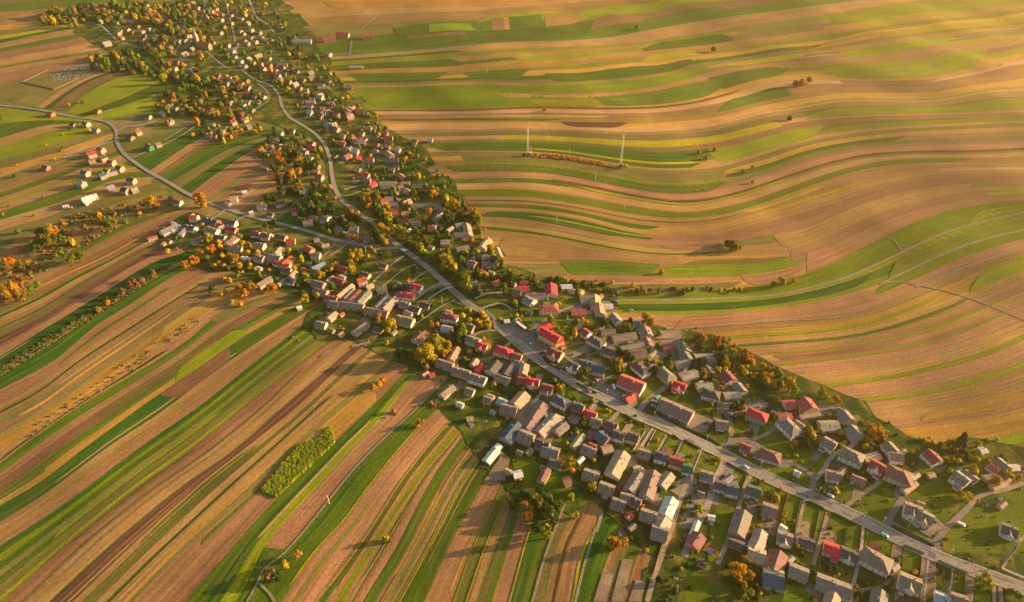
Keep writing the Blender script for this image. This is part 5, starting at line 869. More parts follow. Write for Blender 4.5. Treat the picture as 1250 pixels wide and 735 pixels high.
# ------------------------------------------------------------------ yards and vegetable beds beside the houses
def plots():
    rp = random.Random(31); n = 0
    for o in list(col.objects):
        if o.name.split('.')[0] not in ('house', 'barn') or n > 290: continue
        px, py = w2p(*o.location); px, py = float(px), float(py)
        if py < 110 or px < 200 or rp.random() < .15: continue
        ca, sa = math.cos(o.rotation_euler.z), math.sin(o.rotation_euler.z)
        for side in (rp.choice((-1, 1)),):
            w_, l_ = rp.uniform(4, 9), rp.uniform(6, 14); cx = rp.uniform(-4, 4); cy = side*(6+l_/2)
            m_ = rp.choice((M_yard, M_yard, M_dirt, FM['D'], FM['OL'], M_lawn, M_dry)); N_ = 4; vs = []; uv = []
            for j in range(N_+1):
                for i in range(N_+1):
                    x = cx+(i/N_-.5)*w_; y = cy+(j/N_-.5)*l_; vs.append((o.location.x+ca*x-sa*y, o.location.y+sa*x+ca*y)); uv.append((y, x))
            q = [w2p(x, y, float(hgt(x, y))) for x, y in vs]
            if any(not inpoly(float(u[0]), float(u[1]), VILLAGE[0]) for u in q): continue
            fs = [(j*(N_+1)+i, j*(N_+1)+i+1, (j+1)*(N_+1)+i+1, (j+1)*(N_+1)+i) for j in range(N_) for i in range(N_)]
            drape('garden_bed' if m_ in (FM['D'], FM['OL'], M_lawn) else 'yard', vs, fs, .36+.0008*n, m_, uv, parent=None); n += 1
plots()
# ------------------------------------------------------------------ trees
TCOL = {'go': (.42, .28, .010), 'or': (.44, .22, .014), 'ye': (.34, .31, .008), 'gr': (.12, .155, .012), 'dg': (.034, .070, .012), 'br': (.22, .13, .04)}
TN = {'go': 'golden', 'or': 'orange', 'ye': 'yellow', 'gr': 'olive green', 'dg': 'dark green', 'br': 'russet brown'}
rt = random.Random(5)
def crown_mesh(seed, nleaf=560, tall=1.0, core=True, lod=2):
    """unit crown, about 1 m radius, centred at 0: lumpy clusters of leaf-sized faces around small cores"""
    r = random.Random(seed); vs, fs = [], []
    lobes = [(Vector((0, 0, 0)), .54)]
    for i in range(11):
        a = r.uniform(0, 6.28); el = r.uniform(-.5, 1.3); d = r.uniform(.42, .80)
        lobes.append((Vector((math.cos(a)*math.cos(el)*d, math.sin(a)*math.cos(el)*d, math.sin(el)*d*1.1)), r.uniform(.20, .42)))
    if core:
        for c, s in lobes:
            bm = bmesh.new(); bmesh.ops.create_icosphere(bm, subdivisions=lod-1, radius=s*.86)
            off = len(vs)
            for v in bm.verts:
                k = 1+.35*noise.noise(v.co*3.1/s*.4+Vector((seed, 0, c.x*9)))
                p = c+v.co*k; vs.append(Vector((p.x, p.y, p.z*tall)))
            fs += [tuple(off+v.index for v in f.verts) for f in bm.faces]; bm.free()
    for i in range(nleaf):
        c, s = r.choice(lobes); u = Vector((r.gauss(0, 1), r.gauss(0, 1), r.gauss(0, 1)+.3)).normalized()
        p = c+u*s*r.uniform(.82, 1.22); q = Vector((r.gauss(0, 1), r.gauss(0, 1), r.gauss(0, 1))).normalized()
        t = (u*.6+q*.8).normalized(); e1 = t.orthogonal().normalized(); e2 = t.cross(e1); z = r.uniform(.05, .105)
        k = len(vs)
        for a, b_ in ((-1, -.6), (1, -.5), (.7, .9), (-.6, .8)):
            w_ = p+e1*a*z+e2*b_*z; vs.append(Vector((w_.x, w_.y, w_.z*tall)))
        fs.append((k, k+1, k+2, k+3))
    me = mesh('crown', vs, fs, M_leaf); return me
CROWNS = [crown_mesh(i) for i in range(7)]; CROWNS_T = [crown_mesh(20+i, tall=1.9) for i in range(3)]
CROWN_S = [crown_mesh(40+i, 170) for i in range(4)]
def trunk_mesh():
    bm = bmesh.new(); vs, fs = [], []
    def limb(p0, p1, r0, r1):
        d = (p1-p0).normalized(); e1 = d.orthogonal().normalized(); e2 = d.cross(e1); k = len(vs)
        for P, rr in ((p0, r0), (p1, r1)):
            for i in range(6):
                a = i*math.pi/3; vs.append(P+e1*math.cos(a)*rr+e2*math.sin(a)*rr)
        for i in range(6): fs.append((k+i, k+(i+1) % 6, k+6+(i+1) % 6, k+6+i))
    limb(Vector((0, 0, -.15)), Vector((0, 0, .55)), .05, .035)
    for i in range(5):
        a = i*1.3; limb(Vector((0, 0, .4+.03*i)), Vector((math.cos(a)*.22, math.sin(a)*.22, .72+.03*i)), .022, .008)
    return mesh('trunk', vs, fs, M_bark)
TRUNK = trunk_mesh()
TREES = []                                   # px, py, rpx, colour, tall
def T(ox, oy, s, rows):
    for r in rows: TREES.append((ox+r[0]*s, oy+r[1]*s, r[2]*s, r[3], len(r) > 4))
T(470, 380, .12, [(60, 150, 55, 'go'), (15, 110, 30, 'or'), (545, 330, 60, 'ye'), (520, 280, 40, 'ye'), (640, 360, 45, 'go'), (410, 430, 80, 'go'), (340, 470, 50, 'go'), (480, 480, 40, 'go'), (170, 450, 65, 'dg'), (235, 445, 45, 'gr'), (150, 400, 25, 'ye'), (250, 410, 28, 'ye'), (420, 560, 30, 'br'), (475, 135, 28, 'or'), (530, 130, 25, 'or'), (760, 230, 45, 'gr'), (800, 190, 32, 'ye', 1), (675, 200, 28, 'go'), (865, 95, 30, 'ye'), (960, 120, 28, 'or'), (935, 95, 30, 'go'), (1000, 270, 25, 'or'), (640, 290, 30, 'dg'), (1010, 40, 24, 'go'), (1035, 75, 24, 'ye'), (1060, 115, 24, 'ye'), (985, 10, 24, 'go'), (740, 275, 45, 'dg'), (10, 330, 15, 'go'), (600, 420, 40, 'go'), (560, 400, 45, 'ye')])
T(400, 300, .144, [(200, 80, 25, 'or'), (235, 40, 20, 'or'), (270, 40, 18, 'ye'), (270, 95, 35, 'ye'), (190, 150, 30, 'go'), (195, 205, 30, 'ye'), (360, 10, 15, 'or'), (395, 40, 12, 'or'), (340, 80, 15, 'ye'), (235, 115, 20, 'or'), (730, 215, 30, 'dg'), (1010, 130, 45, 'ye'), (985, 45, 25, 'ye'), (1150, 290, 60, 'gr'), (1180, 340, 30, 'ye', 1), (790, 20, 30, 'ye'), (1200, 540, 20, 'ye'), (1170, 535, 18, 'ye'), (430, 600, 30, 'or'), (425, 640, 30, 'or'), (530, 670, 40, 'ye'), (480, 660, 25, 'go'), (905, 490, 14, 'dg'), (680, 290, 20, 'or'), (300, 550, 18, 'ye'), (640, 360, 22, 'dg'), (560, 350, 25, 'dg'), (880, 640, 18, 'or')])
T(380, 220, .144, [(105, 50, 18, 'or'), (155, 55, 22, 'or'), (60, 75, 15, 'go'), (30, 70, 15, 'go'), (465, 105, 30, 'ye'), (485, 165, 30, 'go', 1), (485, 215, 26, 'go'), (300, 235, 15, 'or'), (340, 260, 20, 'or'), (390, 275, 22, 'or'), (200, 150, 15, 'go'), (570, 300, 50, 'dg'), (620, 290, 40, 'go'), (655, 330, 42, 'ye'), (590, 410, 36, 'go'), (635, 440, 38, 'go'), (610, 490, 34, 'go'), (630, 525, 26, 'go'), (565, 470, 48, 'dg'), (730, 430, 40, 'go'), (775, 445, 40, 'go'), (700, 400, 25, 'ye'), (780, 480, 20, 'ye'), (890, 535, 22, 'or'), (930, 570, 22, 'ye'), (960, 600, 20, 'ye'), (960, 510, 28, 'or'), (1000, 530, 18, 'or'), (1130, 610, 25, 'ye'), (1110, 660, 30, 'ye'), (1180, 670, 30, 'ye'), (1130, 700, 25, 'ye', 1), (865, 120, 35, 'gr'), (1030, 120, 30, 'or'), (1000, 270, 27, 'or'), (1205, 210, 38, 'or'), (1125, 250, 20, 'ye'), (1030, 60, 15, 'go'), (965, 40, 20, 'br'), (500, 565, 18, 'or'), (535, 600, 14, 'or'), (375, 595, 20, 'or'), (410, 595, 18, 'ye'), (345, 635, 22, 'or'), (410, 655, 30, 'ye'), (480, 640, 14, 'ye'), (330, 690, 25, 'go'), (100, 400, 18, 'or'), (150, 430, 20, 'ye'), (600, 640, 32, 'dg'), (880, 590, 30, 'dg'), (950, 650, 35, 'dg'), (1010, 640, 20, 'gr'), (330, 330, 40, 'dg'), (250, 345, 32, 'dg'), (190, 350, 28, 'dg'), (380, 345, 32, 'dg'), (60, 255, 30, 'dg'), (110, 150, 30, 'gr'), (50, 370, 32, 'dg'), (150, 375, 28, 'dg'), (880, 310, 38, 'gr'), (800, 375, 18, 'gr'), (960, 330, 22, 'gr'), (30, 130, 26, 'gr'), (870, 255, 16, 'br'), (700, 330, 24, 'dg')])
T(500, 220, .144, [(370, 190, 32, 'or'), (405, 195, 25, 'go'), (295, 245, 18, 'ye'), (545, 270, 30, 'go'), (590, 340, 30, 'ye'), (565, 310, 34, 'go'), (500, 330, 38, 'dg'), (440, 315, 38, 'dg'), (350, 330, 38, 'gr'), (600, 430, 18, 'gr'), (637, 412, 10, 'or'), (610, 485, 15, 'or'), (525, 500, 20, 'or'), (700, 600, 24, 'ye'), (712, 640, 24, 'ye'), (775, 700, 28, 'ye'), (690, 560, 25, 'go'), (475, 610, 25, 'ye'), (570, 600, 26, 'ye'), (555, 580, 18, 'ye'), (440, 640, 34, 'dg'), (580, 650, 28, 'dg'), (520, 555, 16, 'gr'), (400, 100, 12, 'gr'), (370, 110, 12, 'gr')])
T(560, 300, .144, [(430, 205, 15, 'go'), (360, 145, 28, 'ye'), (60, 320, 38, 'ye', 1), (30, 290, 28, 'go'), (190, 240, 24, 'ye'), (420, 290, 22, 'go'), (535, 270, 15, 'ye'), (665, 310, 18, 'ye'), (915, 295, 20, 'ye'), (890, 270, 14, 'ye'), (1025, 380, 18, 'ye'), (1170, 290, 13, 'ye'), (490, 590, 24, 'ye'), (520, 630, 15, 'or'), (350, 620, 16, 'or'), (480, 475, 24, 'go'), (770, 610, 28, 'ye'), (750, 450, 13, 'ye'), (850, 490, 18, 'or'), (980, 720, 18, 'ye', 1), (160, 360, 28, 'gr'), (380, 350, 24, 'gr'), (55, 540, 18, 'ye'), (185, 565, 20, 'go'), (208, 600, 20, 'go'), (232, 640, 20, 'ye'), (255, 680, 20, 'go'), (95, 620, 18, 'ye'), (170, 645, 18, 'or'), (225, 262, 24, 'dg'), (280, 262, 24, 'dg'), (340, 265, 24, 'dg'), (400, 262, 24, 'dg'), (470, 270, 24, 'dg'), (540, 290, 20, 'dg'), (600, 280, 22, 'dg'), (780, 275, 22, 'dg'), (840, 270, 24, 'dg'), (960, 300, 18, 'dg'), (1060, 305, 20, 'dg'), (1130, 330, 18, 'dg'), (1230, 320, 20, 'dg'), (30, 200, 24, 'dg'), (60, 50, 18, 'ye'), (150, 40, 18, 'ye'), (60, 95, 30, 'dg'), (110, 70, 22, 'dg')])
T(680, 360, .12, [(925, 255, 55, 'or'), (900, 225, 40, 'go'), (955, 290, 35, 'or'), (660, 330, 28, 'go'), (540, 240, 24, 'go'), (490, 285, 45, 'dg'), (700, 335, 45, 'gr'), (750, 330, 34, 'gr'), (560, 660, 22, 'go'), (625, 705, 34, 'ye', 1), (700, 620, 48, 'dg'), (640, 600, 42, 'dg'), (750, 660, 40, 'dg'), (430, 610, 28, 'gr'), (380, 600, 24, 'gr'), (180, 395, 28, 'ye', 1), (310, 290, 30, 'or'), (130, 430, 30, 'gr'), (940, 565, 30, 'dg'), (50, 400, 30, 'gr')])
T(780, 380, .12, [(655, 270, 38, 'go'), (785, 300, 40, 'or', 1), (655, 400, 22, 'ye'), (600, 345, 38, 'gr'), (930, 280, 20, 'or'), (980, 340, 20, 'go'), (945, 410, 34, 'ye'), (1070, 420, 40, 'go'), (1120, 480, 40, 'or'), (1160, 500, 24, 'or'), (1100, 565, 28, 'ye'), (1040, 565, 26, 'or'), (885, 520, 32, 'go', 1), (800, 600, 34, 'go'), (840, 470, 38, 'dg'), (930, 490, 38, 'dg'), (1000, 490, 34, 'gr'), (640, 520, 48, 'dg'), (560, 500, 28, 'dg'), (670, 620, 34, 'or'), (1190, 640, 24, 'or'), (1140, 640, 18, 'or'), (980, 640, 15, 'or'), (570, 360, 18, 'or'), (330, 560, 24, 'go'), (190, 560, 20, 'go'), (150, 605, 42, 'dg'), (860, 265, 18, 'gr'), (720, 400, 26, 'gr'), (860, 350, 30, 'br'), (900, 560, 26, 'gr')])
T(680, 440, .12, [(625, 65, 34, 'ye', 1), (670, 95, 28, 'gr'), (300, 120, 42, 'gr'), (270, 190, 34, 'gr'), (230, 115, 22, 'ye'), (350, 235, 24, 'dg'), (20, 285, 32, 'go'), (60, 250, 20, 'ye'), (500, 500, 20, 'ye'), (530, 512, 18, 'ye'), (372, 400, 20, 'ye'), (10, 240, 22, 'gr'), (800, 560, 14, 'dg'), (750, 620, 18, 'gr'), (880, 640, 16, 'gr')])
T(800, 440, .12, [(1100, 160, 34, 'or'), (1000, 170, 24, 'or'), (965, 130, 18, 'or'), (1140, 200, 30, 'or'), (1220, 240, 22, 'or'), (500, 120, 24, 'or'), (735, 30, 18, 'go', 1), (830, 425, 30, 'dg'), (780, 475, 34, 'dg'), (850, 490, 34, 'dg'), (900, 470, 26, 'or'), (800, 575, 28, 'dg'), (865, 580, 24, 'dg'), (1230, 575, 24, 'or'), (570, 445, 24, 'gr'), (650, 430, 24, 'gr'), (540, 520, 14, 'or'), (600, 230, 36, 'gr'), (740, 700, 20, 'ye'), (680, 280, 26, 'gr'), (1180, 130, 22, 'ye')])
T(900, 440, .12, [(540, 255, 42, 'go', 1), (578, 318, 34, 'ye', 1), (435, 415, 22, 'or'), (440, 240, 32, 'ye'), (380, 258, 22, 'go'), (865, 320, 32, 'ye', 1), (1010, 405, 38, 'or'), (920, 372, 16, 'ye'), (645, 520, 26, 'go'), (740, 700, 26, 'ye', 1), (690, 725, 18, 'ye'), (840, 710, 20, 'ye'), (390, 575, 24, 'or'), (370, 90, 20, 'ye'), (290, 160, 20, 'or')])
T(620, 520, .12, [(640, 370, 46, 'go'), (600, 405, 24, 'or'), (655, 450, 28, 'go'), (705, 65, 22, 'go'), (600, 175, 17, 'ye', 1), (860, 620, 42, 'go'), (650, 705, 28, 'ye'), (335, 680, 30, 'ye'), (120, 540, 18, 'or')])
T(460, 580, .304, [(635, 100, 24, 'gr'), (690, 150, 28, 'gr'), (712, 175, 20, 'dg'), (605, 170, 22, 'go'), (725, 130, 24, 'gr'), (650, 125, 24, 'gr'), (610, 135, 20, 'or'), (680, 230, 18, 'ye', 1), (655, 70, 20, 'dg'), (690, 100, 20, 'gr'), (780, 90, 13, 'ye'), (805, 160, 8, 'ye', 1), (960, 275, 22, 'or'), (990, 270, 18, 'or'), (935, 262, 13, 'or'), (1080, 300, 9, 'go'), (35, 255, 13, 'ye'), (50, 262, 7, 'dg')])
T(740, 520, .12, [(520, 140, 20, 'or'), (840, 390, 16, 'ye'), (1150, 330, 24, 'go'), (700, 610, 22, 'gr'), (560, 660, 16, 'gr'), (1110, 380, 14, 'go'), (720, 200, 14, 'gr'), (870, 300, 18, 'gr')])
T(860, 520, .12, [(1010, 70, 22, 'go', 1), (1080, 60, 26, 'go', 1), (1110, 110, 26, 'go', 1), (1165, 35, 22, 'ye', 1), (930, 170, 28, 'go'), (890, 210, 20, 'go'), (840, 300, 18, 'ye'), (935, 300, 20, 'ye'), (990, 360, 16, 'ye'), (1050, 200, 45, 'dg'), (1000, 180, 34, 'dg'), (1080, 150, 34, 'dg'), (710, 690, 24, 'or'), (745, 722, 22, 'go'), (600, 550, 20, 'or'), (560, 570, 22, 'dg'), (780, 640, 20, 'or'), (235, 50, 22, 'ye'), (490, 50, 26, 'dg'), (820, 470, 12, 'gr'), (1000, 560, 10, 'gr')])
T(980, 520, .12, [(740, 80, 62, 'or'), (700, 40, 44, 'or'), (795, 100, 50, 'or'), (660, 150, 38, 'go'), (750, 20, 42, 'go'), (690, 110, 40, 'or'), (640, 200, 30, 'go'), (360, 680, 24, 'or'), (200, 660, 34, 'gr'), (270, 645, 34, 'gr'), (330, 640, 28, 'go'), (560, 600, 24, 'br'), (480, 520, 26, 'br'), (620, 590, 24, 'br'), (20, 150, 40, 'dg'), (100, 100, 22, 'go')])
T(1100, 520, .12, [(620, 160, 48, 'dg', 1), (500, 180, 34, 'gr'), (560, 210, 28, 'gr'), (780, 185, 32, 'ye'), (710, 305, 30, 'ye'), (820, 300, 22, 'ye'), (1070, 490, 34, 'ye'), (1130, 520, 28, 'go'), (965, 560, 46, 'go'), (890, 575, 26, 'go'), (640, 712, 48, 'ye'), (600, 690, 34, 'go'), (700, 725, 38, 'ye'), (1210, 510, 20, 'or'), (240, 140, 22, 'go'), (330, 160, 18, 'go'), (200, 130, 20, 'ye'), (740, 330, 26, 'go'), (880, 130, 18, 'go'), (980, 130, 18, 'ye')])
T(740, 590, .12, [(70, 590, 36, 'or'), (175, 610, 36, 'or'), (960, 262, 38, 'ye'), (410, 680, 20, 'go'), (925, 310, 22, 'go'), (100, 650, 26, 'br'), (250, 560, 24, 'dg')])
T(860, 590, .12, [(710, 105, 20, 'go', 1), (745, 160, 24, 'go'), (830, 305, 14, 'ye'), (500, 452, 14, 'ye'), (580, 390, 11, 'ye'), (640, 130, 42, 'dg'), (545, 430, 14, 'or'), (1000, 700, 14, 'go'), (910, 380, 12, 'or')])
T(980, 590, .12, [(260, 70, 30, 'gr'), (350, 90, 30, 'go'), (190, 60, 30, 'dg'), (870, 165, 14, 'go'), (290, 110, 20, 'gr')])
T(780, 647, .12, [(1000, 440, 72, 'go'), (1060, 420, 56, 'or'), (1110, 470, 48, 'go'), (960, 360, 40, 'go'), (1085, 300, 40, 'or'), (1050, 555, 44, 'go'), (1130, 640, 38, 'ye'), (1070, 665, 46, 'gr'), (985, 545, 34, 'gr'), (205, 510, 36, 'dg'), (80, 205, 20, 'go'), (430, 390, 18, 'go'), (1200, 600, 36, 'dg'), (930, 350, 26, 'or'), (330, 560, 18, 'gr'), (380, 610, 20, 'gr')])
T(900, 647, .12, [(990, 470, 14, 'ye', 1), (620, 165, 17, 'ye', 1), (1205, 600, 38, 'or'), (210, 505, 34, 'dg'), (930, 390, 38, 'dg'), (1010, 380, 28, 'gr'), (890, 330, 24, 'dg'), (30, 560, 40, 'dg'), (230, 640, 24, 'ye')])
T(1000, 647, .12, [(560, 555, 18, 'gr'), (500, 550, 18, 'gr'), (975, 422, 24, 'or'), (600, 530, 18, 'gr'), (1030, 500, 12, 'ye'), (680, 490, 14, 'go')])
T(1100, 647, .12, [(850, 510, 64, 'ye'), (890, 555, 34, 'ye'), (800, 500, 34, 'gr'), (1140, 640, 36, 'gr'), (1200, 680, 34, 'gr'), (1100, 620, 26, 'gr'), (975, 370, 18, 'ye'), (890, 330, 10, 'ye'), (830, 560, 26, 'gr')])
T(180, 220, .144, [(450, 165, 46, 'or'), (470, 200, 26, 'or'), (35, 195, 42, 'or'), (85, 215, 20, 'or'), (1020, 160, 36, 'dg'), (1075, 165, 28, 'dg'), (200, 150, 20, 'dg'), (515, 490, 36, 'ye'), (600, 525, 26, 'go'), (465, 375, 17, 'or'), (540, 590, 36, 'or'), (450, 620, 30, 'or'), (400, 680, 32, 'or'), (320, 720, 30, 'go'), (500, 655, 24, 'gr'), (745, 660, 30, 'or'), (775, 715, 26, 'go'), (690, 650, 28, 'or'), (860, 560, 28, 'go'), (850, 610, 24, 'go'), (935, 610, 24, 'or'), (805, 525, 20, 'or'), (780, 470, 24, 'br'), (1060, 380, 36, 'dg'), (245, 575, 14, 'or'), (170, 595, 20, 'go'), (240, 490, 13, 'go'), (660, 415, 13, 'or'), (560, 420, 14, 'dg'), (1000, 380, 20, 'dg')])
T(280, 300, .144, [(40, 110, 28, 'or'), (80, 160, 26, 'or'), (20, 90, 18, 'or'), (165, 190, 14, 'or'), (220, 195, 17, 'go'), (245, 230, 18, 'go'), (610, 105, 19, 'ye', 1), (650, 270, 34, 'ye'), (770, 245, 36, 'ye'), (640, 450, 34, 'ye'), (365, 362, 36, 'or'), (190, 350, 30, 'go'), (80, 360, 28, 'or'), (130, 410, 34, 'or'), (20, 470, 20, 'go'), (60, 435, 20, 'or'), (740, 415, 26, 'ye'), (865, 200, 20, 'go'), (825, 215, 17, 'or'), (870, 350, 32, 'gr'), (740, 150, 20, 'dg'), (570, 330, 20, 'dg'), (620, 400, 26, 'dg')])
T(0, 240, .192, [(700, 170, 32, 'gr'), (670, 180, 22, 'gr'), (885, 105, 12, 'go'), (790, 150, 13, 'go'), (445, 398, 32, 'go'), (500, 382, 28, 'go'), (260, 230, 26, 'go'), (290, 280, 40, 'go'), (380, 272, 26, 'go'), (220, 312, 30, 'gr'), (250, 320, 24, 'gr'), (330, 222, 34, 'or'), (400, 168, 22, 'or'), (110, 215, 16, 'gr'), (120, 560, 42, 'or'), (80, 610, 46, 'or'), (140, 620, 34, 'or'), (195, 592, 26, 'go'), (235, 552, 19, 'go'), (60, 430, 34, 'or'), (30, 480, 34, 'or'), (130, 450, 26, 'or'), (850, 560, 28, 'br'), (780, 610, 22, 'or'), (680, 670, 17, 'or'), (970, 495, 22, 'or'), (900, 530, 18, 'br'), (620, 715, 18, 'br'), (1180, 440, 22, 'go'), (1225, 412, 26, 'or'), (90, 400, 22, 'or'), (180, 430, 20, 'or')])
T(250, 460, .24, [(860, 55, 16, 'or'), (905, 15, 15, 'or'), (885, 32, 15, 'go'), (960, 170, 12, 'or'), (1095, 230, 17, 'go'), (1080, 245, 12, 'go'), (1150, 130, 10, 'or')])
T(250, 590, .2, [(490, 500, 26, 'go'), (565, 435, 22, 'or'), (400, 560, 32, 'br'), (440, 575, 28, 'dg'), (385, 585, 22, 'br'), (1105, 335, 18, 'ye')])
T(740, 280, .208, [(325, 245, 15, 'or'), (155, 325, 15, 'go'), (35, 305, 12, 'go'), (670, 352, 12, 'go'), (788, 348, 12, 'or'), (985, 320, 18, 'gr'), (1035, 305, 24, 'go'), (1102, 298, 14, 'or'), (740, 95, 24, 'gr'), (760, 105, 20, 'or'), (715, 92, 14, 'dg')])
T(780, 150, .24, [(305, 148, 10, 'gr'), (385, 134, 9, 'gr'), (345, 175, 12, 'gr'), (480, 615, 20, 'gr'), (450, 605, 14, 'dg'), (510, 630, 14, 'gr'), (530, 244, 10, 'gr'), (578, 224, 9, 'gr'), (578, 300, 8, 'gr')])
T(700, 0, .24, [(712, 247, 12, 'dg'), (1165, 415, 16, 'or'), (1130, 420, 13, 'gr'), (1200, 402, 13, 'gr'), (1180, 420, 10, 'br'), (1100, 598, 12, 'dg'), (325, 135, 10, 'gr')])
T(560, 130, .208, [(385, 282, 9, 'dg'), (975, 347, 12, 'go'), (950, 345, 8, 'dg'), (500, 18, 7, 'or')])
T(420, 0, .256, [(960, 522, 6, 'or')])
# rows and thickets: polygons filled at random
def fill(P, n, pal, r0, r1, dmin=1.0, rng=random.Random(3)):
    x0 = min(p[0] for p in P); x1 = max(p[0] for p in P); y0 = min(p[1] for p in P); y1 = max(p[1] for p in P); k = 0; t = 0
    while k < n and t < n*25:
        t += 1; x, y = rng.uniform(x0, x1), rng.uniform(y0, y1)
        if not inpoly(x, y, P): continue
        r = rng.uniform(r0, r1)
        g = gp(x, y, 2); hit = False
        for bx, by, br in BLD:
            if (g.x-bx)**2+(g.y-by)**2 < (br*dmin+r*mpp(y)*.6)**2: hit = True; break
        if hit: continue
        for P_, w_ in ROADS:
            if min(np.hypot(P_[:, 0]-x, P_[:, 1]-y)) < r+w_*.5/mpp(y)+.4: hit = True; break
        if hit: continue
        TREES.append((x, y, r, rng.choice(pal), rng.random() < .1)); k += 1
fill([(45, 30), (58, 10), (110, 5), (180, 0), (186, 30), (130, 24), (92, 30), (70, 28)], 130, ['go', 'br', 'gr', 'gr', 'dg', 'dg'], 1.9, 3.4)
fill([(165, 10), (262, -5), (252, 60), (240, 92), (190, 72), (165, 52), (190, 45), (180, 25)], 170, ['go', 'br', 'gr', 'dg', 'dg', 'gr', 'br'], 1.9, 3.2)
fill([(105, 68), (150, 60), (200, 78), (250, 95), (262, 104), (205, 98), (150, 85), (112, 82)], 100, ['go', 'gr', 'dg', 'dg'], 2, 3.6)
fill([(185, 120), (205, 110), (262, 92), (305, 96), (332, 112), (300, 150), (250, 142), (190, 134)], 130, ['dg', 'br', 'gr', 'go', 'dg'], 2, 3.6)
fill([(240, 0), (330, 0), (380, 60), (430, 105), (470, 150), (520, 190), (560, 230), (470, 230), (420, 190), (385, 150), (345, 120), (300, 85), (250, 60)], 270, ['dg', 'gr', 'gr', 'go', 'br', 'dg', 'gr'], 1.4, 2.6)
fill([(190, 150), (250, 146), (330, 152), (392, 168), (398, 200), (330, 180), (280, 172), (240, 168), (210, 152)], 55, ['dg', 'gr', 'go', 'or', 'dg'], 1.8, 3)
fill([(310, 185), (360, 165), (398, 205), (405, 245), (440, 268), (470, 296), (430, 292), (380, 280), (350, 262), (345, 240), (330, 205)], 110, ['dg', 'dg', 'dg', 'gr', 'or'], 2.2, 4.6)
fill([(420, 235), (470, 225), (560, 235), (600, 290), (640, 345), (610, 372), (540, 340), (500, 310), (455, 265)], 85, ['dg', 'gr', 'dg', 'gr', 'go'], 2.2, 4.4)
fill([(600, 330), (760, 350), (905, 350), (905, 356), (745, 358), (640, 350)], 60, ['dg', 'gr', 'dg', 'br'], 1.3, 2.4)
fill([(845, 400), (930, 440), (975, 462), (940, 480), (900, 450), (850, 425)], 40, ['dg', 'gr', 'go', 'or', 'br'], 2.5, 4.2)
fill([(600, 350), (800, 395), (930, 450), (930, 500), (850, 470), (700, 420), (620, 380)], 60, ['dg', 'gr', 'gr', 'dg', 'go'], 1.8, 3.6)
fill([(470, 330), (600, 395), (660, 450), (720, 500), (800, 560), (780, 600), (700, 560), (600, 480), (500, 400)], 60, ['dg', 'gr', 'dg', 'go', 'or'], 1.6, 3.4)
fill([(240, 290), (330, 300), (400, 310), (440, 320), (420, 360), (330, 350), (250, 325)], 50, ['dg', 'go', 'or', 'gr'], 1.6, 3.4)
fill([(1000, 500), (1100, 530), (1250, 560), (1250, 600), (1120, 570), (1010, 540)], 45, ['dg', 'gr', 'go', 'ye'], 1.8, 4.0)
fill([(800, 600), (900, 590), (1000, 640), (1250, 735), (800, 735)], 60, ['dg', 'gr', 'dg', 'go'], 1.5, 3.0)
fill([(-10, 350), (-5, 320), (30, 300), (90, 262), (160, 245), (215, 232), (215, 245), (150, 262), (100, 295), (40, 330), (10, 350)], 26, ['or', 'br', 'go', 'gr', 'gr'], 1.4, 3.0)
fill([(90, 385), (134, 352), (200, 322), (204, 328), (150, 362), (104, 392), (60, 412), (0, 452), (0, 444), (50, 412)], 26, ['br', 'br', 'gr', 'dg'], .8, 1.8)
fill([(645, 187), (688, 189), (735, 198), (752, 203), (735, 200), (690, 193), (645, 189)], 50, ['or', 'or', 'go'], .8, 1.4)
fill([(610, 600), (640, 600), (680, 615), (690, 640), (660, 655), (640, 640)], 12, ['dg', 'gr'], 2.5, 4)
fill([(250, 345), (330, 320), (350, 350), (290, 372), (262, 370)], 24, ['dg', 'or', 'go', 'gr'], 1.6, 3)
fill([(0, 130), (90, 110), (150, 160), (200, 210), (100, 250), (0, 280)], 22, ['gr', 'or', 'dg', 'go'], 1.0, 1.9)
fill([(425, 230), (480, 232), (560, 220), (562, 236), (480, 250), (430, 250)], 22, ['gr', 'dg', 'or'], 1.6, 3)
fill([(620, 360), (800, 400), (1000, 490), (1250, 560), (1250, 735), (790, 735), (800, 640), (700, 590), (600, 560), (560, 480), (500, 440)], 420, ['dg', 'gr', 'dg', 'gr', 'go', 'ye', 'br'], .7, 1.7)
fill([(380, 300), (480, 310), (600, 400), (640, 440), (560, 480), (470, 420), (400, 410)], 110, ['dg', 'gr', 'dg', 'go', 'or'], .7, 1.7)
TREES.sort(key=lambda t: -t[2])
print('TREES', len(TREES), 'BLD', len(BLD))
def tree_dims(px, py, r, tall):
    rm = r*mpp(py); zt = 1.9 if tall else 1.0
    H = rm*(2.0*zt)+rm*.45; up = H-rm*zt
    g = gp(px, py, up); return g, rm, H, zt, up
NTREE = 0; NB = 0; rest = []
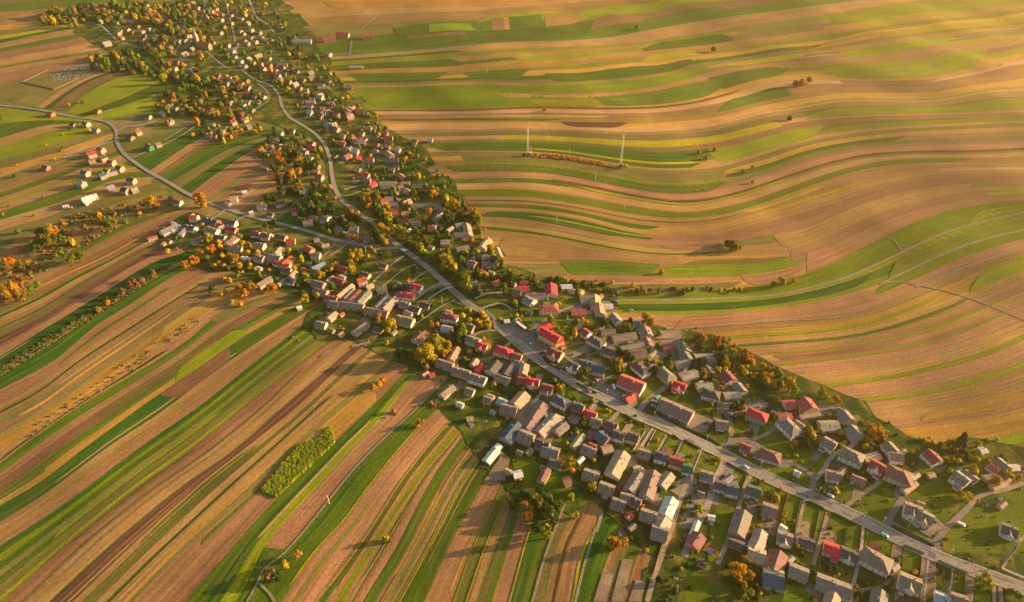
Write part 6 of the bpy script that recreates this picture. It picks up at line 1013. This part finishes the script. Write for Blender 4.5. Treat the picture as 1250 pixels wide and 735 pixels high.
for (px, py, r, c, tall) in TREES:
    g, rm, H, zt, up = tree_dims(px, py, r, tall)
    if px < 225 and py > 225 and c in ('or', 'go', 'ye') and rt.random() < .62: c = 'br' if c == 'or' else 'gr'
    tc = tuple(min(.9, q*rt.uniform(.8, 1.2)) for q in TCOL[c]); px0, py0 = px, py
    if rm >= 1.9 and NTREE < 298:
        NTREE += 1
        root = bpy.data.objects.new('autumn_tree' if c not in ('gr', 'dg') else 'leafy_tree', None); col.objects.link(root); root.location = g; root.rotation_euler = (0, 0, rt.uniform(0, 6.28))
        tr = link('trunk', TRUNK, None, root); tr.scale = (H, H, H)
        cr = link('crown', rt.choice(CROWNS_T if tall else CROWNS) if r > 2.6 else rt.choice(CROWN_S), None, root, tc)
        s = rm*1.28; cr.scale = (s, s, s if r > 2.6 else s*zt); cr.location = (0, 0, up)
        tag(root, cat='tree', group='trees in and around the village')
        claim(root, ('large ' if r > 5 else 'small ' if r < 3 else '')+('slender ' if tall else '')+TN[c]+('-leaved tree' if c not in ('gr', 'dg') else ' tree'), px, py)
    else: rest.append((g, rm, zt, up, tc))
# everything smaller is one mass of joined low crowns
def low_crowns(name, items, seed):
    r = random.Random(seed); base = []
    for k in range(5):
        bm = bmesh.new(); bmesh.ops.create_icosphere(bm, subdivisions=2, radius=1.0)
        for v in bm.verts: v.co *= 1+.55*noise.noise(v.co*2.2+Vector((k*7, seed, 0)))
        base.append((np.array([v.co[:] for v in bm.verts]), [tuple(v.index for v in f.verts) for f in bm.faces])); bm.free()
    V, Fc, C = [], [], []; off = 0
    for g, rm, zt, up, tc in items:
        bv, bf = r.choice(base); a = r.uniform(0, 6.28); m = np.array([[math.cos(a), -math.sin(a), 0], [math.sin(a), math.cos(a), 0], [0, 0, zt]])
        V.append(bv @ m.T * rm + np.array([g.x, g.y, g.z+up*.85])); Fc += [tuple(i+off for i in f) for f in bf]; off += len(bv)
        C.append(np.tile(np.array([*tc, 1.0]), (len(bv), 1)))
        # loose leaf clumps over the lump
        nl = 26; k = off; P = []
        for i in range(nl):
            u = Vector((r.gauss(0, 1), r.gauss(0, 1), r.gauss(0, 1)+.4)).normalized(); p = u*r.uniform(.9, 1.25)*rm; t = Vector((r.gauss(0, 1), r.gauss(0, 1), r.gauss(0, 1))).normalized(); e1 = t.orthogonal().normalized()*rm*.2; e2 = t.cross(e1)
            for q in (p-e1-e2, p+e1-e2*.6, p+e1*.5+e2): P.append((g.x+q.x, g.y+q.y, g.z+up*.85+q.z*zt))
            Fc.append((k, k+1, k+2)); k += 3
        V.append(np.array(P)); off = k; C.append(np.tile(np.array([*tc, 1.0]), (len(P), 1)))
    V = np.concatenate(V); C = np.concatenate(C)
    me = bpy.data.meshes.new(name); me.from_pydata(V.tolist(), [], Fc)
    at = me.color_attributes.new('tint', 'FLOAT_COLOR', 'POINT'); at.data.foreach_set('color', C.ravel())
    return link(name, me, M_leaf_far)
o = low_crowns('woodland', rest, 3)
tag(o, 'many small far trees and bushes of mixed autumn colours along the village', 'woodland', kind='stuff')
# the dense leafy plot in the left fields
def plot(name, P, n, r0, r1, tc, label, cat, seed):
    rr = random.Random(seed); x0 = min(p[0] for p in P); x1 = max(p[0] for p in P); y0 = min(p[1] for p in P); y1 = max(p[1] for p in P); it = []
    while len(it) < n:
        x, y = rr.uniform(x0, x1), rr.uniform(y0, y1)
        if inpoly(x, y, P): it.append((gp(x, y, .8), rr.uniform(r0, r1), .7, .9, tuple(q*rr.uniform(.7, 1.3) for q in tc)))
    tag(low_crowns(name, it, seed), label, cat, kind='stuff')
plot('willow_plantation', [(318, 598), (338, 606), (346, 598), (408, 540), (404, 522), (395, 524), (390, 536), (366, 542), (328, 586)], 1100, .9, 1.6, (.23, .27, .014), 'dense yellow-green willow plantation standing between two ploughed strips', 'plantation', 9)
plot('hedge', [(645, 188), (690, 190), (740, 201), (755, 205), (740, 203), (690, 194), (646, 191)], 170, 1.2, 1.9, (.50, .20, .05), 'rusty orange hedge running between the two masts', 'hedge', 10)
plot('overgrown_bank', [(0, 448), (72, 402), (134, 362), (200, 324), (206, 328), (140, 372), (76, 414), (0, 460)], 260, .5, 1.1, (.12, .12, .03), 'strip of brown scrub on the bank between two green strips', 'scrub', 12)
plot('scrub_bank', [(40, 520), (120, 468), (160, 436), (240, 385), (250, 390), (165, 450), (122, 478), (40, 532)], 110, .4, .9, (.28, .18, .06), 'strip of dry orange scrub along the field bank', 'scrub', 13)
plot('vegetation', [(0, 330), (30, 290), (90, 262), (200, 238), (215, 246), (120, 290), (40, 340), (0, 352)], 260, .8, 2.0, (.24, .15, .04), 'dry orange undergrowth filling the shallow valley', 'undergrowth', 14)
# ------------------------------------------------------------------ masts, poles, lamps
def beam(vs, fs, a, b_, w_):
    a, b_ = Vector(a), Vector(b_); d = (b_-a).normalized(); e1 = d.orthogonal().normalized()*w_; e2 = d.cross(e1).normalized()*w_; k = len(vs)
    for p in (a, b_): vs += [p+e1+e2, p-e1+e2, p-e1-e2, p+e1-e2]
    fs += [(k+i, k+(i+1) % 4, k+4+(i+1) % 4, k+4+i) for i in range(4)] + [(k+3, k+2, k+1, k), (k+4, k+5, k+6, k+7)]
m, nt, b = new_mat('galvanised_steel'); b.inputs['Base Color'].default_value = (.6, .58, .55, 1); b.inputs['Roughness'].default_value = 0.5
M_steel = m
def mast(px, py, H, label):
    g = gp(px, py); root = bpy.data.objects.new('telecom_mast', None); col.objects.link(root); root.location = g
    vs, fs = [], []; n = 10
    for k in range(n):
        z0, z1 = H*k/n, H*(k+1)/n; r0, r1 = 1.9*(1-.7*k/n), 1.9*(1-.7*(k+1)/n)
        q = lambda r, i: (r*math.cos(i*2.094), r*math.sin(i*2.094))
        for i in range(3):
            beam(vs, fs, (*q(r0, i), z0), (*q(r1, i), z1), .08); beam(vs, fs, (*q(r0, i), z0), (*q(r1, (i+1) % 3), z1), .055); beam(vs, fs, (*q(r1, i), z1), (*q(r1, (i+1) % 3), z1), .05)
    link('lattice', mesh('lattice', vs, fs, M_steel), None, root)
    for i in range(3):
        a = i*2.094; x, y = 1.3*math.cos(a), 1.3*math.sin(a)
        o = link('antenna', box_me('antenna', -.3, .3, -.2, .2, 0, 2.6, M_white), None, root); o.location = (x, y, H-2.2)
    d = bpy.data.meshes.new('dish'); bm = bmesh.new(); bmesh.ops.create_cone(bm, cap_ends=True, segments=14, radius1=1.0, radius2=.6, depth=.5); bm.to_mesh(d); bm.free(); d.materials.append(M_white)
    o = link('dish', d, None, root); o.location = (-.3, -1.1, H-3.4); o.rotation_euler = (math.pi/2, 0, 0)
    o = link('cabin', box_me('cabin', 2.6, 6.0, -1.5, 1.5, -.5, 2.6, M_white), None, root)
    tag(root, label, 'mast')
mast(757.5, 203, 44, 'tall lattice telecom mast with white top at the right end of the orange hedge')
mast(644, 188, 36, 'shorter lattice telecom mast at the left end of the orange hedge')
PV, PF = [], []
beam(PV, PF, (0, 0, -.5), (0, 0, 9.5), .17); P_me = mesh('post', PV, PF, M_wood)
PV, PF = [], []; beam(PV, PF, (-1, 0, 9.0), (1, 0, 9.0), .09); A_me = mesh('crossarm', PV, PF, M_wood)
IN_me = box_me('insulator', -.07, .07, -.07, .07, 9.1, 9.45, M_white)
for px, py in [(669.5, 170), (695, 189), (726.5, 220), (762, 256), (679.5, 272), (842.5, 338), (895, 383), (933, 414), (981, 455), (648.5, 187), (736, 119), (595, 90), (981, 454), (946, 446), (1199, 639), (1223, 693), (402, 615), (668, 488), (700, 500), (760, 545), (843, 590), (876, 560), (1052, 636), (1108, 645), (604, 400), (612, 362), (875, 500), (1142, 655), (574, 340), (540, 372), (447, 310)]:
    g = gp(px, py); root = bpy.data.objects.new('utility_pole', None); col.objects.link(root); root.location = g; root.rotation_euler = (0, 0, rt.uniform(-.5, .5))
    link('post', P_me, None, root, (.62, .52, .38)); link('crossarm', A_me, None, root, (.4, .32, .22))
    for x in (-.85, 0, .85): i_ = link('insulator', IN_me, None, root); i_.location = (x, 0, 0)
    tag(root, cat='pole', group='utility poles'); claim(root, 'pale wooden utility pole', px, py)
PV, PF = [], []; beam(PV, PF, (0, 0, -.3), (0, 0, 7.2), .09); beam(PV, PF, (0, 0, 7.15), (1.5, 0, 7.5), .06); SL_me = mesh('post', PV, PF, M_steel)
HD = box_me('lamp_head', 1.3, 2.1, -.16, .16, 7.42, 7.6, M_white)
PM = resample(MAIN[22:], 400); WM = gpa(PM); TM = np.gradient(WM, axis=0); TM /= np.hypot(*TM.T)[:, None]
dM = np.r_[0, np.cumsum(np.hypot(*np.diff(WM, axis=0).T))]
for s in np.arange(20, dM[-1]-40, 42.0):
    i = int(np.searchsorted(dM, s)); n_ = np.array([-TM[i, 1], TM[i, 0]]); p = WM[i]+n_*5.8
    root = bpy.data.objects.new('street_lamp', None); col.objects.link(root); root.location = (p[0], p[1], float(hgt(*p))+.3); root.rotation_euler = (0, 0, math.atan2(-n_[1], -n_[0]))
    link('post', SL_me, None, root); link('lamp_head', HD, None, root)
    tag(root, cat='street lamp', group='street lamps along the main road'); claim(root, 'grey street lamp', PM[i, 0], PM[i, 1])
# ------------------------------------------------------------------ vehicles
def car_body(van=False):
    prof = [(-2.1, .35), (-2.15, .75), (-1.9, 1.0), (-1.45, 1.08), (-1.0, 1.1), (1.0, 1.02), (1.95, .85), (2.15, .6), (2.1, .35)] if not van else [(-2.4, .4), (-2.45, 1.2), (-2.35, 2.0), (1.2, 2.05), (1.9, 1.25), (2.45, 1.0), (2.5, .4)]
    n = len(prof); vs = [(x, -.86, z) for x, z in prof]+[(x, .86, z) for x, z in prof]
    fs = [(i, i+1, n+i+1, n+i) for i in range(n-1)]+[(n-1, 0, n, 2*n-1), tuple(range(n-1, -1, -1)), tuple(range(n, 2*n))]
    return mesh('body', vs, fs, M_paint)
CB, VB = car_body(), car_body(True)
CAB = mesh('cabin', [(-1.7, -.78, 1.05), (1.05, -.78, 1.02), (1.05, .78, 1.02), (-1.7, .78, 1.05), (-1.25, -.62, 1.46), (.35, -.62, 1.48), (.35, .62, 1.48), (-1.25, .62, 1.46)], [(0, 1, 5, 4), (1, 2, 6, 5), (2, 3, 7, 6), (3, 0, 4, 7), (4, 5, 6, 7)], M_glass)
CROOF = mesh('roof', [(-1.25, -.63, 1.465), (.35, -.63, 1.485), (.35, .63, 1.485), (-1.25, .63, 1.465), (-1.2, -.58, 1.52), (.3, -.58, 1.53), (.3, .58, 1.53), (-1.2, .58, 1.52)], [(0, 1, 5, 4), (1, 2, 6, 5), (2, 3, 7, 6), (3, 0, 4, 7), (4, 5, 6, 7)], M_paint)
wb = bpy.data.meshes.new('wheel'); bm = bmesh.new(); bmesh.ops.create_cone(bm, cap_ends=True, segments=12, radius1=.34, radius2=.34, depth=.24, matrix=Matrix.Rotation(math.pi/2, 4, 'X')); bm.to_mesh(wb); bm.free(); wb.materials.append(M_rub)
HL = box_me('headlight', 0, .05, -.16, .16, -.08, .08, M_white); WS = box_me('windscreen', 0, .04, -.7, .7, 0, .6, M_glass)
def vehicle(px, py, dx, dy, colr, name, van=False, group=None, up=.86):
    a, b_ = gp(px, py), gp(px+dx, py+dy); root = bpy.data.objects.new('parked_van' if van else 'car', None); col.objects.link(root)
    root.location = (a.x, a.y, a.z+up); root.rotation_euler = (0, 0, math.atan2(b_.y-a.y, b_.x-a.x))
    link('body', VB if van else CB, None, root, colr)
    if not van: c = link('cabin', CAB, None, root); link('roof', CROOF, None, root, colr)
    else: s = link('windscreen', WS, None, root); s.location = (1.58, 0, 1.35); s.rotation_euler = (0, -.7, 0)
    for x in (-1.35, 1.35):
        for y in (-.8, .8): w_ = link('wheel', wb, None, root); w_.location = (x, y, .34)
    for y in (-.6, .6): h_ = link('headlight', HL, None, root); h_.location = (2.12 if not van else 2.48, y, .68 if not van else .9)
    tag(root, name, 'van' if van else 'car', 'cars in the village')
    return root
CW, CS, CR, CBk, CBl, CTq, CG = (.75, .75, .73), (.45, .46, .47), (.5, .03, .04), (.03, .03, .035), (.04, .13, .35), (.25, .45, .42), (.08, .2, .12)
vehicle(493, 307.5, 10, 5, CW, 'white van driving through the junction where the two roads meet', True)
vehicle(514, 321, 10, 8, CS, 'silver car on the main road just past the junction')
vehicle(649.5, 421, 12, -4, CTq, 'pale green car in the middle of the bus parking place')
vehicle(661, 432, 12, -4, CBk, 'black car at the lower edge of the parking place, near the villa')
vehicle(661.5, 415, 10, 8, CBk, 'dark car parked in front of the yellow-walled school')
vehicle(718, 479, 12, 5, (.35, .02, .1), 'dark red car driving on the main road below the long teal roof')
vehicle(727, 465, 10, 5, CR, 'red car parked at the end of the long teal-roofed building')
vehicle(749, 474, 4, 12, CW, 'white delivery van parked in front of the dusty red hall', True)
vehicle(761.5, 487.5, 4, 12, CTq, 'pale blue van beside the orange annexe of the hall', True)
vehicle(803, 486.5, 10, -5, CTq, 'pale blue van behind the left end of the long mauve-roofed block', True)
vehicle(799, 491.5, 12, 4, CW, 'white car at the left end of the long mauve-roofed block')
vehicle(797, 497, 10, 5, CS, 'silver car below the white one at the left end of the mauve-roofed block')
for i, (x, y, c, n) in enumerate([(806, 502.5, CBk, 'black'), (812, 505.5, CS, 'silver'), (818, 509.5, CW, 'white'), (826, 513, CR, 'red'), (832, 516, CTq, 'pale green')]): vehicle(x, y, 5, -7, c, n+' car parked nose-in below the yellow canopy of the long block')
vehicle(864.5, 518, 10, 6, (.3, .05, .08), 'maroon car alone on the paved yard right of the long block')
vehicle(891, 545.5, 12, -2, CBl, 'blue car turning into the slip road')
vehicle(910, 571.5, 12, 6, CW, 'white car driving on the main road near the slip road')
vehicle(919, 556.5, 10, 5, CG, 'dark green car parked on the slip road behind the maroon-roofed house')
vehicle(922, 561.5, 10, 5, CTq, 'turquoise car parked on the grass edge of the slip road')
vehicle(940.5, 564, 10, 4, CTq, 'pale green car in front of the brown hip-roofed kiosk')
vehicle(883.5, 583.5, 10, 5, CBk, 'black car parked on the gravel below the main road')
vehicle(850, 600, 3, -10, CBk, 'black car at the top of the asphalt yard')
vehicle(844, 614, 10, 2, CBk, 'dark car in the middle of the asphalt yard')
vehicle(1013, 501.5, 10, 0, CR, 'bright red car on the yard right of the big orange-red roof')
vehicle(970, 500, 10, -2, CTq, 'pale blue van beside the big orange-red roofed house', True)
vehicle(944, 504.5, 10, 2, CW, 'white car parked right of the green-walled house')
vehicle(1013, 606.5, 12, 6, CW, 'white van parked beside the road under the bushes', True)
vehicle(1079, 655, 12, 6, CTq, 'pale turquoise van stopped on the lower edge of the main road', True)
vehicle(1172, 641.5, 12, 5, CW, 'white trailer van standing on the meadow by the lane', True)
vehicle(1118, 641, 12, 5, CBk, 'dark car in front of the big villa')
vehicle(739, 455, 12, 5, CBk, 'black car behind the cream end of the long teal-roofed building')
vehicle(748, 362.5, 12, 0, (.55, .03, .12), 'magenta car on the track at the field edge')
vehicle(750.5, 377.5, 12, 2, (.55, .03, .06), 'red car beside the white open shed at the field edge')
vehicle(753, 369, 10, 2, CS, 'silver car between the two red ones at the field edge')
vehicle(770, 380, 12, 0, CTq, 'pale green car at the edge of the green meadow')
vehicle(816, 430, 4, -9, CR, 'red car in the yard in front of the maroon roof')
vehicle(842, 449.5, 12, 2, CBl, 'dark blue car parked beneath the joined grey barns')
def bus():
    a, b_ = gp(631, 396), gp(641, 404); c = (a+b_)/2; root = bpy.data.objects.new('bus', None); col.objects.link(root); root.location = (c.x, c.y, c.z+.5); root.rotation_euler = (0, 0, math.atan2(b_.y-a.y, b_.x-a.x))
    L = 6.2
    link('body', box_me('body', -L, L, -1.3, 1.3, .4, 1.6, M_paint), None, root, (.4, .04, .05)); link('window_band', box_me('window_band', -L+.1, L-.1, -1.27, 1.27, 1.6, 2.55, M_glass), None, root)
    link('roof', box_me('roof', -L, L, -1.3, 1.3, 2.55, 3.05, M_paint), None, root, (.75, .76, .78))
    for x in (-4, 4):
        for y in (-1.15, 1.15): w_ = link('wheel', wb, None, root); w_.location = (x, y, .46); w_.scale = (1.4, 1.2, 1.4)
    tag(root, 'long white-roofed bus with dark red sides at the edge of the parking place', 'bus')
bus()
# ------------------------------------------------------------------ cemetery
gv, gf = [], []; rg = random.Random(4)
CEM = [(60, 92), (78, 84), (96, 80), (130, 76), (128, 84), (108, 92), (88, 98), (66, 100)]
k = 0
while k < 420:
    x, y = rg.uniform(58, 132), rg.uniform(74, 101)
    if not inpoly(x, y, CEM): continue
    g = gp(x, y); k += 1; box_vf(g.x-.6, g.x+.6, g.y-1.1, g.y+1.1, g.z, g.z+.5, gv, gf); box_vf(g.x-.5, g.x+.5, g.y+1.1, g.y+1.35, g.z, g.z+1.3, gv, gf)
o = link('gravestones', mesh('gravestones', gv, gf, M_wall), None, None, (.25, .25, .25)); tag(o, 'rows of small grey gravestones in the far cemetery', 'graves', kind='stuff')
fv, ff = [], []
for P in ([(27, 101), (66, 110)], [(66, 110), (96, 96)], [(27, 101), (58, 86)]):
    a, b_ = gp(*P[0]), gp(*P[1]); n = 12
    for i in range(n):
        p, q = a.lerp(b_, i/n), a.lerp(b_, (i+1)/n); beam(fv, ff, (p.x, p.y, float(hgt(p.x, p.y))+.8), (q.x, q.y, float(hgt(q.x, q.y))+.8), .5)
o = link('cemetery_wall', mesh('cemetery_wall', fv, ff, M_wall), None, None, (.22, .16, .08)); tag(o, 'low brown wall round the empty part of the cemetery', 'wall')
# garden hedges and fences along the plots
def wall_line(name, px, h, th, mat, colr, label, cat):
    W = gpa(resample(px, max(3, int(sum(math.dist(px[i], px[i+1]) for i in range(len(px)-1))/5)))); vs, fs = [], []
    for i in range(len(W)-1):
        a, b_ = W[i], W[i+1]; beam(vs, fs, (*a, float(hgt(*a))+.3+h/2), (*b_, float(hgt(*b_))+.3+h/2), 1)
    for k in range(0, len(vs), 8):
        pass
    # turn the square beam into a wall section
    vs2, fs2 = [], []
    for i in range(len(W)-1):
        a, b_ = W[i], W[i+1]; t = (b_-a)/np.hypot(*(b_-a)); n_ = np.array([-t[1], t[0]])*th/2; za, zb = float(hgt(*a))+.4, float(hgt(*b_))+.4; k = len(vs2)
        for (p, z) in ((a, za), (b_, zb)): vs2 += [(*(p-n_), z-.4), (*(p+n_), z-.4), (*(p+n_), z+h), (*(p-n_), z+h)]
        fs2 += [(k, k+4, k+7, k+3), (k+1, k+2, k+6, k+5), (k+3, k+7, k+6, k+2), (k, k+1, k+5, k+4), (k, k+3, k+2, k+1), (k+4, k+5, k+6, k+7)]
    o = link(name, mesh(name, vs2, fs2, mat), None, None, colr); tag(o, None, cat, {'hedge': 'clipped hedges', 'fence': 'garden fences'}[cat]); claim(o, label, *px[len(px)//2])
HG = (.035, .065, .02)
for P in ([(704, 469), (712, 474), (728, 481)], [(798, 504), (815, 513), (836, 523), (860, 533), (879, 545)], [(986, 613), (996, 617), (1006, 623)], [(1016, 627), (1030, 634), (1044, 641)], [(1089, 643), (1110, 652), (1140, 667)], [(1103, 667), (1115, 672), (1127, 677)], [(1145, 686), (1165, 695), (1180, 701)],
          [(663, 438), (672, 446), (684, 452)], [(730, 492), (745, 500)], [(887, 566), (900, 573), (912, 579)], [(1033, 646), (1031, 660), (1028, 680)], [(762, 507), (770, 512), (778, 517)], [(835, 538), (845, 544), (855, 549)], [(820, 532), (828, 537)], [(620, 480), (630, 490)], [(1100, 600), (1120, 586), (1150, 572), (1185, 560)]):
    wall_line('hedge', P, 1.3, 1.4, M_leaf, HG, 'low dark clipped hedge', 'hedge')
for P in ([(553, 369), (575, 378)], [(962, 604), (957, 620), (953, 640)], [(977, 612), (973, 632), (970, 655)], [(1125, 680), (1123, 700), (1120, 735)], [(1163, 693), (1160, 715)], [(1178, 700), (1177, 735)], [(788, 525), (780, 540), (773, 550)], [(800, 526), (790, 545)], [(833, 538), (825, 556)], [(890, 440), (897, 450)],
          [(1000, 625), (995, 650), (990, 672)], [(1052, 645), (1049, 670)], [(912, 580), (905, 598)], [(600, 388), (612, 398), (622, 408)], [(855, 552), (846, 575)], [(1222, 693), (1237, 675), (1246, 661)], [(813, 655), (806, 672), (798, 700)]):
    wall_line('fence', P, 1.2, .12, M_wood, (.5, .42, .3), 'pale garden fence', 'fence')
# ------------------------------------------------------------------ things lying about: wood piles, tarps, pools
def pile(px, py, label, colr, sz=1.0, seed=0):
    r = random.Random(seed); g = gp(px, py); vs, fs = [], []
    for i in range(14):
        a = r.uniform(0, 3.14); c = Vector((r.uniform(-2, 2)*sz, r.uniform(-1.4, 1.4)*sz, r.uniform(.1, .9)*sz)); d = Vector((math.cos(a), math.sin(a), r.uniform(-.1, .1)))*r.uniform(.7, 1.6)*sz
        beam(vs, fs, c-d, c+d, r.uniform(.15, .35)*sz)
    o = link('pile', mesh('pile', vs, fs, M_wood), None, None, colr); o.location = (g.x, g.y, g.z+.3); tag(o, None, 'pile', 'heaps of firewood and scrap'); claim(o, label, px, py)
for i, (x, y, c) in enumerate([(528, 494, (.5, .4, .3)), (530, 497, (.6, .06, .05)), (533, 489, (.7, .68, .6)), (594, 545, (.5, .45, .4)), (592, 515, (.6, .5, .35)), (575, 520, (.55, .5, .42)), (482, 505, (.5, .25, .1)), (470, 510, (.35, .3, .25)), (365, 416, (.6, .3, .15)), (358, 412, (.4, .3, .25)), (800, 445, (.5, .5, .5)), (828, 717, (.55, .45, .35)), (824, 706, (.5, .5, .46)), (870, 632, (.6, .5, .4)), (868, 640, (.65, .65, .62)), (862, 625, (.5, .35, .25)), (1195, 612, (.55, .42, .3)), (1203, 618, (.5, .4, .3)), (1220, 610, (.55, .45, .33)), (878, 605, (.5, .45, .4)), (830, 660, (.4, .38, .34)), (836, 655, (.45, .42, .38)), (640, 625, (.6, .3, .1)), (622, 575, (.6, .35, .25)), (600, 566, (.6, .05, .05)), (795, 470, (.6, .55, .5)), (905, 490, (.4, .3, .22)), (895, 480, (.4, .35, .3)), (845, 403, (.6, .6, .6)), (851, 401, (.6, .05, .1)), (815, 402, (.6, .62, .65)), (240, 30, (.5, .5, .5)), (590, 570, (.3, .25, .2)), (757, 655, (.5, .5, .48)), (870, 732, (.4, .4, .4))]):
    pile(x, y, ('reddish' if c[1] < .1 else 'pale' if c[0] > .58 else 'brown')+' scrap heap', tuple(q*.55 for q in c), rt.uniform(.5, .9), i)
def pool(px, py, r, colr, label):
    g = gp(px, py); me = bpy.data.meshes.new('paddling_pool'); bm = bmesh.new(); bmesh.ops.create_cone(bm, cap_ends=True, segments=20, radius1=r, radius2=r*.97, depth=.9); bm.to_mesh(me); bm.free(); me.materials.append(M_paint)
    o = link('paddling_pool', me, None, None, colr); o.location = (g.x, g.y, g.z+.7); tag(o, label, 'pool')
pool(614.5, 468, 2.0, (.02, .25, .5), 'round blue garden pool behind the grey barns near the magenta house')
pool(483, 241.5, 1.8, (.03, .2, .5), 'round blue pool beside the turquoise-roofed house far off')
pool(866, 675, 1.8, (.03, .1, .2), 'dark blue round pool on the lawn of the long garden')
# bright tarpaulins and greenhouses of plastic
pl = link('polytunnel', None) if False else None
def tunnel(x1, y1, x2, y2, W, label):
    A, B_ = gp(x1, y1, 1.5), gp(x2, y2, 1.5); L = (B_-A).length; c = (A+B_)/2; vs, fs = [], []; n, m_ = 9, 12; r = random.Random(2)
    for j in range(m_+1):
        for i in range(n+1):
            a = math.pi*i/n; q = 1+r.uniform(-.12, .12); vs.append(((j/m_-.5)*L, math.cos(a)*W/2*q, math.sin(a)*W*.42*q))
    fs = [(j*(n+1)+i, (j+1)*(n+1)+i, (j+1)*(n+1)+i+1, j*(n+1)+i+1) for j in range(m_) for i in range(n)]
    o = link('polytunnel', mesh('polytunnel', vs, fs, M_white)); o.location = (c.x, c.y, float(hgt(c.x, c.y))+.2); o.rotation_euler = (0, 0, math.atan2(B_.y-A.y, B_.x-A.x)); tag(o, label, 'polytunnel')
tunnel(593, 562, 610, 543, 6.5, 'crumpled white plastic sheeting over a heap at the end of the teal-roofed barn')
name_all()
# ------------------------------------------------------------------ air
hz = box_me('haze', -1490, 2290, -250, 2880, -80, CAMH+18, None) if False else None
vs, fs = [], []; box_vf(-12500, 12500, -12500, 12500, -70, CAMH+18, vs, fs)
hz = link('haze', mesh('haze', vs, fs)); m = bpy.data.materials.new('haze_air'); m.use_nodes = True; nt = m.node_tree; nt.nodes.clear()
pv = nt.nodes.new('ShaderNodeVolumePrincipled'); pv.inputs['Density'].default_value = HAZE; pv.inputs['Color'].default_value = (1.0, .80, .36, 1); pv.inputs['Anisotropy'].default_value = .6
om = nt.nodes.new('ShaderNodeOutputMaterial'); nt.links.new(pv.outputs[0], om.inputs['Volume']); hz.data.materials.append(m)
tag(hz, kind='stuff'); hz['label'] = 'thin warm evening haze over the land'; hz['category'] = 'haze'
